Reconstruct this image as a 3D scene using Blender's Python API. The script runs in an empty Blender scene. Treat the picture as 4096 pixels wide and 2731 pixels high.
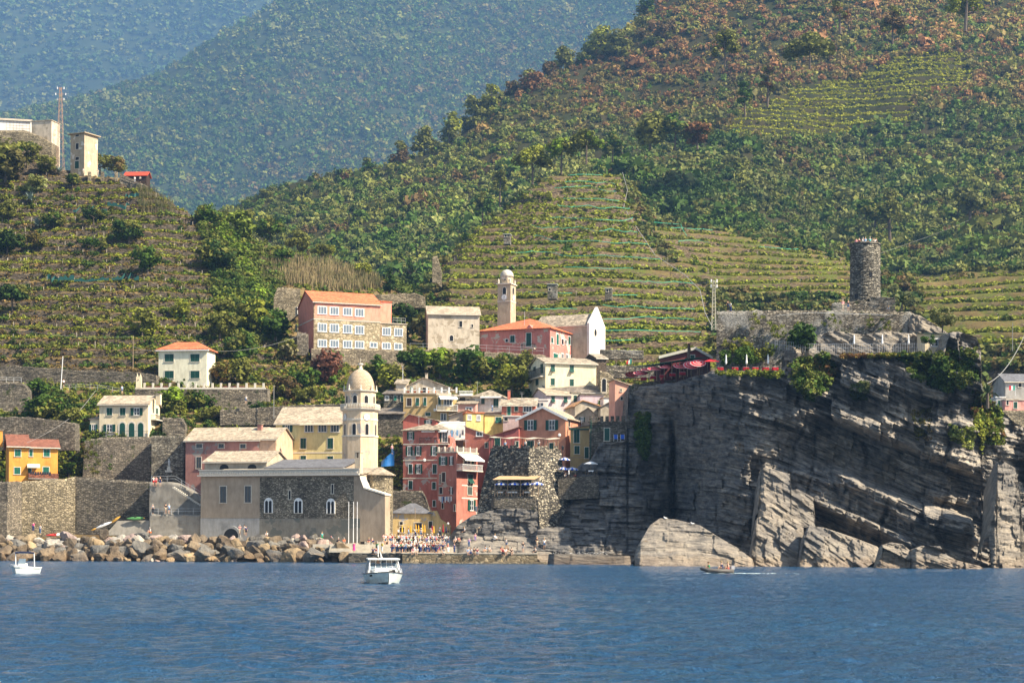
import bpy, math, random
import numpy as np
from mathutils import Vector, Matrix
C = bpy.context.scene.collection
random.seed(7)
RNG = np.random.default_rng(11)
# ---------------------------------------------------------------- camera
F = 7410.0; CH = 2.5; ROLL = math.radians(0.3); HX, HY = 2048.0, 2192.0
cam_d = bpy.data.cameras.new('camera'); cam = bpy.data.objects.new('camera', cam_d); C.objects.link(cam)
cam_d.sensor_width = 36; cam_d.lens = 36 * F / 4096; cam_d.shift_y = (HY - 1365.5) / 4096
cam_d.clip_start = 1; cam_d.clip_end = 12000
cam.location = (0, 0, CH); cam.rotation_euler = (math.pi / 2, -ROLL, 0)
bpy.context.scene.camera = cam
# ---------------------------------------------------------------- sky and sun
SUN_EL, SUN_AZ = math.radians(43), math.radians(24)      # azimuth measured from +x towards the camera
sun_vec = Vector((math.cos(SUN_EL) * math.cos(SUN_AZ), -math.cos(SUN_EL) * math.sin(SUN_AZ), math.sin(SUN_EL)))
w = bpy.data.worlds.new('World'); bpy.context.scene.world = w; w.use_nodes = True
nt = w.node_tree; sky = nt.nodes.new('ShaderNodeTexSky'); sky.sky_type = 'NISHITA'; sky.sun_disc = False
sky.sun_elevation = SUN_EL; sky.sun_rotation = math.pi / 2 + SUN_AZ; sky.air_density = 1.0; sky.dust_density = 0.4; sky.ozone_density = 2.0
hs = nt.nodes.new('ShaderNodeHueSaturation'); hs.inputs['Saturation'].default_value = 0.5; nt.links.new(sky.outputs[0], hs.inputs['Color']); nt.links.new(hs.outputs[0], nt.nodes['Background'].inputs[0]); nt.nodes['Background'].inputs[1].default_value = 0.058
sl = bpy.data.lights.new('sun', 'SUN'); sl.energy = 5.0; sl.angle = math.radians(0.5); sl.color = (1.0, 0.88, 0.70)
so = bpy.data.objects.new('sun', sl); C.objects.link(so); so.rotation_euler = sun_vec.to_track_quat('Z', 'Y').to_euler(); so.location = (300, 0, 300)
vs = bpy.context.scene.view_settings; vs.view_transform = 'Standard'; vs.look = 'None'; vs.gamma = 1.0; vs.exposure = 1.8
cy = bpy.context.scene.cycles; cy.max_bounces = 5; cy.diffuse_bounces = 2; cy.glossy_bounces = 2; cy.transmission_bounces = 2
cy.volume_bounces = 0; cy.transparent_max_bounces = 6; cy.volume_step_rate = 4
# ---------------------------------------------------------------- geometry of the view: survey point (bearing, height angle, distance) -> world
def ab(px, py):
 dx = np.asarray(px, float) - HX; dy = HY - np.asarray(py, float)
 c, s = math.cos(ROLL), math.sin(ROLL)
 return (dx * c - dy * s) / F, (dx * s + dy * c) / F
def P(px, py, d):
 a, b = ab(px, py); d = np.asarray(d, float)
 return a * d, d + 0 * a, CH + b * d
def PV(px, py, d):
 x, y, z = P(px, py, d); return Vector((float(x), float(y), float(z)))
def zat(px, py, d): return float(P(px, py, d)[2])
def mpp(d): return d / F      # metres per survey unit at distance d
# ---------------------------------------------------------------- noise (numpy)
def _h(ix, iy, s=0):
 n = (ix.astype(np.int64) * 374761393 + iy.astype(np.int64) * 668265263 + s * 69069) & 0x7fffffff
 n = ((n ^ (n >> 13)) * 1274126177) & 0x7fffffff
 return ((n ^ (n >> 16)) & 0xffff) / 65535.0
def vnoise(x, y, s=0):
 x = np.asarray(x, float); y = np.asarray(y, float); ix = np.floor(x); iy = np.floor(y); fx = x - ix; fy = y - iy
 fx = fx * fx * (3 - 2 * fx); fy = fy * fy * (3 - 2 * fy)
 a = _h(ix, iy, s); b = _h(ix + 1, iy, s); c = _h(ix, iy + 1, s); d = _h(ix + 1, iy + 1, s)
 return (a * (1 - fx) + b * fx) * (1 - fy) + (c * (1 - fx) + d * fx) * fy
def fbm(x, y, o=4, s=0):
 t = 0; a = 0.5
 for i in range(o): t = t + a * (vnoise(x * 2 ** i, y * 2 ** i, s + i * 17) - 0.5); a *= 0.5
 return t
# ---------------------------------------------------------------- materials
MATS = {}
def nmat(name):
 m = bpy.data.materials.new(name); m.use_nodes = True; nt = m.node_tree; b = nt.nodes['Principled BSDF']
 b.inputs['Roughness'].default_value = 0.85; b.inputs['Specular IOR Level'].default_value = 0.25
 return m, nt, b
def N(nt, t, **k):
 n = nt.nodes.new(t)
 for a, v in k.items():
  if a.startswith('i_'): n.inputs[a[2:].replace('_', ' ')].default_value = v
  else: setattr(n, a, v)
 return n
def ramp(nt, fac, stops, interp='LINEAR'):
 r = nt.nodes.new('ShaderNodeValToRGB'); r.color_ramp.interpolation = interp; e = r.color_ramp.elements
 while len(e) < len(stops): e.new(0.5)
 for i, (p, c) in enumerate(stops): e[i].position = p; e[i].color = (c[0], c[1], c[2], 1)
 nt.links.new(fac, r.inputs[0]); return r.outputs[0]
def mix(nt, fac, a, b, mode='MIX'):
 n = nt.nodes.new('ShaderNodeMix'); n.data_type = 'RGBA'; n.blend_type = mode
 for s, v in ((n.inputs[0], fac), (n.inputs[6], a), (n.inputs[7], b)):
  if hasattr(v, 'links'): nt.links.new(v, s)
  elif isinstance(v, (int, float)): s.default_value = v
  else: s.default_value = (v[0], v[1], v[2], 1)
 return n.outputs[2]
def coord(nt, scale=(1, 1, 1), obj=False):
 g = nt.nodes.new('ShaderNodeTexCoord') if obj else nt.nodes.new('ShaderNodeNewGeometry'); m = nt.nodes.new('ShaderNodeMapping'); m.inputs['Scale'].default_value = scale
 nt.links.new(g.outputs['Object' if obj else 'Position'], m.inputs[0]); return m.outputs[0]
def noise(nt, vec, scale, detail=4, rough=0.6):
 n = N(nt, 'ShaderNodeTexNoise'); n.inputs['Scale'].default_value = scale; n.inputs['Detail'].default_value = detail; n.inputs['Roughness'].default_value = rough
 nt.links.new(vec, n.inputs['Vector']); return n.outputs['Fac']
def bump(nt, b, h, strength, dist):
 n = N(nt, 'ShaderNodeBump'); n.inputs['Strength'].default_value = strength; n.inputs['Distance'].default_value = dist
 nt.links.new(h, n.inputs['Height']); nt.links.new(n.outputs[0], b.inputs['Normal'])
def sc(c, k): return tuple(min(1, v * k) for v in c[:3])
def plain(name, col, rough=0.7, metal=0.0):
 if name in MATS: return MATS[name]
 m, nt, b = nmat(name); v = coord(nt); f = noise(nt, v, 3.0, 3)
 c = ramp(nt, f, [(0.3, sc(col, 0.85)), (0.7, sc(col, 1.1))]); nt.links.new(c, b.inputs['Base Color'])
 b.inputs['Roughness'].default_value = rough; b.inputs['Metallic'].default_value = metal; MATS[name] = m; return m
def plaster(name, col, peel=0.0, under=(0.36, 0.31, 0.25), stain=0.35):
 if name in MATS: return MATS[name]
 m, nt, b = nmat(name); v = coord(nt); vs_ = coord(nt, (1, 1, 0.25))
 f = noise(nt, v, 0.6, 5, 0.65); c = ramp(nt, f, [(0.25, sc(col, 1 - stain)), (0.5, col), (0.8, sc(col, 1.12))])
 f2 = noise(nt, vs_, 1.6, 4, 0.7); st = ramp(nt, f2, [(0.35, (0.72, 0.7, 0.68)), (0.6, (1, 1, 1))]); c = mix(nt, 0.7, c, st, 'MULTIPLY')
 if peel > 0:
  f3 = noise(nt, v, 0.45, 6, 0.6); k = ramp(nt, f3, [(0.62 - peel * 0.2, (0, 0, 0)), (0.63 - peel * 0.2, (1, 1, 1))]); c = mix(nt, k, c, under)
 nt.links.new(c, b.inputs['Base Color']); b.inputs['Roughness'].default_value = 0.92
 bump(nt, b, noise(nt, v, 7, 4), 0.25, 0.03); MATS[name] = m; return m
def stone(name, c1, c2, joint=(0.11, 0.095, 0.075), size=0.35, flat=2.6, moss=0.0, patch=None, b_d=0.12):
 """dry stone / rubble masonry: cells stretched along the courses, dark joints"""
 if name in MATS: return MATS[name]
 m, nt, b = nmat(name); s = 1.0 / size; v0 = coord(nt, (s, s, s * flat));
 nz = N(nt, 'ShaderNodeTexNoise'); nz.inputs['Scale'].default_value = 0.8; nt.links.new(v0, nz.inputs['Vector'])
 v = N(nt, 'ShaderNodeVectorMath', operation='ADD'); nt.links.new(v0, v.inputs[0]); sc_ = N(nt, 'ShaderNodeVectorMath', operation='SCALE'); sc_.inputs['Scale'].default_value = 0.7
 nt.links.new(nz.outputs['Color'], sc_.inputs[0]); nt.links.new(sc_.outputs[0], v.inputs[1]); v = v.outputs[0]
 vo = N(nt, 'ShaderNodeTexVoronoi'); vo.inputs['Scale'].default_value = 1; nt.links.new(v, vo.inputs['Vector'])
 bw = N(nt, 'ShaderNodeSeparateColor'); nt.links.new(vo.outputs['Color'], bw.inputs[0])
 c = ramp(nt, bw.outputs[0], [(0.0, sc(c1, 0.55)), (0.4, c1), (0.75, c2), (1.0, sc(c2, 1.35))])
 ed = N(nt, 'ShaderNodeTexVoronoi', feature='DISTANCE_TO_EDGE'); ed.inputs['Scale'].default_value = 1; nt.links.new(v, ed.inputs['Vector'])
 k = ramp(nt, ed.outputs[0], [(0.02, (0, 0, 0)), (0.14, (1, 1, 1))]); c = mix(nt, k, joint, c)
 big = noise(nt, coord(nt), 0.18, 5, 0.65); c = mix(nt, 0.8, c, ramp(nt, big, [(0.34, (0.5, 0.49, 0.46)), (0.5, (0.95, 0.93, 0.9)), (0.68, (1.25, 1.2, 1.1))]), 'MULTIPLY')
 if patch:
  k2 = ramp(nt, noise(nt, coord(nt), 0.22, 6, 0.6), [(0.5, (0, 0, 0)), (0.58, (1, 1, 1))]); c = mix(nt, k2, c, patch)
 if moss > 0:
  k3 = ramp(nt, noise(nt, coord(nt), 0.5, 6, 0.7), [(0.66 - moss * 0.2, (0, 0, 0)), (0.72 - moss * 0.2, (1, 1, 1))]); c = mix(nt, k3, c, (0.06, 0.075, 0.02))
 nt.links.new(c, b.inputs['Base Color']); b.inputs['Roughness'].default_value = 0.95
 ad = N(nt, 'ShaderNodeMath', operation='MULTIPLY_ADD'); nt.links.new(bw.outputs[1], ad.inputs[0]); ad.inputs[1].default_value = 0.8; nt.links.new(k, ad.inputs[2])
 bump(nt, b, ad.outputs[0], 0.9, b_d); MATS[name] = m; return m
def roofmat(name, col, tile=0.35, var=0.3, dark=0.5):
 if name in MATS: return MATS[name]
 m, nt, b = nmat(name); s = 1 / tile; v = coord(nt, (s, s, s * 1.6))
 vo = N(nt, 'ShaderNodeTexVoronoi'); vo.inputs['Scale'].default_value = 1; nt.links.new(v, vo.inputs['Vector']); bw = N(nt, 'ShaderNodeSeparateColor'); nt.links.new(vo.outputs['Color'], bw.inputs[0])
 c = ramp(nt, bw.outputs[0], [(0.0, sc(col, 1 - var)), (0.6, col), (1.0, sc(col, 1 + var))])
 st = ramp(nt, noise(nt, coord(nt), 0.5, 5, 0.7), [(0.3, (dark, dark * 0.97, dark * 0.95)), (0.6, (1, 1, 1))]); c = mix(nt, 0.8, c, st, 'MULTIPLY')
 wv = N(nt, 'ShaderNodeTexWave', bands_direction='Z'); wv.inputs['Scale'].default_value = 1.3; wv.inputs['Distortion'].default_value = 1.0; nt.links.new(coord(nt), wv.inputs['Vector'])
 c = mix(nt, 0.25, c, ramp(nt, wv.outputs['Fac'], [(0.1, (0.35, 0.33, 0.3)), (0.5, (1, 1, 1))]), 'MULTIPLY')
 nt.links.new(c, b.inputs['Base Color']); bump(nt, b, bw.outputs[1], 0.8, 0.05); MATS[name] = m; return m
def leafmat(name='foliage'):
 if name in MATS: return MATS[name]
 m, nt, b = nmat(name); a = N(nt, 'ShaderNodeAttribute', attribute_name='Col');
 f = noise(nt, coord(nt), 0.9, 3); c = mix(nt, 0.6, a.outputs['Color'], ramp(nt, f, [(0.3, (0.6, 0.62, 0.6)), (0.7, (1.25, 1.2, 1.0))]), 'MULTIPLY')
 nt.links.new(c, b.inputs['Base Color']); b.inputs['Roughness'].default_value = 0.75; b.inputs['Specular IOR Level'].default_value = 0.15
 tr = N(nt, 'ShaderNodeBsdfTranslucent'); nt.links.new(c, tr.inputs[0]); ms = N(nt, 'ShaderNodeMixShader'); ms.inputs[0].default_value = 0.22
 nt.links.new(b.outputs[0], ms.inputs[1]); nt.links.new(tr.outputs[0], ms.inputs[2]); nt.links.new(ms.outputs[0], nt.nodes['Material Output'].inputs[0]); MATS[name] = m; return m
# ---------------------------------------------------------------- mesh builders
def tag(o, label=None, cat=None, group=None, kind=None):
 if label: o['label'] = label
 if cat: o['category'] = cat
 if group: o['group'] = group
 if kind: o['kind'] = kind
 return o
def empty(name, loc, label, cat, group=None, rot=0):
 o = bpy.data.objects.new(name, None); C.objects.link(o); o.location = loc; o.rotation_euler = (0, 0, rot); o.empty_display_size = 0.3
 return tag(o, label, cat, group)
def tree_copy(o, parent=None):
 c = o.copy(); C.objects.link(c); c.parent = parent
 for ch in o.children: tree_copy(ch, c)
 return c
class MB:
 def __init__(s, o=(0, 0, 0)): s.v = []; s.f = []; s.m = []; s.o = Vector(o)
 def add(s, vs, fs, mi=0):
  k = len(s.v); s.v += [tuple(p) for p in vs]; s.f += [tuple(i + k for i in f) for f in fs]; s.m += [mi] * len(fs); return s
 def hexa(s, p, mi=0):   # 8 points: bottom ring 0-3, top ring 4-7
  return s.add(p, [(3, 2, 1, 0), (4, 5, 6, 7), (0, 1, 5, 4), (1, 2, 6, 5), (2, 3, 7, 6), (3, 0, 4, 7)], mi)
 def box(s, x0, x1, y0, y1, z0, z1, mi=0):
  return s.hexa([(x0, y0, z0), (x1, y0, z0), (x1, y1, z0), (x0, y1, z0), (x0, y0, z1), (x1, y0, z1), (x1, y1, z1), (x0, y1, z1)], mi)
 def fbox(s, F_, s0, s1, z0, z1, k0, k1, mi=0):
  q = [F_.pt(s0, k1), F_.pt(s1, k1), F_.pt(s1, k0), F_.pt(s0, k0)]
  return s.hexa([(x, y, z0) for x, y in q] + [(x, y, z1) for x, y in q], mi)
 def poly(s, pts, mi=0): return s.add(pts, [tuple(range(len(pts)))], mi)
 def prism(s, pts, vec, mi=0):
  n = len(pts); vec = Vector(vec); q = [Vector(p) for p in pts] + [Vector(p) + vec for p in pts]
  return s.add(q, [tuple(range(n - 1, -1, -1)), tuple(range(n, 2 * n))] + [(i, (i + 1) % n, n + (i + 1) % n, n + i) for i in range(n)], mi)
 def lathe(s, cx, cy_, prof, n=16, mi=0, a0=0.0, cap=True):
  k = len(s.v)
  for r, z in prof:
   for i in range(n):
    a = a0 + 2 * math.pi * i / n; s.v.append((cx + r * math.cos(a), cy_ + r * math.sin(a), z))
  for j in range(len(prof) - 1):
   for i in range(n):
    s.f.append((k + j * n + i, k + j * n + (i + 1) % n, k + (j + 1) * n + (i + 1) % n, k + (j + 1) * n + i)); s.m.append(mi)
  if cap:
   s.f.append(tuple(k + i for i in range(n - 1, -1, -1))); s.m.append(mi)
   s.f.append(tuple(k + (len(prof) - 1) * n + i for i in range(n))); s.m.append(mi)
  return s
 def tube(s, pts, r, n=5, mi=0):
  pts = [Vector(p) for p in pts]; k = len(s.v)
  for j, p in enumerate(pts):
   t = (pts[min(j + 1, len(pts) - 1)] - pts[max(j - 1, 0)]).normalized(); u = t.orthogonal().normalized(); w_ = t.cross(u)
   if j and abs(u.dot(pu)) < 0.99: u = (pu - t * pu.dot(t)).normalized(); w_ = t.cross(u)
   pu = u; rr = r[j] if isinstance(r, (list, tuple)) else r
   for i in range(n):
    a = 2 * math.pi * i / n; s.v.append(tuple(p + u * (rr * math.cos(a)) + w_ * (rr * math.sin(a))))
  for j in range(len(pts) - 1):
   for i in range(n): s.f.append((k + j * n + i, k + j * n + (i + 1) % n, k + (j + 1) * n + (i + 1) % n, k + (j + 1) * n + i)); s.m.append(mi)
  s.f.append(tuple(k + i for i in range(n - 1, -1, -1))); s.m.append(mi); s.f.append(tuple(k + (len(pts) - 1) * n + i for i in range(n))); s.m.append(mi)
  return s
 def sphere(s, c, r, n=10, m=7, mi=0, sz=(1, 1, 1)):
  k = len(s.v); c = Vector(c)
  for j in range(m + 1):
   th = math.pi * j / m
   for i in range(n):
    a = 2 * math.pi * i / n; s.v.append((c.x + sz[0] * r * math.sin(th) * math.cos(a), c.y + sz[1] * r * math.sin(th) * math.sin(a), c.z - sz[2] * r * math.cos(th)))
  for j in range(m):
   for i in range(n): s.f.append((k + j * n + i, k + j * n + (i + 1) % n, k + (j + 1) * n + (i + 1) % n, k + (j + 1) * n + i)); s.m.append(mi)
  return s
 def build(s, name, mats, parent=None, smooth=False):
  me = bpy.data.meshes.new(name); ox, oy, oz = s.o
  me.from_pydata([(x - ox, y - oy, z - oz) for x, y, z in s.v], [], s.f)
  for m in (mats if isinstance(mats, (list, tuple)) else [mats]): me.materials.append(m)
  if len(me.polygons):
   me.polygons.foreach_set('material_index', s.m)
   if smooth: me.polygons.foreach_set('use_smooth', [True] * len(me.polygons))
  me.validate(); me.update(); o = bpy.data.objects.new(name, me); C.objects.link(o)
  if parent: o.parent = parent
  else: o.location = s.o
  return o
def np_mesh(name, V, Fq, mats, cols=None, smooth=False, mi=None, parent=None, loc=None):
 """mesh from numpy arrays: V (n,3), Fq (m,k) all faces of one size"""
 me = bpy.data.meshes.new(name); n, (m, k) = len(V), Fq.shape
 me.vertices.add(n); me.vertices.foreach_set('co', np.ascontiguousarray(V, dtype=np.float32).ravel())
 me.loops.add(m * k); me.loops.foreach_set('vertex_index', np.ascontiguousarray(Fq, dtype=np.int32).ravel())
 me.polygons.add(m); me.polygons.foreach_set('loop_start', np.arange(0, m * k, k, dtype=np.int32)); me.polygons.foreach_set('loop_total', np.full(m, k, np.int32))
 for q in (mats if isinstance(mats, (list, tuple)) else [mats]): me.materials.append(q)
 if mi is not None: me.polygons.foreach_set('material_index', mi.astype(np.int32))
 if smooth: me.polygons.foreach_set('use_smooth', np.ones(m, bool))
 me.update(calc_edges=True)
 if cols is not None:
  a = me.color_attributes.new('Col', 'FLOAT_COLOR', 'POINT'); cc = np.ones((n, 4), np.float32); cc[:, :3] = cols; a.data.foreach_set('color', cc.ravel())
 o = bpy.data.objects.new(name, me); C.objects.link(o)
 if parent: o.parent = parent
 if loc is not None: o.location = loc
 return o
def grid_faces(nu, nv):
 i = np.arange(nu - 1)[:, None] * nv + np.arange(nv - 1)[None, :]; i = i.ravel(); return np.stack([i, i + nv, i + nv + 1, i + 1], 1)
# ================================================================ TERRAIN
def loft(rows, pxs, nv, warp=None):
 """rows: list of polylines [(px, py, d)...]; returns grids PX, PY, D of shape (len(pxs), nv)"""
 pxs = np.asarray(pxs, float); R = []
 for r in rows:
  r = sorted(r); x = [p[0] for p in r]; R.append((np.interp(pxs, x, [p[1] for p in r]), np.interp(pxs, x, [p[2] for p in r])))
 v = np.linspace(0, len(rows) - 1, nv); i = np.minimum(v.astype(int), len(rows) - 2); f = v - i
 A = np.array([a for a, _ in R]); B = np.array([b for _, b in R])
 def cub(A):
  im = np.maximum(i - 1, 0); ip = np.minimum(i + 2, len(rows) - 1); p0, p1, p2, p3 = A[im], A[i], A[i + 1], A[ip]; t = f[:, None]
  m1 = np.sign(p2 - p1) * np.minimum(np.abs(p2 - p0) / 2, 1.5 * np.abs(p2 - p1)); m2 = np.sign(p2 - p1) * np.minimum(np.abs(p3 - p1) / 2, 1.5 * np.abs(p2 - p1))
  return ((2 * t ** 3 - 3 * t ** 2 + 1) * p1 + (t ** 3 - 2 * t ** 2 + t) * m1 + (-2 * t ** 3 + 3 * t ** 2) * p2 + (t ** 3 - t ** 2) * m2)
 PY = cub(A).T; D = cub(B).T
 return np.repeat(pxs[:, None], nv, 1), PY, D
def inpoly(x, y, poly):
 r = np.zeros(np.shape(x), bool); n = len(poly)
 for i in range(n):
  x1, y1 = poly[i]; x2, y2 = poly[(i + 1) % n]
  c = ((y1 > y) != (y2 > y)) & (x < (x2 - x1) * (y - y1) / ((y2 - y1) or 1e-9) + x1); r ^= c
 return r
def terrace(z, step, wall=0.3, wob=0):
 q = z / step + wob; k = np.floor(q); f = q - k; s = np.clip((f - (1 - wall)) / wall, 0, 1); s = s * s * (3 - 2 * s)
 return (k + 0.12 * f + 0.88 * s - wob) * step, s
def hillmat(name, cols, sc1, wallc=None):
 m, nt, b = nmat(name); g = coord(nt)
 c = ramp(nt, noise(nt, g, sc1, 6, 0.7), cols)
 c = mix(nt, 0.6, c, ramp(nt, noise(nt, g, 1.5, 4, 0.7), [(0.3, (0.5, 0.5, 0.5)), (0.7, (1.3, 1.25, 1.2))]), 'MULTIPLY')
 if wallc:   # steep faces are dry stone walls
  s = 2.2; vo = N(nt, 'ShaderNodeTexVoronoi'); vo.inputs['Scale'].default_value = 1; nt.links.new(coord(nt, (s, s, s * 2.4)), vo.inputs['Vector'])
  bw = N(nt, 'ShaderNodeSeparateColor'); nt.links.new(vo.outputs['Color'], bw.inputs[0]); wc = ramp(nt, bw.outputs[0], [(0, sc(wallc, 0.4)), (0.7, wallc), (1, sc(wallc, 2.0))])
  gm = N(nt, 'ShaderNodeNewGeometry'); sp = N(nt, 'ShaderNodeSeparateXYZ'); nt.links.new(gm.outputs['True Normal'], sp.inputs[0])
  nz = N(nt, 'ShaderNodeMath', operation='ADD'); nt.links.new(sp.outputs[2], nz.inputs[0]); ns = N(nt, 'ShaderNodeMath', operation='MULTIPLY_ADD'); nt.links.new(noise(nt, g, 0.5, 3), ns.inputs[0]); ns.inputs[1].default_value = 0.9; ns.inputs[2].default_value = -0.45
  nt.links.new(ns.outputs[0], nz.inputs[1])
  k = ramp(nt, nz.outputs[0], [(0.62, (1, 1, 1)), (0.78, (0, 0, 0))]); c = mix(nt, k, c, wc)
 nt.links.new(c, b.inputs['Base Color']); b.inputs['Roughness'].default_value = 1.0; b.inputs['Specular IOR Level'].default_value = 0.05
 bump(nt, b, noise(nt, g, 2.5, 4), 0.6, 0.15); return m
M_hill = hillmat('hill_earth', [(0.3, (0.09, 0.055, 0.028)), (0.48, (0.13, 0.095, 0.045)), (0.6, (0.21, 0.15, 0.07)), (0.68, (0.11, 0.13, 0.03))], 0.12, (0.062, 0.05, 0.036))
M_vine = hillmat('vineyard_earth', [(0.3, (0.075, 0.055, 0.024)), (0.45, (0.14, 0.105, 0.045)), (0.56, (0.085, 0.10, 0.022)), (0.75, (0.11, 0.125, 0.028))], 0.08, (0.095, 0.07, 0.045))
M_macchia = hillmat('scrub_earth', [(0.3, (0.018, 0.026, 0.009)), (0.5, (0.034, 0.034, 0.014)), (0.7, (0.050, 0.038, 0.02))], 0.03)
M_far = hillmat('far_forest_floor', [(0.3, (0.016, 0.026, 0.010)), (0.6, (0.03, 0.04, 0.015)), (0.8, (0.045, 0.04, 0.02))], 0.02)
def hill(name, label, rows, px0, px1, step, nv, mat, ter=None, nz=0, nscale=60.0, seed=0, termask=None):
 pxs = np.arange(px0, px1 + 1, step); PX, PY, D = loft(rows, pxs, nv); X, Y, Z = P(PX, PY, D)
 X, Y, Z = np.array(X), np.array(Y), np.array(Z)
 if nz: Z = Z + nz * fbm(X / nscale, Y / nscale, 5, seed) * np.clip(D / 400, 0, 3)
 S = np.zeros_like(Z)
 if ter:
  wob = 1.5 * fbm(X / 48, Y / 48, 3, seed + 5) + 0.35 * fbm(X / 9, Y / 9, 2, seed + 9)
  Zt, S = terrace(Z, ter, 0.34, wob); Zt = Zt + 0.35 * fbm(X / 3, Y / 3, 3, seed + 3)
  if termask is not None: k = termask(PX, PY); Z = Z * (1 - k) + Zt * k; S = S * k
  else: Z = Zt
 V = np.stack([X, Y, Z], -1).reshape(-1, 3); o = np_mesh(name, V, grid_faces(len(pxs), nv), mat, smooth=False)
 tag(o, label, 'hill', kind='structure'); return dict(PX=PX, PY=PY, D=D, X=X, Y=Y, Z=Z, S=S, o=o)
LH_foot = 2200
rowsL = [
 [(-600, 2230, 316), (600, 2230, 318), (1500, 2240, 322), (2700, 2240, 322)],
 [(-600, 2140, 334), (0, 2140, 336), (600, 2130, 336), (1100, 2140, 336), (1500, 2142, 338), (2200, 2100, 338), (2700, 2100, 338)],
 [(-600, 2060, 354), (0, 2060, 354), (600, 2060, 354), (1100, 1950, 347), (1500, 2100, 347), (1900, 2090, 352), (2300, 1950, 345), (2700, 1900, 345)],
 [(-600, 1760, 362), (600, 1752, 362), (1100, 1790, 362), (1500, 1850, 362), (1900, 1800, 364), (2300, 1760, 362), (2700, 1750, 362)],
 [(-600, 1560, 384), (600, 1560, 386), (1100, 1620, 384), (1500, 1650, 384), (1900, 1640, 384), (2300, 1620, 384), (2700, 1620, 384)],
 [(-600, 1440, 402), (600, 1450, 404), (1100, 1510, 402), (1500, 1530, 402), (1900, 1540, 402), (2300, 1560, 404), (2700, 1560, 404)],
 [(-600, 1290, 425), (600, 1310, 425), (1100, 1400, 422), (1500, 1425, 425), (1900, 1435, 428), (2300, 1470, 430), (2700, 1520, 430)],
 [(-600, 1120, 452), (600, 1130, 450), (1000, 1230, 450), (1200, 1300, 450), (1500, 1330, 455), (1900, 1400, 455), (2300, 1460, 460), (2700, 1520, 450)],
 [(-600, 880, 490), (0, 900, 488), (600, 920, 485), (850, 1000, 478), (1100, 1130, 475), (1400, 1180, 480), (1700, 1290, 480), (1900, 1400, 480), (2300, 1500, 480), (2700, 1560, 470)],
 [(-600, 560, 530), (0, 600, 525), (180, 660, 520), (300, 690, 518), (480, 715, 515), (570, 745, 512), (650, 790, 508), (760, 860, 504), (900, 920, 500), (1010, 970, 500), (1160, 1020, 500), (1300, 1060, 502), (1480, 1100, 505), (1640, 1170, 505), (1750, 1290, 500), (1900, 1450, 500), (2300, 1560, 500), (2700, 1600, 490)],
 [(-600, 640, 560), (0, 700, 560), (600, 850, 550), (1000, 1050, 540), (1480, 1200, 540), (1750, 1400, 540), (2700, 1700, 520)],
 [(-600, 1500, 640), (600, 1600, 640), (1500, 1700, 640), (2700, 1900, 600)]]
mskL = lambda px, py: np.clip((1560 - py) / 30, 0, 1) * np.clip((1180 + 400 * (py < 1060) - px) / 60, 0, 1)
HL = hill('hillside', 'terraced hillside of dry stone walls and dry grass above the village', rowsL, -600, 2700, 6, 560, M_hill, ter=2.9, nz=2.0, nscale=40, seed=1, termask=mskL)
rowsV = [
 [(1300, 1640, 440), (2400, 1640, 440), (3300, 1560, 400), (4700, 1760, 380)],
 [(1300, 1470, 462), (1800, 1450, 462), (2400, 1440, 462), (2900, 1420, 462), (3600, 1420, 440), (4100, 1480, 410), (4700, 1500, 400)],
 [(1300, 1400, 500), (1800, 1260, 500), (2400, 1240, 500), (2900, 1260, 510), (3600, 1250, 500), (4100, 1250, 480), (4700, 1230, 470)],
 [(1300, 1380, 520), (1650, 1230, 530), (1800, 1080, 560), (2400, 1020, 570), (2900, 1070, 580), (3600, 1120, 560), (3850, 1140, 540), (4100, 1110, 540), (4700, 1080, 530)],
 [(1300, 1370, 530), (1650, 1180, 545), (1740, 1085, 570), (1820, 1000, 600), (1900, 920, 620), (2000, 840, 645), (2100, 765, 665), (2200, 705, 690), (2320, 690, 700), (2480, 695, 705), (2560, 780, 690), (2620, 880, 670), (2900, 930, 670), (3100, 960, 660), (3400, 1030, 650), (3600, 1100, 620), (3700, 1120, 600), (3850, 1090, 580), (4100, 1075, 580), (4700, 1060, 580)],
 [(1300, 1500, 560), (1740, 1200, 620), (2200, 800, 740), (2480, 780, 750), (2620, 960, 720), (3400, 1100, 700), (4700, 1150, 640)],
 [(1300, 1900, 700), (2200, 1500, 800), (3400, 1500, 800), (4700, 1500, 760)]]
HV = hill('vineyard_slope', 'central rounded slope of stepped vineyard terraces behind the village', rowsV, 1300, 4700, 6, 420, M_vine, ter=4.3, nz=1.2, nscale=50, seed=21)
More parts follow.
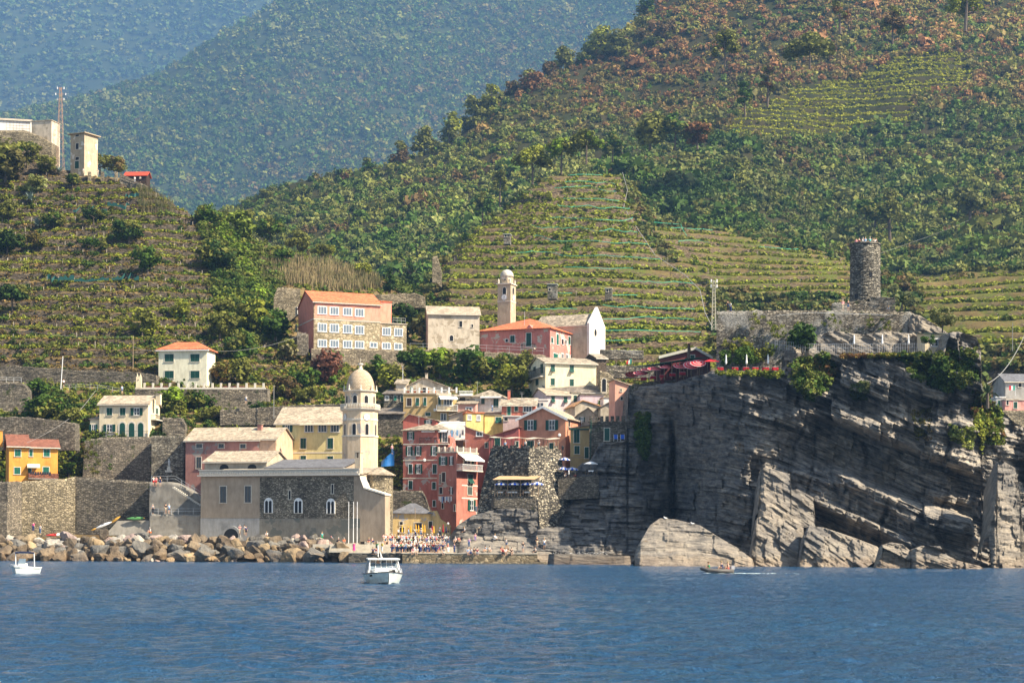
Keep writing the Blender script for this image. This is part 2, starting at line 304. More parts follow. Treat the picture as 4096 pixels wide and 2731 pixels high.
rowsM = [
 [(700, 1500, 620), (2400, 1450, 620), (3400, 1450, 600), (5000, 1450, 560)],
 [(700, 1150, 760), (1700, 1100, 740), (2400, 1000, 740), (3000, 1000, 720), (3300, 1060, 720), (3700, 1100, 700), (5000, 1050, 640)],
 [(700, 1000, 900), (1400, 860, 900), (2000, 760, 860), (2480, 690, 800), (3000, 760, 830), (3300, 820, 860), (3700, 900, 800), (4100, 860, 760), (5000, 800, 740)],
 [(700, 950, 980), (1040, 870, 1000), (1400, 730, 1010), (1700, 620, 1010), (2000, 520, 980), (2600, 560, 920), (3000, 540, 930), (3400, 560, 960), (4100, 600, 900), (5000, 500, 880)],
 [(700, 960, 1030), (940, 870, 1040), (1040, 825, 1050), (1200, 775, 1060), (1400, 720, 1070), (1560, 650, 1080), (1700, 595, 1090), (1820, 540, 1100), (1950, 440, 1110), (2150, 350, 1110), (2600, 330, 1080), (3100, 300, 1050), (3600, 290, 1060), (4100, 300, 1060), (5000, 200, 1000)],
 [(700, 1100, 1150), (1040, 960, 1150), (1400, 850, 1160), (1700, 720, 1160), (1820, 620, 1150), (1950, 460, 1160), (2150, 325, 1180), (2400, 190, 1210), (2560, 80, 1240), (2700, 0, 1260), (2900, -100, 1300), (3300, -220, 1300), (5000, -300, 1250)],
 [(700, 1900, 1700), (1700, 1500, 1700), (2150, 900, 1600), (2700, 500, 1700), (5000, 300, 1700)]]
def upv(px, py): return inpoly(px, py, [(2880, 560), (2870, 520), (3100, 400), (3190, 330), (3400, 315), (3600, 275), (3860, 280), (3900, 390), (3650, 430), (3640, 520), (3300, 560)])
HM = hill('hillside', 'large scrub covered hillside with pines along its ridge', rowsM, 700, 5000, 8, 380, M_macchia, ter=6.0, nz=15.0, nscale=130, seed=41, termask=lambda a, b: upv(a, b).astype(float))
rowsF = [
 [(-900, 1500, 1400), (3400, 1500, 1400)],
 [(-900, 1100, 1600), (3400, 1100, 1600)],
 [(-900, 800, 1900), (900, 780, 1950), (3400, 780, 1900)],
 [(-900, 560, 2150), (0, 560, 2150), (500, 480, 2150), (1200, 420, 2200), (3400, 420, 2200)],
 [(-900, 520, 2300), (-100, 470, 2350), (300, 390, 2400), (650, 300, 2450), (900, 170, 2500), (1100, 60, 2550), (1250, -60, 2600), (1600, -220, 2600), (3400, -300, 2600)],
 [(-900, 900, 3200), (600, 800, 3200), (1250, 500, 3200), (3400, 300, 3200)]]
rowsF = [[(a, b, c * 1.7) for a, b, c in r] for r in rowsF]
HF = hill('mountain', 'forested mountain slope fading blue behind the village', rowsF, -900, 3400, 12, 240, M_far, nz=60, nscale=520, seed=61)
rowsG = [
 [(-1200, 1300, 2900), (3000, 1300, 2900)],
 [(-1200, 800, 3200), (3000, 800, 3200)],
 [(-1200, 300, 3800), (3000, 300, 3800)],
 [(-1200, -300, 4400), (3000, -300, 4400)],
 [(-1200, 0, 5200), (3000, 0, 5200)]]
rowsG = [[(a, b, c * 1.5) for a, b, c in r] for r in rowsG]
HG = hill('mountain', 'palest farthest mountain slope at the upper left', rowsG, -1200, 3000, 20, 140, M_far, nz=70, nscale=800, seed=81)
# ---------------------------------------------------------------- sea
def water():
 m, nt, b = nmat('sea_water'); g = coord(nt); b.inputs['Base Color'].default_value = (0.010, 0.045, 0.085, 1)
 b.inputs['Roughness'].default_value = 0.09; b.inputs['IOR'].default_value = 1.33; b.inputs['Specular IOR Level'].default_value = 0.5
 n1 = noise(nt, coord(nt, (1, 1, 1)), 4.5, 5, 0.7); n2 = noise(nt, coord(nt, (1, 1.2, 1)), 1.1, 4, 0.6)
 a = N(nt, 'ShaderNodeMath', operation='MULTIPLY_ADD'); nt.links.new(n2, a.inputs[0]); a.inputs[1].default_value = 2.2; nt.links.new(n1, a.inputs[2])
 bump(nt, b, a.outputs[0], 1.0, 0.38)
 c = ramp(nt, noise(nt, coord(nt, (0.02, 0.05, 1)), 1.0, 4, 0.6), [(0.35, (0.008, 0.054, 0.130)), (0.65, (0.015, 0.082, 0.175))]); nt.links.new(c, b.inputs['Base Color'])
 xs = np.concatenate([np.linspace(-2500, -120, 30)[:-1], np.linspace(-120, 120, 700), np.linspace(120, 2500, 30)[1:]])
 ys = np.concatenate([np.linspace(-1500, 20, 12)[:-1], np.geomspace(20, 420, 900)])
 X, Y = np.meshgrid(xs, ys, indexing='ij'); Z = np.zeros_like(X)
 k = np.clip((Y - 15) / 10, 0, 1)
 for i in range(30):
  lam = 0.28 * 1.075 ** i; th = RNG.normal(1.8, 0.9); kx, ky = math.cos(th) * 2 * math.pi / lam, math.sin(th) * 2 * math.pi / lam
  fade = np.clip(lam / (np.maximum(Y, 1) * 0.004 + 0.3) - 0.6, 0, 1);
  Z += k * fade * 0.0095 * lam ** 0.7 * np.sin(kx * X + ky * Y + RNG.uniform(0, 6.28)) * (0.4 + 1.2 * vnoise(X / (lam * 7), Y / (lam * 7), i))
 o = np_mesh('sea', np.stack([X, Y, Z], -1).reshape(-1, 3), grid_faces(len(xs), len(ys)), m, smooth=True)
 tag(o, 'deep blue rippled sea in front of the village', 'sea', kind='structure')
water()
# ================================================================ CLIFF
def rockmat(name='cliff_rock', dark=(0.11, 0.107, 0.107), mid=(0.245, 0.228, 0.205), light=(0.45, 0.395, 0.32)):
 if name in MATS: return MATS[name]
 m, nt, b = nmat(name); g = coord(nt); aq = N(nt, 'ShaderNodeAttribute', attribute_name='bed'); sx = N(nt, 'ShaderNodeSeparateXYZ'); nt.links.new(g, sx.inputs[0]); cb = N(nt, 'ShaderNodeCombineXYZ')
 for i_, k_, src in ((0, 0.45, sx.outputs[0]), (1, 0.45, sx.outputs[1]), (2, 2.2, aq.outputs['Fac'])): q_ = N(nt, 'ShaderNodeMath', operation='MULTIPLY'); nt.links.new(src, q_.inputs[0]); q_.inputs[1].default_value = k_; nt.links.new(q_.outputs[0], cb.inputs[i_])
 gl = cb.outputs[0]
 c = ramp(nt, noise(nt, gl, 0.9, 6, 0.7), [(0.32, dark), (0.47, mid), (0.64, light)])
 c = mix(nt, 0.55, c, ramp(nt, noise(nt, g, 0.12, 5, 0.6), [(0.35, (0.5, 0.52, 0.56)), (0.62, (1.25, 1.15, 1.0))]), 'MULTIPLY')
 if name == 'cliff_rock':
  cf = N(nt, 'ShaderNodeCombineXYZ')
  for i_, k_, src in ((0, 0.22, sx.outputs[0]), (1, 0.22, sx.outputs[1]), (2, 7.0, aq.outputs['Fac'])): q_ = N(nt, 'ShaderNodeMath', operation='MULTIPLY'); nt.links.new(src, q_.inputs[0]); q_.inputs[1].default_value = k_; nt.links.new(q_.outputs[0], cf.inputs[i_])
  c = mix(nt, 0.9, c, ramp(nt, noise(nt, cf.outputs[0], 1.0, 3, 0.6), [(0.36, (0.42, 0.43, 0.46)), (0.46, (0.95, 0.95, 0.95)), (0.6, (1, 1, 1)), (0.68, (1.5, 1.45, 1.35))]), 'MULTIPLY')
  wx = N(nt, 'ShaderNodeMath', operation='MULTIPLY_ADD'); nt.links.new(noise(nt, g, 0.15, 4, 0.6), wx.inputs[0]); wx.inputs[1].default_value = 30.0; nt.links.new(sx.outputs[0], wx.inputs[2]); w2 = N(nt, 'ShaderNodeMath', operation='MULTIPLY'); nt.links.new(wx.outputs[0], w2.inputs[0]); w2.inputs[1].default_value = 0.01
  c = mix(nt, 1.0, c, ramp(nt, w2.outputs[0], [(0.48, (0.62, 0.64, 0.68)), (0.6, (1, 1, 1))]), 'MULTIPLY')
 k = ramp(nt, noise(nt, g, 0.3, 6, 0.7), [(0.64, (0, 0, 0)), (0.72, (1, 1, 1))]); c = mix(nt, k, c, (0.16, 0.11, 0.06))
 sp = N(nt, 'ShaderNodeSeparateXYZ'); nt.links.new(g, sp.inputs[0]); ad = N(nt, 'ShaderNodeMath', operation='MULTIPLY_ADD'); nt.links.new(noise(nt, g, 0.8, 3), ad.inputs[0]); ad.inputs[1].default_value = 1.6; nt.links.new(sp.outputs[2], ad.inputs[2])
 sub = N(nt, 'ShaderNodeMath', operation='MULTIPLY'); nt.links.new(ad.outputs[0], sub.inputs[0]); sub.inputs[1].default_value = 0.25
 wk = ramp(nt, sub.outputs[0], [(0.16, (1, 1, 1)), (0.2, (0.25, 0.25, 0.25)), (0.5, (0.3, 0.3, 0.3)), (0.62, (0, 0, 0))]); oc = ramp(nt, sub.outputs[0], [(0.14, (0.05, 0.04, 0.025)), (0.24, (0.26, 0.15, 0.07)), (0.6, (0.30, 0.22, 0.13))])
 c = mix(nt, wk, c, oc); nt.links.new(c, b.inputs['Base Color']); b.inputs['Roughness'].default_value = 0.9
 bump(nt, b, noise(nt, gl, 1.6, 6, 0.75), 1.0, 0.5); MATS[name] = m; return m
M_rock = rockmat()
def interp_pts(pts, X, Y, sy=1.0):
 """linear radial interpolation of scattered (x, y, v)"""
 p = np.array(pts, float); x, y, v = p[:, 0] / 100, p[:, 1] / 100 * sy, p[:, 2]; r = np.hypot(x[:, None] - x[None], y[:, None] - y[None]); n = len(p)
 A = np.zeros((n + 1, n + 1)); A[:n, :n] = r; A[:n, n] = A[n, :n] = 1; w_ = np.linalg.solve(A, np.append(v, 0)); out = np.full(X.shape, w_[n])
 for i in range(n): out += w_[i] * np.hypot(X / 100 - x[i], Y / 100 * sy - y[i])
 return out
def dipg(px):   # downward run of the strata towards the right
 return np.interp(px, [1800, 2300, 2700, 2900, 3100, 3300, 3700, 3950, 4300], [-30, 0, 20, 40, 85, 160, 330, 400, 450])
def strata(PX, PY, seed=0, amp=1.0):
 q = PY - dipg(PX) + 10 * fbm(PX / 160, PY / 160, 3, seed); out = 0
 for T, L, A in ((84, 190, 1.9), (33, 110, 1.0), (14, 60, 0.6), (7, 34, 0.28)):
  k = np.floor(q / T + 0.35 * fbm(PX / 200, PY / 90, 2, seed + int(T))); jo = PX / L + _h(k, k * 0, seed + 3) * 5 + 0.25 * fbm(PY / 60, PX / 60, 2, seed); fj = np.floor(jo); out = out + A * (_h(k, fj, seed + int(T)) - 0.5) * 2 * (0.6 + 0.5 * _h(k, k * 0, 5)) + A * 1.7 * (_h(k, fj, seed + 50 + int(T)) - 0.42) * (jo - fj - 0.5)
 return out * amp
topx = [(2150, 2238), (2190, 2180), (2235, 2105), (2262, 2000), (2285, 1890), (2330, 1850), (2360, 1845), (2400, 1775), (2470, 1768), (2506, 1765), (2514, 1550), (2600, 1541), (2700, 1529), (2750, 1516), (2850, 1488), (3130, 1482), (3180, 1440), (3300, 1415), (3420, 1420), (3775, 1415), (3800, 1330), (3850, 1330), (3905, 1345), (3925, 1400), (3915, 1470), (3932, 1560), (3950, 1600), (4000, 1640), (4060, 1690), (4120, 1720), (4400, 1740)]
cpts = [(2150, 2250, 306), (2250, 2250, 305), (2250, 2120, 313), (2285, 1900, 321), (2360, 1860, 321), (2330, 2050, 315), (2400, 1790, 322), (2400, 2000, 315), (2420, 2150, 306), (2450, 2258, 301), (2540, 1770, 324), (2560, 2000, 316), (2560, 2200, 306), (2520, 1650, 329), (2520, 1560, 331), (2600, 1570, 322), (2690, 1540, 316),
  (2695, 1700, 318), (2690, 1900, 323), (2690, 2060, 325), (2740, 1900, 318), (2740, 1600, 311), (2800, 1500, 304), (2800, 1800, 308), (2800, 2060, 308), (2900, 1490, 297), (2900, 1700, 297), (2900, 1950, 297), (2950, 2150, 292), (3000, 1490, 292), (3030, 1800, 286), (3035, 2000, 284), (3010, 2250, 280),
  (3120, 1490, 284), (3150, 1800, 282), (3150, 2000, 281), (3200, 1440, 285), (3260, 1650, 276), (3300, 1900, 274), (3300, 2150, 270), (3400, 1430, 280), (3400, 1700, 268), (3400, 1850, 264), (3400, 2050, 262), (3480, 2250, 255), (3550, 1430, 275), (3600, 1650, 263), (3600, 1900, 256), (3600, 2100, 252), (3600, 2270, 247),
  (3750, 1425, 268), (3750, 1600, 260), (3750, 1850, 252), (3750, 2100, 246), (3750, 2275, 238), (3880, 1350, 268), (3880, 1500, 260), (3880, 1700, 253), (3880, 1900, 250), (3880, 2100, 246), (3900, 2278, 240), (3980, 1640, 262), (3990, 1850, 256), (3985, 2050, 251), (3990, 2270, 246), (4090, 1750, 270), (4090, 2000, 262), (4090, 2260, 256), (4200, 1800, 278), (4200, 2250, 270), (4400, 1800, 300), (4400, 2240, 300)]
def bed_attr(o, q):
 a = o.data.attributes.new('bed', 'FLOAT', 'POINT'); a.data.foreach_set('value', np.ascontiguousarray(q, dtype=np.float32).ravel())
cpts = [(a, b, c if c > 300 else 287 + (c - 262) * 0.35 if a > 3080 else 300 + (c - 300) * 0.55) for a, b, c in cpts]
def cliff():
 pxs = np.arange(2150, 4401, 3.0); top = np.interp(pxs, [a for a, b in topx], [b for a, b in topx]); top = top + 7 * fbm(pxs / 25, pxs * 0, 3, 3) * 2
 base = np.full_like(pxs, 2330); nv = 330; v = np.linspace(0, 1, nv); PX = np.repeat(pxs[:, None], nv, 1); PY = base[:, None] * (1 - v) + top[:, None] * v
 D = interp_pts(cpts, PX, PY, 0.8)
 D = D + 4.0 * np.clip((PX - 3100) / 700, 0, 1) * np.clip((PY - 1450) / 160, 0, 1)
 D = D + 5.0 * np.exp(-((PX - 2692 - 8 * fbm(PY / 90, PY * 0, 3, 2)) / 10.0) ** 2) * np.clip((PY - 1650) / 150, 0, 1)
 D = D - 4.0 * np.clip((PX - 3045 - (PY - 1900) * -0.04) / 14, 0, 1) * np.clip((2250 - PY) / 40, 0, 1) * np.clip((PY - 1840) / 60, 0, 1) * np.clip((3290 - PX) / 120, 0, 1)
 # leaning buttress bands on the right, each band stands in front of the next higher one
 q = PY - dipg(PX); D = D + 4.2 * np.clip(np.sin((q - 1500) / 62.0) * 3, -1, 1) * np.clip((PX - 3180) / 120, 0, 1) * np.clip((PY - 1640) / 60, 0, 1) * np.clip((3950 - PX) / 100, 0.2, 1) * (0.55 + 0.9 * vnoise(PX / 130, q / 124, 4))
 D = D - 3.5 * fbm(PX / 170, PY / 220, 4, 31) * 2.0 - 2.2 * np.abs(fbm(PX / 60, PY / 120, 3, 33)) * 2
 D = D + strata(PX, PY, 7, np.interp(PX, [2150, 2300, 2700, 3050, 3300, 4400], [0.8, 0.85, 0.6, 0.9, 1.25, 1.25])) * np.clip((PY - top[:, None]) / 12, 0, 1)
 for gx, wd_, a in ((3180, 7, 1.2), (3440, 8, 1.4), (3585, 9, 2.0), (3790, 8, 1.6), (3940, 9, 2.2), (2480, 5, 0.8), (2880, 4, 0.8), (3270, 7, 1.8)):
  D = D + a * np.exp(-((PX - gx - 110 * fbm(PY / 170, PY * 0 + gx, 3, gx) - 0.25 * (PY - 1850) * ((gx % 7) / 3.5 - 1)) / wd_) ** 2) * np.clip(3.5 * fbm(PY / 130, PX * 0 + gx, 2, gx + 9) + 0.5, 0, 1)
 X, Y, Z = P(PX, PY, D); X, Y, Z = np.array(X), np.array(Y), np.array(Z); zt, xt, yt = Z[:, -1:], X[:, -1:], Y[:, -1:]
 back = np.array([1.5, 4, 9, 16, 26, 40.0])[None]; Zb = zt + 0.35 * fbm(xt / 4 + back, yt / 4, 3, 5) + np.array([0.1, 0.15, 0.2, 0.2, 0, -14.0])[None]; Xb = xt + 0 * back; Yb = yt + back
 X, Y, Z = np.concatenate([X, Xb], 1), np.concatenate([Y, Yb], 1), np.concatenate([Z, Zb], 1)
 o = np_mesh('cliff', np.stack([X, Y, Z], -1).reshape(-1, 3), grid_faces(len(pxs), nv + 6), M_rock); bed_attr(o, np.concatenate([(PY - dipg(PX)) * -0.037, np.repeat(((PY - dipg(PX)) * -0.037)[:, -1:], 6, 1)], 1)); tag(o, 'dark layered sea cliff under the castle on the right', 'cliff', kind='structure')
 return dict(PX=PX, PY=PY, D=D, X=X[:, :nv], Y=Y[:, :nv], Z=Z[:, :nv], S=np.zeros((len(pxs), nv)), o=o)
HC = cliff()
def cliff_d(px, py):
 i = int(np.clip(round((px - 2150) / 3), 0, HC['PX'].shape[0] - 1)); j = int(np.argmin(np.abs(HC['PY'][i] - py))); return float(HC['D'][i, j])
def slab(name, label, outline, d0, nx=90, ny=70, lean=0.9, seed=0, depth=8, dx=0.0, cat='rock', mat=None, amp=1.0, slope=0.0):
 """boulder/slab: outline polygon in survey coordinates; the face leans back from base to top by `lean` metres per metre, dx = recede per metre to the right"""
 x0, x1 = min(p[0] for p in outline), max(p[0] for p in outline); y0, y1 = min(p[1] for p in outline), max(p[1] for p in outline); n = len(outline)
 cx, cy_ = (x0 + x1) / 2, y1
 us = np.linspace(x0 + 0.5, x1 - 0.5, nx); top = []; bot = []
 for u in us:
  ys = []
  for i in range(n):
   (ax, ay), (bx, by) = outline[i], outline[(i + 1) % n]
   if (ax > u) != (bx > u): ys.append(ay + (u - ax) * (by - ay) / (bx - ax))
  top.append(min(ys)); bot.append(max(ys))
 top, bot = np.array(top), np.array(bot); v = np.linspace(0, 1, ny); PX = np.repeat(us[:, None], ny, 1); PY = (bot + 18)[:, None] * (1 - v) + top[:, None] * v; k = mpp(d0)
 D = d0 + (bot.max() - PY) * k * lean + (PX - x0) * k * dx + strata(PX, PY + slope * PX, seed, 0.35 * amp) + 2.0 * amp * fbm(PX / 60, PY / 50, 4, seed + 1)
 e = np.minimum(np.minimum((PX - x0) / 25, (x1 - PX) / 25), 1); D = D + (1 - np.sqrt(np.clip(e, 0, 1))) * 2.5
 X, Y, Z = P(PX, PY, D); X, Y, Z = np.array(X), np.array(Y), np.array(Z); bk = np.array([0.8, 2.5, depth])[None]
 Zb = Z[:, -1:] + np.array([0.0, -0.3, -4])[None]; X = np.concatenate([X, X[:, -1:] + 0 * bk], 1); Y = np.concatenate([Y, Y[:, -1:] + bk], 1); Z = np.concatenate([Z, Zb], 1)
 o = np_mesh(name, np.stack([X, Y, Z], -1).reshape(-1, 3), grid_faces(nx, ny + 3), mat or M_rock); q = (PY + slope * PX) * -0.037; bed_attr(o, np.concatenate([q, np.repeat(q[:, -1:], 3, 1)], 1)); return tag(o, label, cat, kind='thing')
M_rockl = rockmat('pale_rock', (0.14, 0.13, 0.115), (0.235, 0.21, 0.18), (0.36, 0.32, 0.26))
slab('boulder', 'huge smooth sunlit rock slab sloping into the sea at the cave mouth', [(2545, 2262), (2538, 2240), (2548, 2190), (2600, 2100), (2640, 2072), (2700, 2076), (2800, 2100), (2880, 2150), (2950, 2190), (3010, 2235), (3020, 2270), (2960, 2268), (2700, 2262)], 270, 150, 70, lean=1.25, seed=3, dx=-0.06, mat=M_rockl, amp=0.6)
slab('rock', 'squared rock block with bright flat top standing above the long slabs', [(3030, 2060), (3044, 1880), (3060, 1868), (3160, 1895), (3166, 1960), (3190, 1955), (3255, 1990), (3262, 2100), (3200, 2085)], 280, 100, 80, lean=0.55, seed=11, dx=0.25, mat=M_rockl, slope=-0.3)
slab('rock', 'left tilted slab of layered rock at the waterline', [(3000, 2275), (3005, 2220), (3030, 2070), (3060, 2062), (3150, 2080), (3215, 2110), (3200, 2268)], 273, 90, 70, lean=0.9, seed=13, dx=0.15, mat=M_rockl, slope=-0.35)
slab('rock', 'long tilted slab descending right along the foot of the cliff', [(3195, 2272), (3215, 2150), (3240, 2100), (3300, 2110), (3420, 2150), (3510, 2185), (3525, 2215), (3480, 2240), (3440, 2278)], 269, 120, 60, lean=1.0, seed=15, dx=0.1, mat=M_rockl, slope=-0.3)
slab('boulder', 'rough rounded boulder in the sea left of the wider one', [(3500, 2290), (3510, 2255), (3530, 2210), (3530, 2180), (3565, 2168), (3610, 2175), (3640, 2200), (3668, 2260), (3668, 2290)], 256, 80, 60, lean=0.7, seed=17, mat=M_rockl)
slab('boulder', 'wide low boulder in the sea at the cliff foot', [(3650, 2292), (3640, 2200), (3690, 2182), (3760, 2183), (3790, 2220), (3830, 2240), (3920, 2262), (3950, 2284)], 253, 90, 60, lean=0.9, seed=19, mat=M_rockl)
slab('rock', 'tall pale sunlit rock face at the far right edge', [(3965, 2275), (3955, 2150), (3985, 2000), (3990, 1850), (4005, 1840), (4060, 1870), (4080, 1960), (4090, 2100), (4110, 2275)], 268, 80, 100, lean=0.35, seed=23, dx=0.5, mat=M_rockl)
# natural rock shelf behind the quay and under the stone fort
slab('rock_shelf', 'broad pale rock shelf where people sit beside the quay', [(1830, 2215), (1830, 2190), (1860, 2130), (1900, 2122), (2010, 2140), (2140, 2150), (2190, 2165), (2215, 2200), (2225, 2256), (2190, 2256), (2150, 2215)], 300.5, 150, 60, lean=2.0, seed=27, mat=M_rockl, depth=14, amp=0.5)
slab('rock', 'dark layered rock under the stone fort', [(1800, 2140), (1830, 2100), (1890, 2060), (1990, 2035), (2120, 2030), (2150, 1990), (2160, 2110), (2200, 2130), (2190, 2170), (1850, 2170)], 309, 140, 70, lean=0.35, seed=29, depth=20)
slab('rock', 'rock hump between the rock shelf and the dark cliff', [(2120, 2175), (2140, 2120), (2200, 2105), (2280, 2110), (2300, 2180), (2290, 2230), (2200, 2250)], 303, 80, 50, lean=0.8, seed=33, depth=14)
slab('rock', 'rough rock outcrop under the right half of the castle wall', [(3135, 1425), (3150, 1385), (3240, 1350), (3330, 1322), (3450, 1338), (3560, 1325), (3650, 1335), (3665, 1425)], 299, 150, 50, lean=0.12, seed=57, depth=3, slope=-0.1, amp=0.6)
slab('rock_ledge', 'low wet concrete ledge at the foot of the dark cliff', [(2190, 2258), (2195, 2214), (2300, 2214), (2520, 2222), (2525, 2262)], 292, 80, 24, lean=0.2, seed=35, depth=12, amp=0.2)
# plants on the cliff
def cliffveg(n, poly, R, pal, label, L=30, cat='plants', name='cliff_plants', **k):
 p, a, b, s_ = scatter(HC, n, lambda x, y: inpoly(x, y, poly)); p = p + [0, -0.5, 0]
 foliage(name, p, RNG.uniform(R[0], R[1], len(p)), colmix(p, 6, pal, n), L, 0.32, 1.0, label=label, cat=cat, kind='stuff', **k)
# ================================================================ VEGETATION
GREEN = (0.030, 0.062, 0.014); DGREEN = (0.018, 0.038, 0.012); OLIVE = (0.075, 0.088, 0.030); YGREEN = (0.115, 0.14, 0.028); LIME = (0.085, 0.14, 0.02)
RUST = (0.092, 0.052, 0.036); BROWN = (0.060, 0.044, 0.030); DUST = (0.065, 0.078, 0.045); STRAW = (0.20, 0.155, 0.09); VINE = (0.10, 0.125, 0.022); VINEY = (0.125, 0.135, 0.026); PURP = (0.10, 0.05, 0.055)
def crown_proto(L, leaf, nb, seed, flat=0.85):
 r = np.random.default_rng(seed); bc = r.normal(0, 1, (nb, 3)); bc /= np.linalg.norm(bc, axis=1)[:, None]; bc *= r.uniform(0.25, 0.6, (nb, 1)); br = r.uniform(0.35, 0.6, nb)
 k = r.integers(0, nb, L); n = r.normal(0, 1, (L, 3)); n[:, 2] += 0.35; n /= np.linalg.norm(n, axis=1)[:, None]
 c = bc[k] + n * br[k][:, None] * r.uniform(0.75, 1.08, (L, 1)); nn = n + r.normal(0, 0.45, (L, 3)); nn /= np.linalg.norm(nn, axis=1)[:, None]
 u = np.cross(nn, r.normal(0, 1, (L, 3))); u /= np.linalg.norm(u, axis=1)[:, None]; v = np.cross(nn, u); s = leaf * r.uniform(0.6, 1.3, (L, 1)); s2 = s * r.uniform(0.5, 1.0, (L, 1))
 Q = np.stack([c - u * s, c - v * s2, c + u * s, c + v * s2], 1); Q[:, :, 2] *= flat; sh = r.uniform(0.72, 1.3, L); return Q, sh
PROTO = {}
def protos(L, leaf, nb=7):
 if (L, leaf) not in PROTO: PROTO[(L, leaf)] = [crown_proto(L, leaf, nb, 100 + i) for i in range(7)]
 return PROTO[(L, leaf)]
def foliage(name, pts, R, cols, L=40, leaf=0.3, sq=1.0, parent=None, label=None, cat=None, group=None, kind=None, nb=7, loc=None):
 pts = np.asarray(pts, float).reshape(-1, 3); n = len(pts); R = np.broadcast_to(np.asarray(R, float), (n,)); cols = np.broadcast_to(np.asarray(cols, float), (n, 3)); pr = protos(L, leaf, nb)
 Qs = np.stack([p[0] for p in pr]); Sh = np.stack([p[1] for p in pr]); k = RNG.integers(0, len(pr), n); a = RNG.uniform(0, 6.283, n); ca, sa = np.cos(a), np.sin(a)
 Q = Qs[k].reshape(n, L * 4, 3); x = Q[:, :, 0] * ca[:, None] - Q[:, :, 1] * sa[:, None]; y = Q[:, :, 0] * sa[:, None] + Q[:, :, 1] * ca[:, None]; z = Q[:, :, 2] * np.broadcast_to(sq, (n,))[:, None]
 V = np.stack([x, y, z], -1) * R[:, None, None] + pts[:, None, :]; V = V.reshape(-1, 3)
 if loc is not None: V = V - np.asarray(loc)
 col = (cols[:, None, :] * 1.75 * np.array((1.15, 1.02, 0.62)) * Sh[k][:, :, None]); col = np.repeat(col.reshape(-1, 3), 4, axis=0)
 o = np_mesh(name, V, np.arange(n * L * 4).reshape(-1, 4), leafmat(), cols=col, parent=parent, loc=None if parent else loc)
 return tag(o, label, cat, group, kind)
def scatter(H, n, ok=None, vmax=None, keep=None):
 PX, PY = H['PX'], H['PY']; ar = np.clip(-(PY[:, 1:] - PY[:, :-1]), 0, None)[:-1] * 1.0
 cx = PX[:-1, :-1]; cyy = PY[:-1, :-1]; ar = ar * (cx > -250) * (cx < 4350) * (cyy > -260) * (cyy < 2200)
 if ok is not None: ar = ar * ok(cx, cyy)
 p = ar.ravel() / ar.sum(); idx = RNG.choice(len(p), n, p=p); i, j = np.divmod(idx, ar.shape[1]); f, g = RNG.uniform(0, 1, n), RNG.uniform(0, 1, n)
 def it(A): return (A[i, j] * (1 - f) + A[i + 1, j] * f) * (1 - g) + (A[i, j + 1] * (1 - f) + A[i + 1, j + 1] * f) * g
 return np.stack([it(H['X']), it(H['Y']), it(H['Z'])], -1), it(PX), it(PY), H['S'][i, j]
def pick(n, cols, w):
 w = np.array(w, float); w = w / w.sum(); return np.array(cols)[RNG.choice(len(cols), n, p=w)]
def colmix(pts, sc_, pal, seed=0, jit=0.25):
 """patchy colours: palette chosen by smooth noise plus per-tree jitter"""
 t = (fbm(pts[:, 0] / sc_, (pts[:, 1] + pts[:, 2] * 1.5) / sc_, 3, seed) * 1.5 + 0.5 + RNG.normal(0, 0.2, len(pts))); t = np.clip(t, 0, 0.999) * (len(pal) - 1)
 i = t.astype(int); f = (t - i)[:, None]; pal = np.array(pal); c = pal[i] * (1 - f) + pal[i + 1] * f
 return c * RNG.uniform(1 - jit, 1 + jit, (len(pts), 1))
# far mountains
p, a, b, s_ = scatter(HF, 26000, lambda x, y: (y < 1250)); R = 6.9 * np.exp(RNG.normal(0, 0.33, len(p)))
foliage('forest', p + [0, 0, 2.2], R, colmix(p, 370, [DUST, OLIVE, GREEN, DGREEN, GREEN, OLIVE, BROWN, GREEN], 3, 0.15) * (1.15 + 1.1 * fbm(p[:, 0] / 420, p[:, 2] / 340, 3, 78))[:, None], 32, 0.32, 1.2, label='hazy blue green forest covering the mountain', cat='forest', kind='stuff')
p, a, b, s_ = scatter(HG, 7000, lambda x, y: (y < 900) & (x < 2100)); R = RNG.uniform(9, 18, len(p))
foliage('forest', p + [0, 0, 4], R, colmix(p, 500, [DUST, OLIVE, GREEN, DGREEN], 4), 20, 0.45, 1.0, label='palest blue forest on the farthest slope', cat='forest', kind='stuff')
# scrub on the big right hand hillside
up_ = lambda x, y: ~upv(x, y)
p, a, b, s_ = scatter(HM, 19000, lambda x, y: up_(x, y) & (y < 1250) & ~((x > 2650) & (y > 1150))); n = len(p); R = 2.3 * np.exp(RNG.normal(0, 0.4, n))
hi = np.clip((560 - b - (a - 2600) * 0.03) / 160 + RNG.normal(0, 0.35, n) + 1.6 * fbm(p[:, 0] / 90, p[:, 2] / 60, 3, 8), 0, 1)[:, None]
lum = (1.25 + 1.3 * fbm(p[:, 0] / 110, p[:, 2] / 80, 3, 77))[:, None]
cl = lum * colmix(p, 45, [DGREEN, GREEN, DUST, OLIVE, GREEN, BROWN], 5) * (1 - hi) + lum * colmix(p, 40, [BROWN, RUST, RUST, OLIVE, BROWN, GREEN, BROWN, RUST], 6) * 1.12 * hi
foliage('scrub', p + [0, 0, 0.9], R, cl, 64, 0.25, 1.05, label='brown and green scrub covering the large hillside', cat='scrub', kind='stuff')
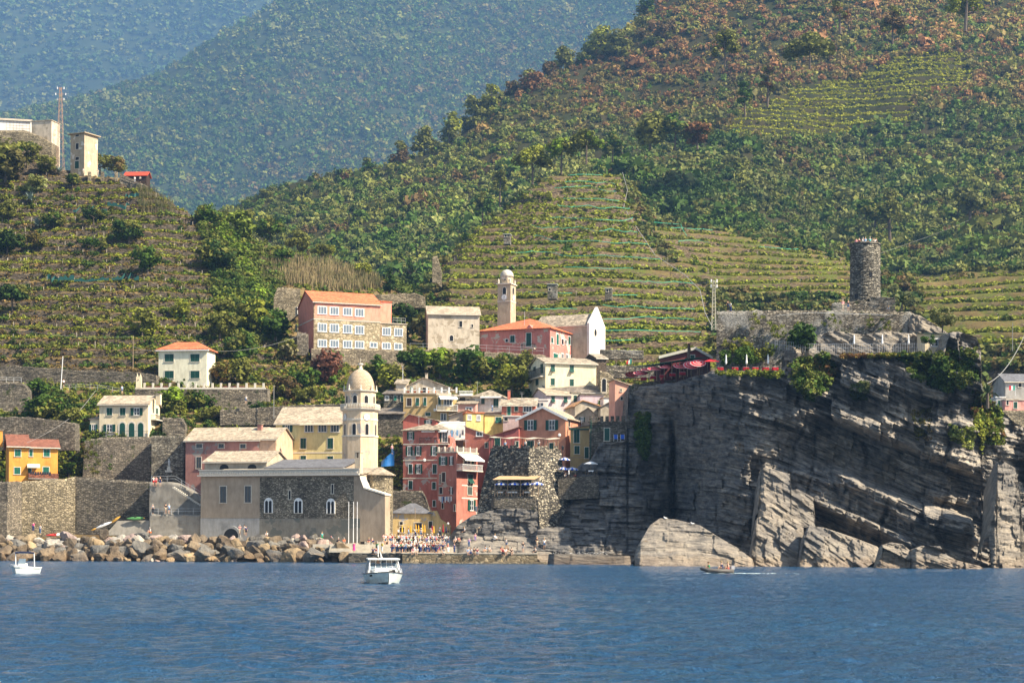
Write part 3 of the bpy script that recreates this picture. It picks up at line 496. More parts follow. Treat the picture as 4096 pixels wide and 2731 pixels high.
# vines on the upper vineyard and on the central slope
p, a, b, s_ = scatter(HM, 9000, lambda x, y: upv(x, y)); k = s_ < 0.3; p = p[k]
foliage('vines', p + [0, 0, 0.5], RNG.uniform(0.8, 1.6, len(p)), colmix(p, 20, [VINE, VINEY, YGREEN, VINEY], 7) * 1.35, 20, 0.36, 0.8, label='yellow green vines on the upper vineyard patch', cat='vines', kind='stuff')
def vmask(x, y):
 main = inpoly(x, y, [(1745, 1100), (1900, 920), (2000, 850), (2200, 705), (2480, 700), (2530, 860), (2620, 1000), (2830, 1160), (2860, 1460), (1300, 1460), (1800, 1200)])
 right = inpoly(x, y, [(2600, 900), (2900, 935), (3400, 1040), (3500, 1200), (3000, 1180), (2750, 1130)]) | inpoly(x, y, [(3660, 1110), (4500, 1060), (4500, 1360), (3700, 1400)])
 return main | right
p, a, b, s_ = scatter(HV, 26000, vmask); k = (s_ < 0.25) & (fbm(p[:, 0] / 14, p[:, 2] / 5, 3, 12) > -0.2); p = p[k]
foliage('vines', p + [0, 0, 0.35], RNG.uniform(0.7, 2.0, len(p)), colmix(p, 16, [GREEN, VINE, VINE, YGREEN, OLIVE, VINE], 9) * 1.05, 24, 0.33, 0.75, label='rows of vines on the stepped terraces of the central slope', cat='vines', kind='stuff')
p, a, b, s_ = scatter(HV, 7500, lambda x, y: ~vmask(x, y) & (x > 1600) & (y < 1420 + 230 * (x > 3600)) & ~((x > 3930) & (y > 1480))); n = len(p)
foliage('scrub', p + [0, 0, 0.8], RNG.uniform(0.9, 2.3, n), colmix(p, 30, [DGREEN, GREEN, DUST, OLIVE, BROWN, GREEN], 10), 36, 0.34, 1.0, label='green bushes beside the central vineyard terraces', cat='scrub', kind='stuff')
# left hillside
def lh_vine(x, y): return (mskL(x, y) > 0.5) & (y > 720) & (y < 1400)
p, a, b, s_ = scatter(HL, 16000, lh_vine); pat = fbm(p[:, 0] / 12, p[:, 2] / 4, 3, 14); k = (s_ < 0.22) & (pat > -0.14); q = p[k]
foliage('vines', q + [0, 0, 0.25], RNG.uniform(0.35, 1.05, len(q)), colmix(q, 10, [GREEN, VINE, OLIVE, VINE, YGREEN, VINE], 15) * 1.05, 20, 0.36, 0.85, label='straggling vines and weeds on the left hillside terraces', cat='vines', kind='stuff')
p, a, b, s_ = scatter(HL, 17000, lambda x, y: (mskL(x, y) > 0.2) & (y > 700)); k = RNG.random(len(p)) < 0.9; q = p[k]
foliage('dry_grass', q + [0, 0, 0.1], RNG.uniform(0.3, 0.8, len(q)), colmix(q, 9, [STRAW, BROWN, (0.13, 0.10, 0.055), OLIVE, VINE], 16) * 0.8, 12, 0.4, 0.8, label='dry straw coloured grass tufts on the left hillside', cat='dry grass', kind='stuff')
def garden(x, y): return ((x < 620) & (y > 1545) & (y < 2040)) | ((x > 1100) & (x < 1700) & (y > 1600) & (y < 2000)) | ((x > 560) & (y > 1280 + (x < 700) * 40) & (y < 1760) & ~((x < 1080) & (y > 1540) & (y < 1600))) | ((x > 1150) & (y < 1300)) | ((x > 60) & (x < 620) & (y > 1640) & (y < 1745))
p, a, b, s_ = scatter(HL, 9500, garden); n = len(p)
foliage('undergrowth', p + [0, 0, 0.3], RNG.uniform(0.45, 1.25, n), colmix(p, 12, [DGREEN, GREEN, OLIVE, YGREEN, GREEN, BROWN], 17), 34, 0.3, 0.9, label='mixed garden undergrowth between the houses and below the school', cat='undergrowth', kind='stuff')
ridge_ = [(770, 830), (870, 850), (960, 930), (1120, 1010), (1130, 1300), (1000, 1400), (900, 1340), (840, 1180), (860, 1050), (800, 930)]
p, a, b, s_ = scatter(HL, 1500, lambda x, y: inpoly(x, y, ridge_) | inpoly(x, y, [(1000, 960), (1300, 1010), (1640, 1150), (1700, 1260), (1480, 1080), (1060, 1020)])); n = len(p)
foliage('bushes', p + [0, 0, 0.7], RNG.uniform(1.0, 2.4, n), colmix(p, 14, [DGREEN, GREEN, OLIVE, GREEN, YGREEN], 27), 70, 0.2, 0.95, label='dense green bushes covering the right ridge of the left hillside', cat='bushes', kind='stuff')
p, a, b, s_ = scatter(HL, 800, lambda x, y: (mskL(x, y) > 0.5) & (y > 760) & (x < 1000)); n = len(p)
foliage('bushes', p + [0, 0, 0.4], RNG.uniform(0.6, 2.0, n), colmix(p, 20, [DGREEN, GREEN, OLIVE, YGREEN], 28), 70, 0.2, 0.8, label='scattered low green bushes on the left hillside terraces', cat='bushes', kind='stuff')
# reeds
p, a, b, s_ = scatter(HL, 5200, lambda x, y: inpoly(x, y, [(1035, 1040), (1480, 1075), (1530, 1160), (1330, 1170), (1040, 1130)])); n = len(p)
def blades(name, p, h, w_, cols, lean=0.15, **t):
 n = len(p); a = RNG.uniform(0, 3.14, n); u = np.stack([np.cos(a), np.sin(a), 0 * a], -1) * w_ / 2; top = p + np.stack([RNG.normal(0, lean, n) * h, RNG.normal(0, lean, n) * h, h], -1)
 V = np.stack([p - u, p + u, top + u * 0.3, top - u * 0.3], 1).reshape(-1, 3); o = np_mesh(name, V, np.arange(4 * n).reshape(-1, 4), leafmat(), cols=np.repeat(cols, 4, axis=0)); tag(o, **t); return o
blades('reeds', p, RNG.uniform(1.2, 3.2, n), 0.2, colmix(p, 9, [STRAW, (0.36, 0.28, 0.15), OLIVE, STRAW], 18), label='tall dry cane reeds in a pale clump above the school', cat='reeds', kind='stuff')
p, a, b, s_ = scatter(HL, 1200, lambda x, y: inpoly(x, y, [(540, 750), (700, 770), (690, 850), (560, 850)])); n = len(p)
blades('reeds', p, RNG.uniform(1.0, 2.4, n), 0.16, colmix(p, 9, [STRAW, OLIVE, STRAW], 19), label='thin dry reeds below the red roofed lookout shed', cat='reeds', kind='stuff')
# vine poles on the terraces: countless thin sticks
def sticks(H, n, ok, h, label, col):
 p, a, b, s_ = scatter(H, n, ok); p = p[s_ < 0.2]; n = len(p); hh = RNG.uniform(0.6, 1.0, n) * h; r = 0.05
 c = [(-r, -r), (r, -r), (r, r), (-r, r)]; V = np.concatenate([np.stack([p + [x, y, -0.3] for x, y in c], 1), np.stack([p + np.stack([0 * hh + x, 0 * hh + y, hh], -1) for x, y in c], 1)], 1)
 f = np.array([(0, 1, 5, 4), (1, 2, 6, 5), (2, 3, 7, 6), (3, 0, 4, 7), (4, 5, 6, 7)]); Fq = (np.arange(n)[:, None, None] * 8 + f[None]).reshape(-1, 4)
 tag(np_mesh('vine_poles', V.reshape(-1, 3), Fq, plain('pole_wood', col)), label, 'vine poles', kind='stuff')
sticks(HL, 300, lh_vine, 1.7, 'thin sticks holding up vines on the left hillside', (0.30, 0.26, 0.2))
sticks(HV, 500, vmask, 1.6, 'thin sticks among the vines of the central slope', (0.30, 0.25, 0.19))
# ---------------------------------------------------------------- individual trees and shrubs
M_bark = plain('bark', (0.10, 0.075, 0.055))
def crownpts(w_, h, n, seed, flat=1.0):
 r = np.random.default_rng(seed); q = r.normal(0, 1, (n, 3)); q /= np.linalg.norm(q, axis=1)[:, None]; q *= r.uniform(0.35, 0.78, (n, 1)) ** 0.7; return q * [w_ / 2, w_ / 2, h / 2]
TN = [0]
def tree(px, py, wpx, hpx, d, col, label, cat='tree', name='tree', group=None, trunk=0.25, col2=None, nb=None, shape='round', parent=None):
 """py = image height of the foot; crown wpx x hpx"""
 TN[0] += 1; s = mpp(d); w_, h = wpx * s, hpx * s; base = PV(px, py, d); r = np.random.default_rng(500 + TN[0])
 e = empty(name, base, label, cat, group); nb = nb or (16 if wpx > 45 else 10)
 if shape == 'round': q = crownpts(w_, h * (1 - trunk), nb, TN[0]); q[:, 2] += h * (trunk + (1 - trunk) / 2); R = r.uniform(0.30, 0.46, nb) * min(w_, h)
 elif shape == 'pine':
  z = r.uniform(0.35, 1.0, nb); rr = (1.05 - z) * 0.75 + 0.15; a = r.uniform(0, 6.28, nb); q = np.stack([np.cos(a) * rr * w_ / 2, np.sin(a) * rr * w_ / 2, z * h * 0.93], -1); R = r.uniform(0.2, 0.3, nb) * w_
 elif shape == 'umbrella':
  a = r.uniform(0, 6.28, nb); rr = np.sqrt(r.uniform(0, 1, nb)); q = np.stack([np.cos(a) * rr * w_ * 0.36, np.sin(a) * rr * w_ * 0.36, h * (0.8 - 0.3 * rr ** 2 + r.uniform(-0.08, 0.06, nb))], -1); R = r.uniform(0.18, 0.27, nb) * w_
 elif shape == 'cone':
  z = np.linspace(0.08, 0.97, nb); rr = (1 - z) * 0.8 + 0.06; a = r.uniform(0, 6.28, nb); q = np.stack([np.cos(a) * rr * w_ * 0.3, np.sin(a) * rr * w_ * 0.3, z * h], -1); R = (0.16 + 0.42 * (1 - z)) * w_ * 0.6
 c = np.array(col)[None] * r.uniform(0.75, 1.25, (nb, 1))
 if col2 is not None: k = r.random(nb) < 0.35; c[k] = np.array(col2) * r.uniform(0.8, 1.2, (k.sum(), 1))
 foliage('crown', q, R, c, 110, 0.2, 0.9, parent=e, nb=6)
 t = MB(); th = {'pine': 0.9, 'umbrella': 0.72, 'cone': 0.8}.get(shape, trunk + 0.35) * h; rt = 0.03 * h if shape != 'round' else 0.05 * h
 t.tube([(0, 0, -0.8), (r.normal(0, 0.02) * h, 0, th * 0.5), (r.normal(0, 0.03) * h, r.normal(0, 0.03) * h, th)], [rt, rt * 0.7, rt * 0.35], 6)
 for i in range(4):
  a = r.uniform(0, 6.28); z0 = th * r.uniform(0.5, 0.8); t.tube([(0, 0, z0), (math.cos(a) * w_ * 0.28, math.sin(a) * w_ * 0.28, z0 + 0.2 * h)], [rt * 0.4, rt * 0.15], 4)
 t.build('trunk', M_bark, e); return e
rt_ = np.random.default_rng(77)
# pines along the skyline of the right hill
for i, (px, py, w_, h, d, c, wd) in enumerate([(1060, 880, 70, 90, 985, OLIVE, 'olive green pine at the low left end of the ridge'), (1130, 870, 60, 70, 985, BROWN, 'brownish pine on the low left end of the ridge'), (1215, 850, 70, 80, 1000, GREEN, 'green pine second hump of the ridge'), (1300, 830, 80, 90, 1000, OLIVE, 'wide olive pine in the middle of the low ridge'),
 (1390, 790, 70, 80, 1010, RUST, 'rust coloured pine on the low ridge'), (1480, 760, 80, 90, 1010, GREEN, 'green pine where the ridge starts to climb'), (1600, 700, 80, 100, 1020, BROWN, 'brown pine below the bare pine of the ridge'), (1700, 650, 90, 110, 1030, OLIVE, 'olive pine on the climbing ridge'), (1800, 610, 100, 120, 1050, YGREEN, 'yellow green pine on the climbing ridge'),
 (1900, 570, 110, 140, 1060, OLIVE, 'spreading olive pine left of the tall ridge pine'), (1965, 530, 80, 150, 1060, YGREEN, 'yellow green tall pine on the ridge'), (2050, 470, 90, 110, 1100, BROWN, 'brown thin pine on the ridge'), (2130, 470, 100, 160, 1090, RUST, 'rusty dry pine standing over the ridge'), (2200, 400, 70, 130, 1140, BROWN, 'thin brown pine with bare trunk on the ridge'),
 (2260, 340, 100, 110, 1160, OLIVE, 'olive pine on the upper ridge'), (2330, 330, 60, 90, 1160, GREEN, 'small green pine on the upper ridge'), (2400, 290, 120, 140, 1170, YGREEN, 'large yellow green pine clump on the upper ridge'), (2470, 300, 110, 130, 1150, OLIVE, 'olive pine beside the upper clump'), (2560, 230, 90, 120, 1180, OLIVE, 'olive pine high on the upper ridge'), (2660, 250, 100, 130, 1140, BROWN, 'brown pine with bare stems below the upper ridge'),
 (2590, 110, 80, 90, 1230, GREEN, 'green pine near the top edge of the ridge')]):
 tree(px, py, w_ * 1.35, h * 1.3, d, c, wd, 'pine tree', 'pine_tree', 'pine trees along the ridge', shape='pine', col2=OLIVE)
for i, (px, py, w_, h, c, wd, shp) in enumerate([(2130, 730, 130, 130, YGREEN, 'broad pale green umbrella pine above the vineyard', 'umbrella'), (2245, 690, 120, 130, LIME, 'bright green umbrella pine right of the pale one', 'umbrella'), (2345, 650, 120, 120, LIME, 'bright green umbrella pine on the crest of the vineyard', 'umbrella'),
 (2450, 640, 80, 90, GREEN, 'small green pine right of the umbrella pines', 'pine'), (2600, 590, 110, 100, OLIVE, 'olive tree clump above the vineyard path', 'round'), (2700, 590, 100, 120, GREEN, 'dark green pine above the vineyard path', 'pine'), (2790, 590, 90, 80, RUST, 'round rust brown bush left of the upper vineyard', 'round'),
 (2980, 460, 70, 110, GREEN, 'green pine standing left of the upper vineyard', 'pine'), (3070, 420, 60, 130, RUST, 'dead rust red pine left of the upper vineyard', 'pine'), (2900, 260, 110, 110, OLIVE, 'olive pine in the brown scrub under the top edge', 'pine'), (3240, 270, 170, 110, OLIVE, 'wide olive pine crown in the brown scrub', 'umbrella'),
 (3860, 120, 120, 200, YGREEN, 'tall yellow green pine in the upper right corner', 'pine'), (3360, 130, 70, 160, RUST, 'rust brown dry pine at the top of the hill', 'pine'), (3570, 170, 90, 120, BROWN, 'leafless grey brown tree high on the hill', 'pine'), (3560, 960, 90, 190, OLIVE, 'olive green pine behind the round tower', 'pine'),
 (2000, 820, 60, 130, OLIVE, 'thin olive pine left of the vineyard crest', 'pine'), (1930, 900, 90, 110, GREEN, 'green pine left of the vineyard terraces', 'pine'), (3880, 870, 110, 100, DUST, 'dusty pale bush right of the round tower', 'round'), (3500, 900, 90, 90, GREEN, 'dark green round tree left of the round tower', 'round')]):
 tree(px, py, w_ * 1.25, h * 1.2, 640 if 2100 <= px <= 2400 else 760, c, wd, 'tree', 'tree', None, shape=shp, col2=OLIVE, trunk=0.2)
# bushes on the left hillside
LB = [(515, 965, 150, 85, DGREEN, 'large round dark green bush in the middle of the left terraces'), (30, 1010, 140, 90, DGREEN, 'dark green bush at the left edge of the terraces'), (150, 990, 100, 60, (0.06, 0.055, 0.02), 'brownish round bush right of the dark edge bush'), (375, 888, 110, 55, DGREEN, 'low dark bush below the blue green nets'), (215, 905, 110, 60, GREEN, 'green shrub beside the agave'),
  (370, 1000, 150, 50, GREEN, 'wide low green shrub on a middle terrace'), (35, 880, 90, 70, OLIVE, 'olive shrub at the left edge above the dark bush'), (130, 770, 90, 70, (0.14, 0.17, 0.10), 'pale prickly pear clump under the antenna mast'), (50, 1230, 130, 90, DGREEN, 'large dark shrub at the left edge on the lower terraces'), (590, 1090, 90, 110, GREEN, 'green fig shrub beside the terrace stairs'),
  (20, 720, 200, 160, (0.05, 0.05, 0.025), 'big brownish bush under the cemetery wall'), (100, 650, 150, 80, GREEN, 'green bush mass under the rounded cemetery wall'), (185, 690, 100, 60, OLIVE, 'olive bush between cemetery wall and lattice mast'), (50, 570, 150, 70, OLIVE, 'flat topped olive tree against the cemetery wall'), (400, 690, 130, 70, OLIVE, 'grey green trees right of the concrete tower'), (470, 695, 70, 65, (0.11, 0.09, 0.06), 'grey brown tree right of the concrete tower'), (290, 740, 60, 45, DGREEN, 'small dark bush below the concrete tower'),
  (860, 1080, 130, 130, DGREEN, 'dark green tree left of the ivy hedge'), (830, 900, 130, 70, GREEN, 'green bush at the upper end of the ivy hedge'), (960, 960, 110, 120, (0.09, 0.13, 0.035), 'smooth light green bush right of the ivy hedge'), (1080, 960, 130, 80, GREEN, 'dark leafed bush on the ridge right of the hedge'), (1190, 1010, 110, 80, OLIVE, 'grey olive bush on the ridge'),
  (1290, 1040, 110, 60, YGREEN, 'yellow green bush on the ridge above the reeds'), (1130, 1060, 110, 60, GREEN, 'green bush above the left end of the reeds'), (1450, 1110, 80, 60, YGREEN, 'light green bush at the right end of the reeds'), (720, 1270, 110, 60, YGREEN, 'yellow green shrub on the lower right terraces'), (900, 1250, 100, 60, OLIVE, 'olive shrub on the lower right terraces'),
  (570, 1340, 130, 90, YGREEN, 'yellow green lemon shrub above the white yellow house'), (1000, 1330, 140, 120, YGREEN, 'lemon tree left of the pink school'), (880, 1360, 140, 110, OLIVE, 'olive tree left of the pink school'), (1100, 1370, 110, 120, GREEN, 'green tree just left of the pink school'), (950, 1440, 150, 100, GREEN, 'green tree right of the white yellow house'),
  (880, 1530, 100, 90, (0.11, 0.08, 0.04), 'reddish brown shrub right of the white yellow house'), (960, 1530, 120, 90, OLIVE, 'olive shrub above the white balustrade'), (1310, 1530, 130, 120, PURP, 'purple and pink bougainvillea below the school'), (1210, 1560, 130, 90, GREEN, 'bright green leafy shrub below the bougainvillea'), (1150, 1600, 120, 90, BROWN, 'brown leafed shrub behind the yellow building'),
  (1240, 1620, 90, 70, OLIVE, 'olive shrub behind the yellow building'), (1050, 1700, 110, 90, DGREEN, 'dark round tree left of the yellow building'), (1560, 1560, 110, 100, YGREEN, 'yellow green tree right of the dome'), (1500, 1540, 90, 110, GREEN, 'green tree behind the dome'), (1660, 1500, 110, 110, GREEN, 'dark tree above the slate roofed houses'),
  (1760, 1510, 120, 120, LIME, 'bright palm like tree above the slate roofed houses'), (1880, 1530, 160, 140, GREEN, 'large dark green tree above the white house'), (1990, 1530, 120, 110, GREEN, 'green tree left of the cream house'), (2050, 1580, 110, 120, YGREEN, 'yellow green tree left of the cream house'), (2085, 1500, 90, 90, OLIVE, 'olive tree beside the cream house wall'),
  (1620, 1360, 120, 130, DGREEN, 'dark round tree right of the pink school'), (1725, 1385, 120, 130, DUST, 'grey green olive tree beside the pale plaster house'), (1665, 1280, 90, 100, DGREEN, 'dark tree behind the pale plaster house'), (1810, 1250, 130, 110, DUST, 'soft grey green olive tree left of the clock tower'), (1900, 1255, 120, 100, DUST, 'olive tree touching the clock tower'),
  (1720, 1230, 100, 90, GREEN, 'green tree in the gap above the pale house'), (1965, 1395, 90, 80, DGREEN, 'dark round bush in front of the red convent'), (1850, 1400, 80, 50, YGREEN, 'light bush in front of the pale plaster house'), (690, 1660, 120, 100, LIME, 'light green tree right of the cream arched house'), (790, 1640, 110, 80, GREEN, 'green tree right of the light green tree'),
  (155, 1590, 120, 70, GREEN, 'green tree on the footpath above the orange house'), (160, 1690, 180, 110, GREEN, 'wide drooping green tree above the orange house'), (280, 1700, 100, 70, OLIVE, 'olive shrub left of the cream arched house'), (850, 1690, 110, 60, (0.10, 0.10, 0.16), 'blue flowering shrub below the balustrade'), (1280, 1395, 90, 45, GREEN, 'green hedge plant before the school ground floor'), (1400, 1395, 60, 30, GREEN, 'second smaller hedge plant before the school ground floor'),
  (275, 1895, 55, 45, GREEN, 'small shrub beside the red brick balcony'), (2450, 1660, 130, 60, GREEN, 'spiky green plants on the stone house roof terrace'), (2520, 1640, 60, 90, DGREEN, 'dark shrub beside the cliff edge'), (1140, 1440, 110, 80, (0.12, 0.12, 0.1), 'grey leafless shrub left of the school')]
import bisect
def ground_d(H, px, py):
 i = int(np.clip(round((px - H['PX'][0, 0]) / (H['PX'][1, 0] - H['PX'][0, 0])), 0, H['PX'].shape[0] - 1)); col = H['PY'][i]
 j = np.argmax(col <= py) if (col <= py).any() else len(col) - 30; return float(H['D'][i, j])
for px, py, w_, h, c, wd in LB:
 tree(px, py, w_, h, ground_d(HL, px, py) - 1.0, c, wd, 'shrub' if 'shrub' in wd or 'bush' in wd else 'tree', 'shrub' if 'shrub' in wd or 'bush' in wd else 'tree', trunk=0.1, col2=OLIVE if c != PURP else GREEN)
for px, py, w_, h, wd in [(1560, 1165, 90, 100, 'dark cedar at the right end of the reeds'), (1640, 1165, 110, 130, 'tall dark cedar left of the ruined wall'), (1715, 1200, 90, 110, 'dark cedar below the ruined wall')]:
 tree(px, py, w_, h, ground_d(HL, px, py) - 1, DGREEN, wd, 'cedar', 'cedar_tree', 'cedars by the ruined wall', shape='cone', nb=14)
# ivy hedge running down the ridge
hp = [(800, 830), (850, 850), (880, 880), (890, 930), (930, 960), (960, 1010), (975, 1060), (1000, 1110), (1030, 1150), (1045, 1200)]
q = [];
for i in range(len(hp) - 1):
 for t in np.linspace(0, 1, 7)[:-1]:
  px = hp[i][0] * (1 - t) + hp[i + 1][0] * t + rt_.normal(0, 9); py = hp[i][1] * (1 - t) + hp[i + 1][1] * t + rt_.normal(0, 8); q.append(PV(px, py + 12, ground_d(HL, px, py + 10) - 2))
q = np.array(q); hb = tuple(q[-1]); foliage('ivy_hedge', q, RNG.uniform(2.2, 3.6, len(q)), np.array(LIME)[None] * RNG.uniform(0.6, 1.1, (len(q), 1)), 130, 0.14, 0.9, label='bright green ivy covered hedge running down the left ridge', cat='hedge', loc=hb)
q = np.array([PV(px, py, ground_d(HL, px, py) - 2) for px, py in zip(rt_.uniform(985, 1105, 34), rt_.uniform(1160, 1290, 34))])
foliage('ivy_mound', q, RNG.uniform(2.2, 3.4, len(q)), np.array(GREEN)[None] * RNG.uniform(0.7, 1.4, (len(q), 1)), 130, 0.14, 0.9, label='dark ivy mound at the lower end of the hedge', cat='hedge', loc=tuple(q[0]))
# agaves and palms: rosettes of long blades
def rosette(name, label, cat, px, py, d, r, col, n=26, trunk=0.0, droop=0.6, width=0.16):
 b = PV(px, py, d); e = empty(name, b, label, cat); m = MB(); rr = np.random.default_rng(int(px + py))
 for i in range(n):
  a = rr.uniform(0, 6.28); el = rr.uniform(0.1, 1.35); L = r * rr.uniform(0.8, 1.1); dx, dy = math.cos(a), math.sin(a); pts = []
  for t in (0, 0.35, 0.7, 1.0): pts.append(Vector((dx * L * t * math.cos(el), dy * L * t * math.cos(el), trunk + L * t * math.sin(el) - droop * L * t * t * (1.2 - el * 0.6))))
  s_ = Vector((-dy, dx, 0)); wd = [width * 0.6, width, width * 0.7, 0.02]; vsx = []
  for p_, w__ in zip(pts, wd): vsx += [p_ - s_ * w__, p_ + s_ * w__]
  m.add(vsx, [(0, 1, 3, 2), (2, 3, 5, 4), (4, 5, 7, 6)])
 m.build('leaves', plain('blade_%02d%02d' % (int(col[0] * 99), int(col[1] * 99)), col), e)
 if trunk > 0: t = MB(); t.tube([(0, 0, -0.5), (0, 0, trunk)], [0.28, 0.22], 8); t.build('trunk', M_bark, e)
AG = (0.16, 0.21, 0.19)
for px, py, r, wd in [(120, 800, 3.2, 'blue grey agave under the prickly pears'), (150, 905, 3.4, 'big blue grey agave on a middle left terrace'), (235, 690, 2.2, 'small agave by the antenna mast foot')]:
 rosette('agave', wd, 'agave', px, py, ground_d(HL, px, py) - 1, r, AG, 34, droop=0.3, width=0.2)
rosette('palm_tree', 'low palm above the lemon shrubs on the left slope', 'palm tree', 730, 1270, ground_d(HL, 730, 1270) - 1, 3.4, (0.09, 0.11, 0.025), 40, 1.0)
rosette('palm_tree', 'palm beside the pale wall right of the round tower', 'palm tree', 3605, 1230, 300, 2.6, (0.06, 0.085, 0.025), 40, 0.8)
rosette('palm_tree', 'palm at the right end of the cliff by the pink house', 'palm tree', 3950, 1620, 280, 2.4, (0.07, 0.10, 0.03), 44, 1.8)
rosette('palm_tree', 'leafless brown palm before the dark red building', 'palm tree', 2755, 1425, 312, 1.2, (0.22, 0.13, 0.09), 24, 1.6)
# ================================================================ BUILDING KIT
G_SH = plain('shutter_green', (0.010, 0.062, 0.045), 0.5); G_SH2 = plain('shutter_grey_green', (0.07, 0.09, 0.08), 0.6); G_SH3 = plain('shutter_bright_green', (0.012, 0.11, 0.075), 0.5)
M_dark = plain('dark_opening', (0.012, 0.012, 0.014), 0.4); M_white = plain('white_paint', (0.74, 0.73, 0.70), 0.6); M_trim = plain('pale_trim', (0.62, 0.56, 0.46), 0.8); M_iron = plain('iron', (0.03, 0.03, 0.03), 0.6)
def glassm():
 m, nt, b = nmat('window_glass'); b.inputs['Base Color'].default_value = (0.025, 0.035, 0.045, 1); b.inputs['Roughness'].default_value = 0.12; b.inputs['Specular IOR Level'].default_value = 0.5; return m
M_glass = glassm()
P_sash = plain('grey_sash', (0.13, 0.11, 0.09)); PANE = [None]; M_curt = plain('curtain', (0.15, 0.19, 0.23), 0.5); M_brown = plain('brown_shutter', (0.045, 0.028, 0.02), 0.6); M_wood = plain('weathered_wood', (0.30, 0.22, 0.14), 0.8)
R_slate = roofmat('roof_pale_slate', (0.42, 0.345, 0.25), 0.45, 0.3, 0.6); R_terra = roofmat('roof_terracotta', (0.58, 0.17, 0.075), 0.35, 0.3, 0.65); R_old = roofmat('roof_old_slate', (0.36, 0.30, 0.22), 0.5, 0.45, 0.5)
R_red = roofmat('roof_dull_red', (0.235, 0.093, 0.058), 0.35, 0.25, 0.7); R_grey = roofmat('roof_grey_slate', (0.15, 0.15, 0.16), 0.4, 0.2, 0.7); R_dslate = roofmat('roof_dark_slate', (0.20, 0.17, 0.14), 0.5, 0.4, 0.5)
class Face:
 def __init__(s, O, th): s.O = O; s.t = (math.cos(th), math.sin(th)); s.n = (math.sin(th), -math.cos(th)); s.th = th
 def pt(s, u, k=0.0): return (s.O[0] + s.t[0] * u + s.n[0] * k, s.O[1] + s.t[1] * u + s.n[1] * k)
 def p3(s, u, z, k=0.0): x, y = s.pt(u, k); return Vector((x, y, z))
 def at(s, px, py):
  a, b = ab(px, py); u = (a * s.O[1] - s.O[0]) / (s.t[0] - a * s.t[1]); return float(u), float(CH + b * (s.O[1] + u * s.t[1]))
 def rect(s, cx, cy_, w_, h):
  u0, _ = s.at(cx - w_ / 2, cy_); u1, _ = s.at(cx + w_ / 2, cy_); _, z0 = s.at(cx, cy_ + h / 2); _, z1 = s.at(cx, cy_ - h / 2); return min(u0, u1), max(u0, u1), z0, z1
def face_px(x0, y0, d, yaw): a, b = ab(x0, y0); return Face((float(a * d), d), math.radians(yaw))
def arch_pts(F_, u0, u1, z0, z1, k, n=7):
 r = (u1 - u0) / 2; c = (u0 + u1) / 2; zc = z1 - r; return [F_.p3(u0, z0, k), F_.p3(u1, z0, k)] + [F_.p3(c + r * math.cos(a), zc + r * math.sin(a), k) for a in np.linspace(0, math.pi, n)]
def vec3(F_, k): return (F_.n[0] * k, F_.n[1] * k, 0)
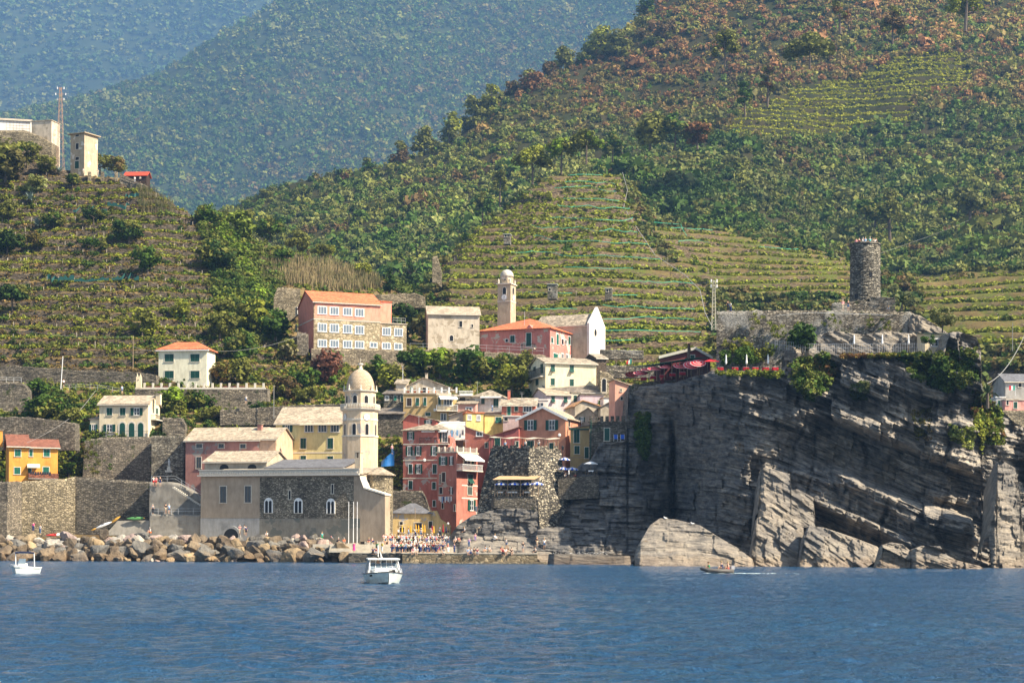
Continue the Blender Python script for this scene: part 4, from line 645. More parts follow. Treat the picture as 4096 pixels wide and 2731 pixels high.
def window(root, F_, kind, u0, u1, z0, z1, sh=None, frame=None, o=None, label=None, cols=2, sashm=None):
 o = o or root_o[root.name]; sh = sh or G_SH; frame = frame or M_trim; w_ = u1 - u0; h = z1 - z0
 if kind in 'aArb':
  m = MB(o)
  if kind == 'r':
   c, z = (u0 + u1) / 2, (z0 + z1) / 2; e = [F_.p3(c + w_ / 2 * math.cos(a), z + h / 2 * math.sin(a), 0.0) for a in np.linspace(0, 2 * math.pi, 17)[:-1]]; m.prism(e, vec3(F_, 0.08))
   W = m.build('window', frame, root); q = MB(o); q.prism([F_.p3(c + w_ / 2.6 * math.cos(a), z + h / 2.6 * math.sin(a), 0.08) for a in np.linspace(0, 2 * math.pi, 17)[:-1]], vec3(F_, 0.01)); q.build('pane', M_dark, W)
  else:
   t = 0.14 if kind != 'A' else 0.3; m.prism(arch_pts(F_, u0 - t, u1 + t, z0 - (0.1 if kind != 'A' else 0), z1 + t, 0.0), vec3(F_, 0.07)); W = m.build('window' if kind != 'A' else 'door', frame, root)
   q = MB(o); q.prism(arch_pts(F_, u0, u1, z0, z1, 0.07), vec3(F_, 0.012)); q.build('pane' if kind != 'A' else 'door_leaf', M_dark if kind != 'A' else sh, W)
   if kind == 'b':   # twin lancets
    q = MB(o); c = (u0 + u1) / 2
    q.prism(arch_pts(F_, u0 - 0.1, u1 + 0.1, z1 - w_ * 0.9, z1 + 0.1, 0.08), vec3(F_, 0.02)); q.fbox(F_, c - 0.07, c + 0.07, z0, z1 - 0.4 * w_, 0.08, 0.16); q.fbox(F_, u0 - 0.1, u0 + 0.08, z0, z1 - 0.4 * w_, 0.08, 0.16); q.fbox(F_, u1 - 0.08, u1 + 0.1, z0, z1 - 0.4 * w_, 0.08, 0.16)
    T = q.build('tracery', M_white, W); q = MB(o); hw = w_ / 2
    for a, b_ in ((u0 + 0.08, c - 0.08), (c + 0.08, u1 - 0.08)): q.prism(arch_pts(F_, a, b_, z0, z1 - 0.28 * w_, 0.102), vec3(F_, 0.01))
    q.build('pane', M_dark, W)
  if label: W['label'] = label
  return W
 m = MB(o); t = 0.1; a0, a1 = (u0, u1) if kind != 'o' else (u0 + w_ * 0.26, u1 - w_ * 0.26)
 m.fbox(F_, a0 - t, a1 + t, z1, z1 + t, -0.05, 0.06); m.fbox(F_, a0 - t, a0, z0, z1, -0.05, 0.06); m.fbox(F_, a1, a1 + t, z0, z1, -0.05, 0.06); m.fbox(F_, a0 - t - 0.05, a1 + t + 0.05, z0 - t, z0, -0.05, 0.14)
 W = m.build('door' if kind == 'D' else 'window', frame, root)
 if label: W['label'] = label
 if kind in 'ogd':
  q = MB(o); q.fbox(F_, a0, a1, z0, z1, -0.04, 0.015); q.build('pane', (PANE[0] or M_glass) if kind != 'd' else M_dark, W)
 if kind in 'og':
  q = MB(o); n = cols if kind == 'g' else 2
  for i in range(n + 1): x = a0 + (a1 - a0) * i / n; x = min(max(x, a0 + 0.04), a1 - 0.04); q.fbox(F_, x - 0.045, x + 0.045, z0, z1, 0.018, 0.05)
  q.fbox(F_, a0, a1, z0, z0 + 0.08, 0.02, 0.052); q.fbox(F_, a0, a1, z1 - 0.08, z1, 0.02, 0.052);
  if kind == 'o': zz = z0 + h * 0.45; q.fbox(F_, a0, a1, zz, zz + 0.06, 0.02, 0.052)
  q.build('sash', sashm or M_white, W)
 if kind == 'o':
  for a, b_ in ((u0, a0 - 0.02), (a1 + 0.02, u1)):
   q = MB(o); q.fbox(F_, a, b_, z0, z1, 0.07, 0.12); [q.fbox(F_, a + 0.05, b_ - 0.05, zz, zz + 0.04, 0.12, 0.14) for zz in np.arange(z0 + 0.15, z1 - 0.1, 0.3)]; q.build('shutter', sh, W)
 if kind == 'c':
  c = (u0 + u1) / 2
  for a, b_ in ((u0, c - 0.02), (c + 0.02, u1)):
   q = MB(o); q.fbox(F_, a, b_, z0, z1, -0.03, 0.04); [q.fbox(F_, a + 0.06, b_ - 0.06, zz, zz + 0.05, 0.04, 0.06) for zz in np.arange(z0 + 0.15, z1 - 0.1, 0.3)]; q.build('shutter', sh, W)
 if kind == 'p':
  c = (u0 + u1) / 2; zm = z0 + h * 0.45
  for a, b_ in ((u0, c - 0.02), (c + 0.02, u1)):
   q = MB(o); q.fbox(F_, a, b_, zm, z1, -0.03, 0.04); q.prism([F_.p3(a, zm, 0.04), F_.p3(b_, zm, 0.04), F_.p3(b_, z0, 0.55), F_.p3(a, z0, 0.55)], vec3(F_, 0.05)); q.build('shutter', sh, W)
  q = MB(o); q.fbox(F_, u0, u1, z0, zm, -0.04, 0.012); q.build('pane', M_dark, W)
 if kind == 'D': q = MB(o); q.fbox(F_, u0, u1, z0, z1, -0.03, 0.045); q.fbox(F_, (u0 + u1) / 2 - 0.03, (u0 + u1) / 2 + 0.03, z0, z1, 0.045, 0.06); q.build('door_leaf', sh, W)
 return W
root_o = {}
class House:
 def __init__(s, name, label, x0, x1, yb, ye, d, yaw, L, wall, roof='side', rmat=None, yr=None, rise=1.5, ov=0.35, ext=5.0, cat='house', wallF=None, rf=0.5, wins='', winsR='', winsL='', chim=(), trim=None, sh=None, frame=None, belts=(), group=None, gut=True, into=None):
  th = math.radians(yaw); ym = (yb + ye) / 2; a, _ = ab(x0, ym); k, _ = ab(x1, ym); a, k = float(a), float(k); O = (a * d, float(d)); s.W = (k * O[1] - O[0]) / (math.cos(th) - k * math.sin(th)); s.L = L; W = s.W
  s.zb = zat(x0, yb, d); s.ze = zat(x0, ye, d); s.F = Face(O, th); s.sh, s.frame = sh, frame
  if into: s.root = e = into.root; s.o = into.o
  else: s.root = e = empty(name, (O[0], O[1], s.zb), label, cat, group); root_o[e.name] = s.o = Vector((O[0], O[1], s.zb))
  s.R = Face(s.F.pt(W, 0), th + math.pi / 2); lo = s.F.pt(0, -L); s.Lf = Face(lo, th - math.pi / 2)
  F_ = s.F; zb, ze = s.zb - ext, s.ze; m = MB(s.o); c4 = [(0, 0), (W, 0), (W, -L), (0, -L)]
  if yr is not None: s.zr = zr = zat((x0 + x1) / 2, yr, F_.pt(W / 2, -L / 2)[1] if roof in ('side', 'hip') else (F_.pt(W / 2, -L)[1] if roof == 'mono' else d));
  else: s.zr = zr = ze + rise
  P3 = lambda u, k, z: F_.p3(u, z, k)
  bt = [P3(u, k, zb) for u, k in c4]; tp = [P3(u, k, ze) for u, k in c4]; m.add(bt + tp, [(0, 1, 5, 4)], 0); m.add(bt + tp, [(1, 2, 6, 5), (2, 3, 7, 6), (3, 0, 4, 7), (4, 5, 6, 7)], 1)
  rW = rf * W; R_ = MB(s.o); T = 0.16; up = (0, 0, T)
  if roof == 'side':
   m.add([P3(0, 0, ze), P3(0, -L, ze), P3(0, -L / 2, zr)], [(0, 1, 2)], 1); m.add([P3(W, 0, ze), P3(W, -L, ze), P3(W, -L / 2, zr)], [(0, 2, 1)], 1); g = (zr - ze) / (L / 2)
   for k0, k1 in ((ov, -L / 2), (-L - ov, -L / 2)): R_.prism([P3(-ov, k0, ze - ov * g), P3(W + ov, k0, ze - ov * g), P3(W + ov, k1, zr), P3(-ov, k1, zr)], up)
   if gut: G = MB(s.o); G.fbox(F_, -ov, W + ov, ze - ov * g - 0.1, ze - ov * g + 0.06, ov, ov + 0.12); s.gm = G
  elif roof == 'front':
   m.add([P3(0, 0, ze), P3(W, 0, ze), P3(rW, 0, zr)], [(0, 1, 2)], 0); m.add([P3(0, -L, ze), P3(W, -L, ze), P3(rW, -L, zr)], [(0, 2, 1)], 1)
   for u0, u1, q in ((-ov, rW, rW), (W + ov, rW, W - rW)): g = (zr - ze) / q; R_.prism([P3(u0, ov, ze - ov * g), P3(u1, ov, zr), P3(u1, -L - ov, zr), P3(u0, -L - ov, ze - ov * g)], up)
  elif roof == 'mono':
   m.add([P3(0, 0, ze), P3(0, -L, ze), P3(0, -L, zr)], [(0, 1, 2)], 1); m.add([P3(W, 0, ze), P3(W, -L, ze), P3(W, -L, zr)], [(0, 2, 1)], 1); m.add([P3(0, -L, ze), P3(W, -L, ze), P3(W, -L, zr), P3(0, -L, zr)], [(0, 1, 2, 3)], 1); g = (zr - ze) / L
   R_.prism([P3(-ov, ov, ze - ov * g), P3(W + ov, ov, ze - ov * g), P3(W + ov, -L - ov, zr + ov * g), P3(-ov, -L - ov, zr + ov * g)], up)
  elif roof in ('slopeR', 'slopeL'):
   zl, zrr = (ze, zr) if roof == 'slopeR' else (zr, ze); m.add([P3(0, 0, ze), P3(W, 0, ze), P3(W, 0, zrr), P3(0, 0, zl)], [(0, 1, 2, 3)], 0); m.add([P3(0, -L, ze), P3(W, -L, ze), P3(W, -L, zrr), P3(0, -L, zl)], [(3, 2, 1, 0)], 1); u = W if roof == 'slopeR' else 0; m.add([P3(u, 0, ze), P3(u, -L, ze), P3(u, -L, zr), P3(u, 0, zr)], [(0, 1, 2, 3)], 1); g = (zrr - zl) / W
   R_.prism([P3(-ov, ov, zl - ov * g), P3(W + ov, ov, zrr + ov * g), P3(W + ov, -L - ov, zrr + ov * g), P3(-ov, -L - ov, zl - ov * g)], up)
  elif roof == 'hip':
   hl = min(W, L) / 2 * 0.98; r0, r1 = (P3(hl, -L / 2, zr), P3(W - hl, -L / 2, zr)) if W >= L else (P3(W / 2, -hl, zr), P3(W / 2, -L + hl, zr)); q = [P3(-ov, ov, ze - 0.05), P3(W + ov, ov, ze - 0.05), P3(W + ov, -L - ov, ze - 0.05), P3(-ov, -L - ov, ze - 0.05)]; q2 = [p + Vector(up) for p in q]
   R_.add(q + q2 + [r0, r1], [(3, 2, 1, 0), (0, 1, 5, 4), (1, 2, 6, 5), (2, 3, 7, 6), (3, 0, 4, 7)] + ([(4, 5, 9, 8), (5, 6, 9), (6, 7, 8, 9), (7, 4, 8)] if W >= L else [(4, 5, 8), (5, 6, 9, 8), (6, 7, 9), (7, 4, 8, 9)]))
  elif roof == 'flat':
   R_.fbox(F_, -ov * 0.5, W + ov * 0.5, ze + 0.003, ze + 0.22, -L - ov * 0.5, ov * 0.5)
  s.wall = m.build('wall', [wallF or wall, wall], e); s.roof = R_.build('roof', rmat or R_slate, e)
  if roof == 'side' and gut: s.gm.build('gutter', M_trim, e)
  if trim:
   q = MB(s.o)
   if roof == 'front':
    for u0, u1, qq in ((-ov, rW, rW), (W + ov, rW, W - rW)): g = (zr - ze) / qq; q.prism([P3(u0, ov + 0.002, ze - ov * g - 0.35), P3(u1, ov + 0.002, zr - 0.35), P3(u1, ov + 0.002, zr + 0.14), P3(u0, ov + 0.002, ze - ov * g + 0.14)], vec3(F_, 0.08))
   else: q.fbox(F_, -ov, W + ov, ze - 0.25, ze - 0.02, 0.01, ov)
   q.build('eaves_trim', trim, e)
  for i, (zpx) in enumerate(belts):
   _, z = F_.at((x0 + x1) / 2, zpx); q = MB(s.o); q.fbox(F_, 0, W, z - 0.11, z + 0.11, 0.0, 0.05); q.build('band', M_trim, e)
  s.wins(F_, wins); s.wins(s.R, winsR); s.wins(s.Lf, winsL)
  for cx, yt, wm in chim:
   u, _ = F_.at(cx, yt); dd = F_.pt(u, -L * 0.4); zt = zat(cx, yt, dd[1]); q = MB(s.o); q.fbox(F_, u - wm / 2, u + wm / 2, ze, zt, -L * 0.4 - wm / 2, -L * 0.4 + wm / 2); q.fbox(F_, u - wm * 0.65, u + wm * 0.65, zt + 0.003, zt + 0.13, -L * 0.4 - wm * 0.65, -L * 0.4 + wm * 0.65, 1); q.build('chimney', [wall, R_old], s.roof)
 def wins(s, F_, t):
  for w_ in t.split('|'):
   w_ = w_.split()
   if not w_: continue
   k = w_[0]; cx, cy_, ww, hh = map(float, w_[1:5]); sh, fr = s.sh, s.frame; sa = M_white
   for x in w_[5:]:
    if x == 'B': sh = M_brown
    elif x == 'G': sh = G_SH3
    elif x == 'W': fr = M_white
    elif x == 'Y': sh = G_SH2
    elif x == 'S': sa = P_sash
   u0, u1, z0, z1 = F_.rect(cx, cy_, ww, hh); window(s.root, F_, k, u0, u1, z0, z1, sh, fr, cols=3 if ww > 30 else 2, sashm=sa)
 def awning(s, F_, x0, x1, yt, yb, out, mat, label=None):
  u0, z1 = F_.at(x0, yt); u1, _ = F_.at(x1, yt); _, z0 = F_.at(x0, yb); q = MB(s.o); q.prism([F_.p3(u0, z1, 0.02), F_.p3(u1, z1, 0.02), F_.p3(u1, z0 + 0.2, out), F_.p3(u0, z0 + 0.2, out)], (0, 0, 0.05)); q.fbox(F_, u0, u1, z0, z0 + 0.2, out - 0.03, out)
  o = q.build('awning', mat, s.root);
  if label: o['label'] = label
 def balcony(s, F_, x0, x1, yt, yb, out, rail=None, solid=None, slab_m=None):
  u0, z1 = F_.at(x0, yt); u1, z0 = F_.at(x1, yb); q = MB(s.o); q.fbox(F_, u0, u1, z0 - 0.18, z0, 0.01, out); B = q.build('balcony', slab_m or M_trim, s.root); r = MB(s.o)
  if solid: r.fbox(F_, u0, u1, z0 + 0.003, z1, out - 0.12, out - 0.005); r.fbox(F_, u0, u0 + 0.12, z0 + 0.003, z1, 0.01, out - 0.123); r.fbox(F_, u1 - 0.12, u1, z0 + 0.003, z1, 0.01, out - 0.123); r.build('parapet', solid, B)
  else:
   for u in np.arange(u0 + 0.03, u1, 0.26): r.fbox(F_, u - 0.022, u + 0.022, z0 + 0.003, z1 - 0.04, out - 0.07, out - 0.03)
   for k in np.arange(0.1, out - 0.1, 0.26):
    for u in (u0 + 0.03, u1 - 0.03): r.fbox(F_, u - 0.022, u + 0.022, z0 + 0.003, z1 - 0.04, k, k + 0.04)
   r.fbox(F_, u0, u1, z1 - 0.04, z1 + 0.03, out - 0.08, out - 0.02); r.fbox(F_, u0, u0 + 0.06, z1 - 0.04, z1 + 0.028, 0.01, out - 0.083); r.fbox(F_, u1 - 0.06, u1, z1 - 0.04, z1 + 0.028, 0.01, out - 0.083); r.build('railing', rail or M_iron, B)
  return B, u0, u1, z0
def wallslab(name, label, pts, d, yaw, thick, mat, cat='wall', batter=0.0, cap=None):
 """free standing/retaining wall: pts = [(px, ytop, ybottom)...] on a vertical plane through pts[0] at distance d; batter = lean back m per m"""
 F_ = face_px(pts[0][0], (pts[0][1] + pts[0][2]) / 2, d, yaw); m = MB(); V = []; nn = 18
 X = np.linspace(pts[0][0], pts[-1][0], max(2, int((pts[-1][0] - pts[0][0]) / 12))); T = np.interp(X, [p[0] for p in pts], [p[1] for p in pts]); B = np.interp(X, [p[0] for p in pts], [p[2] for p in pts]); o = None; n = len(X); rr = np.random.default_rng(int(pts[0][0] + pts[0][1]))
 G = np.zeros((n, nn + 3, 3))
 for i in range(n):
  u, zt = F_.at(X[i], T[i]); _, zb = F_.at(X[i], B[i]); zt += rr.normal(0, 0.06)
  for j in range(nn): z = zb + (zt - zb) * j / (nn - 1); G[i, j] = F_.p3(u, z, -batter * (z - zb) + rr.normal(0, 0.05))
  G[i, nn] = F_.p3(u, zt, -batter * (zt - zb) - 0.35); G[i, nn + 1] = F_.p3(u, zt - 0.02, -batter * (zt - zb) - thick); G[i, nn + 2] = F_.p3(u, zb, -batter * (zt - zb) - thick - 0.3)
 loc = tuple(G[n // 2, 0]); o = np_mesh(name, G.reshape(-1, 3) - np.array(loc), grid_faces(n, nn + 3), mat, loc=loc)
 # close the two ends
 ends = MB(loc)
 for i in (0, n - 1): g = [Vector(p) for p in G[i]]; ends.add(g, [tuple(range(nn + 3))])
 me = o.data; import bmesh as _b; bm = _b.new(); bm.from_mesh(me);
 for i in (0, n - 1):
  vs_ = [bm.verts.new(tuple(p)) for p in (G[i] - np.array(loc))]
  try: bm.faces.new(vs_)
  except Exception: pass
 bm.to_mesh(me); bm.free(); return tag(o, label, cat, kind='thing')
# ================================================================ MATERIALS OF THE VILLAGE
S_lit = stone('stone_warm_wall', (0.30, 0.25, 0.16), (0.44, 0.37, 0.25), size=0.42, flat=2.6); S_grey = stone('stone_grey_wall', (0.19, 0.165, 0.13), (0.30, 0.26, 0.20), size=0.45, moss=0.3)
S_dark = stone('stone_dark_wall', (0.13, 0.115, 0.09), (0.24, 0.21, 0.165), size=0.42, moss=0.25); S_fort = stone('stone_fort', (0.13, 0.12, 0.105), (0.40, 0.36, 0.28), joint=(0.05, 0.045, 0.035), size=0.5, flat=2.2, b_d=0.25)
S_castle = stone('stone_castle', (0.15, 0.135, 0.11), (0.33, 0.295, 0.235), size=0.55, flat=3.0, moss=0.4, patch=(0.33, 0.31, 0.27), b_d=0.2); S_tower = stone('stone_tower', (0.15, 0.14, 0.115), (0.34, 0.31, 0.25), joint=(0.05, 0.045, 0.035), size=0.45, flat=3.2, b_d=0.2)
S_church = stone('stone_church', (0.22, 0.19, 0.14), (0.38, 0.33, 0.25), size=0.38, flat=2.2); S_school = stone('stone_school', (0.40, 0.33, 0.21), (0.48, 0.40, 0.27), joint=(0.26, 0.21, 0.13), size=0.8, flat=1.2, b_d=0.04)
Pl = plaster
P_orange = Pl('pl_orange', (0.70, 0.31, 0.06)); P_cream = Pl('pl_cream', (0.74, 0.62, 0.42), stain=0.15); P_pale = Pl('pl_pale_yellow', (0.74, 0.70, 0.52), stain=0.12); P_pink = Pl('pl_school_pink', (0.60, 0.22, 0.15), stain=0.2)
P_pinkf = Pl('pl_school_pink_faded', (0.78, 0.31, 0.215), stain=0.3); P_salmon = Pl('pl_salmon', (0.56, 0.26, 0.16), stain=0.15); P_red = Pl('pl_red', (0.47, 0.165, 0.125), 0.2, (0.42, 0.36, 0.33)); P_red2 = Pl('pl_red_lit', (0.55, 0.21, 0.16), 0.25, (0.42, 0.36, 0.30))
P_yel = Pl('pl_yellow', (0.70, 0.59, 0.28), stain=0.15); P_rose = Pl('pl_old_rose', (0.38, 0.185, 0.15), 0.12, (0.28, 0.25, 0.22)); P_peach = Pl('pl_peach', (0.60, 0.40, 0.27)); P_tower = Pl('pl_tower', (0.66, 0.505, 0.335), 0.10, (0.36, 0.32, 0.28), stain=0.15)
P_och = Pl('pl_ochre', (0.50, 0.35, 0.16)); P_och_sun = Pl('pl_ochre_sunlit', (0.58, 0.42, 0.18)); P_chu = Pl('pl_church', (0.40, 0.31, 0.22), stain=0.25); P_gry = Pl('pl_grey', (0.33, 0.32, 0.30)); P_white = Pl('pl_white', (0.72, 0.68, 0.62), stain=0.12)
P_lilac = Pl('pl_lilac', (0.60, 0.48, 0.50), stain=0.12); P_conv = Pl('pl_convent', (0.58, 0.21, 0.17), 0.3, (0.50, 0.42, 0.34)); P_beige = Pl('pl_beige', (0.47, 0.40, 0.30)); P_byel = Pl('pl_bright_yellow', (0.76, 0.58, 0.22)); P_bord = Pl('pl_bordeaux', (0.19, 0.05, 0.05), stain=0.1)
P_och2 = Pl('pl_ochre_house', (0.47, 0.33, 0.15), stain=0.15); P_concrete = Pl('pl_concrete', (0.25, 0.23, 0.195), stain=0.4); P_blk = Pl('pl_tower_concrete', (0.44, 0.35, 0.24), 0.08, (0.62, 0.55, 0.45), stain=0.2); P_old = Pl('pl_old_pale', (0.56, 0.48, 0.37), 0.25, (0.34, 0.28, 0.2))
# ================================================================ LEFT SIDE
H = House('house', 'orange house with dull red roof at the far left edge', 36, 112, 1926, 1782, 335, 18, 12, P_orange, 'side', R_red, yr=1740, wins='c 71 1811 24 27 G|c 69 1882 24 27 G', chim=[(4, 1722, 1.0)], ov=0.45)
H2 = House('', '', 112, 231, 1916, 1786, 335 + 1.2, 18, 9, P_orange, 'side', R_red, yr=1759, wins='c 124 1811 13 27 G|c 187 1811 24 28 G|D 118 1884 14 34|c 184 1880 24 26 G', into=H, ov=0.45)
H2.awning(H2.F, 108, 159, 1855, 1871, 1.2, plain('cream_canvas', (0.70, 0.62, 0.45))); B, *_ = H2.balcony(H2.F, 112, 232, 1893, 1914, 1.3, solid=stone('brick_red', (0.30, 0.10, 0.06), (0.36, 0.13, 0.08), size=0.25, flat=1.5), slab_m=P_concrete)
q = MB(); u0, z1 = H2.F.at(118, 1889); u1, z0 = H2.F.at(198, 1898); rr = np.random.default_rng(3); q.o = H2.F.p3(u0, z0, 1.3)
for u in np.arange(u0, u1, 0.42): h = rr.uniform(0.25, 0.55); q.fbox(H2.F, u, u + 0.34, z1 - h, z1 + 0.1, 1.31, 1.35)
tag(q.build('laundry', plain('dark_cloth', (0.02, 0.02, 0.03))), 'dark laundry hanging over the red brick balcony of the orange house', 'laundry')
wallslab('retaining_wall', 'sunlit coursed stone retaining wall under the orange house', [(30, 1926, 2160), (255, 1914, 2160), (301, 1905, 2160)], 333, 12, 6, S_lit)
wallslab('retaining_wall', 'shaded stone retaining wall at the left edge under the orange house', [(-160, 1926, 2160), (30, 1926, 2160)], 330, -12, 6, S_grey)  # same wall continued in darker grey stone, shade painted into the colour
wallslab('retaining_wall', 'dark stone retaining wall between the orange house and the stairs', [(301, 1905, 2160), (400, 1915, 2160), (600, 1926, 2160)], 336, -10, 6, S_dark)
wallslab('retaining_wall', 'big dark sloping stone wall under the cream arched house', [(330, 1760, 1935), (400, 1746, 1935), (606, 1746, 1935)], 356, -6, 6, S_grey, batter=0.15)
wallslab('retaining_wall', 'rough pale stone wall behind the statue', [(606, 1742, 1935), (735, 1742, 1935)], 352, -4, 5, stone('stone_rough_pale', (0.22, 0.20, 0.16), (0.36, 0.33, 0.26), size=0.5))
wallslab('terrace_wall', 'long dark dry stone wall above the footpath on the left', [(-160, 1475, 1545), (60, 1462, 1545), (300, 1480, 1545), (555, 1488, 1560), (625, 1500, 1560)], 390, -3, 3, S_dark)
wallslab('terrace_wall', 'pale stone wall below the footpath at the left edge', [(-160, 1520, 1665), (90, 1528, 1665), (110, 1560, 1665)], 372, -2, 3, S_grey)
wallslab('terrace_wall', 'dark wall behind the orange house roof', [(-160, 1665, 1800), (130, 1668, 1800), (300, 1690, 1800)], 350, -3, 3, S_dark)
wallslab('terrace_wall', 'dark wall under the white balustrade', [(540, 1552, 1640), (1070, 1552, 1640)], 378, -3, 3, S_grey)
wallslab('terrace_wall', 'low stone wall behind the yellow building', [(880, 1640, 1700), (1180, 1620, 1700), (1370, 1615, 1680)], 368, -3, 3, S_grey)
wallslab('garden_wall', 'small stone wall right of the cream arched house', [(650, 1668, 1748), (740, 1672, 1748), (740, 1700, 1748)], 362, -3, 2, S_grey)
H = House('house', 'cream house with three arched green doors on its stone terrace', 397, 592, 1746, 1616, 362, -8, 7, P_cream, 'side', R_slate, yr=1584, wins='c 438 1646 22 30|c 491 1646 22 30|o 547 1646 48 30|o 438 1712 48 30|A 490 1718 22 56|A 527 1718 22 56|A 563 1718 22 56', winsR='c 627 1644 8 24', chim=[(616, 1575, 0.9)], trim=R_red)
House('', '', 360, 396, 1746, 1677, 362.5, -8, 5, P_cream, 'mono', R_dslate, yr=1668, wins='o 374 1712 32 30', into=H, ov=0.2)
H.balcony(H.R, 603, 640, 1660, 1683, 1.1); q = MB(H.o); q.fbox(H.F, 0, H.W, H.zb, H.zb + 0.6, 0.005, 0.05); q.build('plinth', P_gry, H.root)
q = MB(H.F.p3(0, H.zb, 1.0)); [q.fbox(H.F, u, u + 0.04, H.zb, H.zb + 0.95, 1.0, 1.04) for u in np.arange(-2, H.W + 0.5, 0.8)]; q.fbox(H.F, -2, H.W + 0.5, H.zb + 0.95, H.zb + 1.0, 1.0, 1.04); tag(q.build('terrace_railing', M_iron), 'thin iron railing before the three arched green doors', 'railing')
H = House('house', 'pale yellow house with four closed green shutters and red hip roof', 634, 827, 1545, 1400, 392, -8, 6, P_pale, 'hip', R_terra, yr=1368, wins='c 677 1431 36 30|c 780 1431 36 30|c 677 1498 36 30|c 780 1498 36 30', trim=M_white, ov=0.5)
# balustrade and shrine
Fb = face_px(540, 1552, 374, -3); u1, _ = Fb.at(1062, 1552); zb0 = zat(540, 1553, 374); bl = empty('balustrade', Fb.p3(0, zb0), 'long low white balustrade with square piers under the pale yellow house', 'balustrade'); o_ = Fb.p3(0, zb0)
q = MB(o_); q.fbox(Fb, 0, u1, zb0 - 0.15, zb0 + 0.2, -0.15, 0.15); q.build('base', M_trim, bl)
for px in list(np.arange(578, 1062, 34)): u, _ = Fb.at(px, 1545); q = MB(o_); q.fbox(Fb, u - 0.2, u + 0.2, zb0 + 0.2, zb0 + 1.1, -0.14, 0.14); q.build('pier', M_trim, bl)
for i, px in enumerate((595, 630, 662, 697, 900, 935, 968)):
 u, _ = Fb.at(px, 1545); b = Fb.p3(u, zb0 + 0.21); e = empty('planter', b, 'brown flower box with green plants on the white balustrade, %s from the left' % ['first', 'second', 'third', 'fourth', 'fifth', 'sixth', 'seventh'][i], 'planter', 'flower boxes on the balustrade'); q = MB(b); q.fbox(Fb, u - 0.5, u + 0.5, zb0 + 0.21, zb0 + 0.5, -0.12, 0.12); q.build('box', R_red, e)
 foliage('plants', np.array([[k, 0, 0.5] for k in (-0.3, 0, 0.3)]), 0.33, OLIVE, 40, 0.25, 0.8, parent=e)
sx = PV(556, 1552, 373); e = empty('shrine', sx, 'small cream wayside shrine with two pinnacles by the footpath', 'shrine'); q = MB(); q.prism([(-0.55, -0.3, 0), (0.55, -0.3, 0), (0.55, -0.3, 2.2), (0.25, -0.3, 2.5), (0, -0.3, 2.1), (-0.25, -0.3, 2.5), (-0.55, -0.3, 2.2)], (0, 0.5, 0)); q.build('body', P_cream, e); q = MB()
for x in (-0.33, 0.33): q.lathe(x, -0.05, [(0.16, 2.25), (0.1, 2.6), (0.02, 3.0)], 6)
q.build('pinnacles', P_cream, e); q = MB(); q.lathe(-0.1, -0.31, [(0.12, 1.6), (0.12, 1.7)], 8); q.build('niche', M_dark, e)
# stairs block with statue
wallslab('concrete_wall', 'grey streaked concrete wall of the stairs beside the church', [(598, 1928, 2160), (608, 1926, 2160), (700, 1928, 2160), (760, 1960, 2160), (805, 1992, 2160)], 331, -6, 3, P_concrete)
wallslab('concrete_wall', 'lower grey concrete landing wall with faded white stains', [(600, 2056, 2165), (806, 2058, 2165)], 326, -6, 3, P_concrete)
Fs = face_px(598, 1928, 330, -6); st = MB(Fs.p3(Fs.at(700, 1946)[0], zat(700, 1946, 330)))
for i in range(16):
 px = 696 + i * 7; py = 1946 + i * 4.6; u, z = Fs.at(px, py); st.fbox(Fs, u, u + 0.35, z - 0.35, z, 0.3, 0.9)
tag(st.build('staircase', plain('step_stone', (0.5, 0.46, 0.38))), 'outdoor stone staircase descending towards the church', 'staircase')
def railing(name, label, pts, d0, h=1.0, step=1.2, mat=None, cat='railing', r=0.03):
 """pts [(px,py_foot,d)...]"""
 w_ = [PV(*p) for p in pts]; q = MB(w_[0]);
 for a, b in zip(w_[:-1], w_[1:]):
  n = max(1, int((b - a).length / step))
  for i in range(n + 1): p = a.lerp(b, i / n); q.tube([p, p + Vector((0, 0, h))], r, 4)
  for k in (1.0, 0.55): q.tube([a + Vector((0, 0, h * k)), b + Vector((0, 0, h * k))], r, 4)
 return tag(q.build(name, mat or M_iron), label, cat, kind='thing')
M_galv = plain('galvanised', (0.45, 0.46, 0.47), 0.4)
railing('railing', 'galvanised railing along the stairs by the church', [(606, 1926, 331), (700, 1926, 330.5), (805, 1990, 329.5)], 0, mat=M_galv); railing('railing', 'grey railing along the lower landing beside the church', [(606, 2056, 326), (740, 2056, 325), (806, 2056, 325)], 0, mat=M_galv)
railing('railing', 'white pipe railing on the footpath at the left edge', [(-5, 1528, 371), (85, 1530, 371)], 0, mat=M_white); railing('railing', 'thin railing on the footpath below the long dark wall', [(250, 1560, 371), (330, 1556, 371), (420, 1562, 371), (480, 1575, 371)], 0, mat=M_galv)
b = PV(676, 1888, 349); e = empty('statue', b, 'small white madonna statue on a stepped stone base before the rough wall', 'statue'); q = MB(); q.box(-0.7, 0.7, -0.4, 0.4, 0, 0.35); q.box(-0.35, 0.35, -0.3, 0.3, 0.35, 0.9); q.box(-0.25, 0.25, -0.2, 0.2, 0.9, 1.1); q.build('pedestal', M_trim, e)
q = MB(); q.lathe(0, 0, [(0.26, 1.1), (0.22, 1.5), (0.25, 1.9), (0.2, 2.15), (0.08, 2.3)], 10); q.sphere((0, 0, 2.42), 0.14); q.tube([(-0.2, -0.05, 1.9), (-0.12, -0.25, 1.75), (0.1, -0.25, 1.85)], 0.06); q.build('figure', plain('marble', (0.55, 0.53, 0.48)), e, smooth=True)
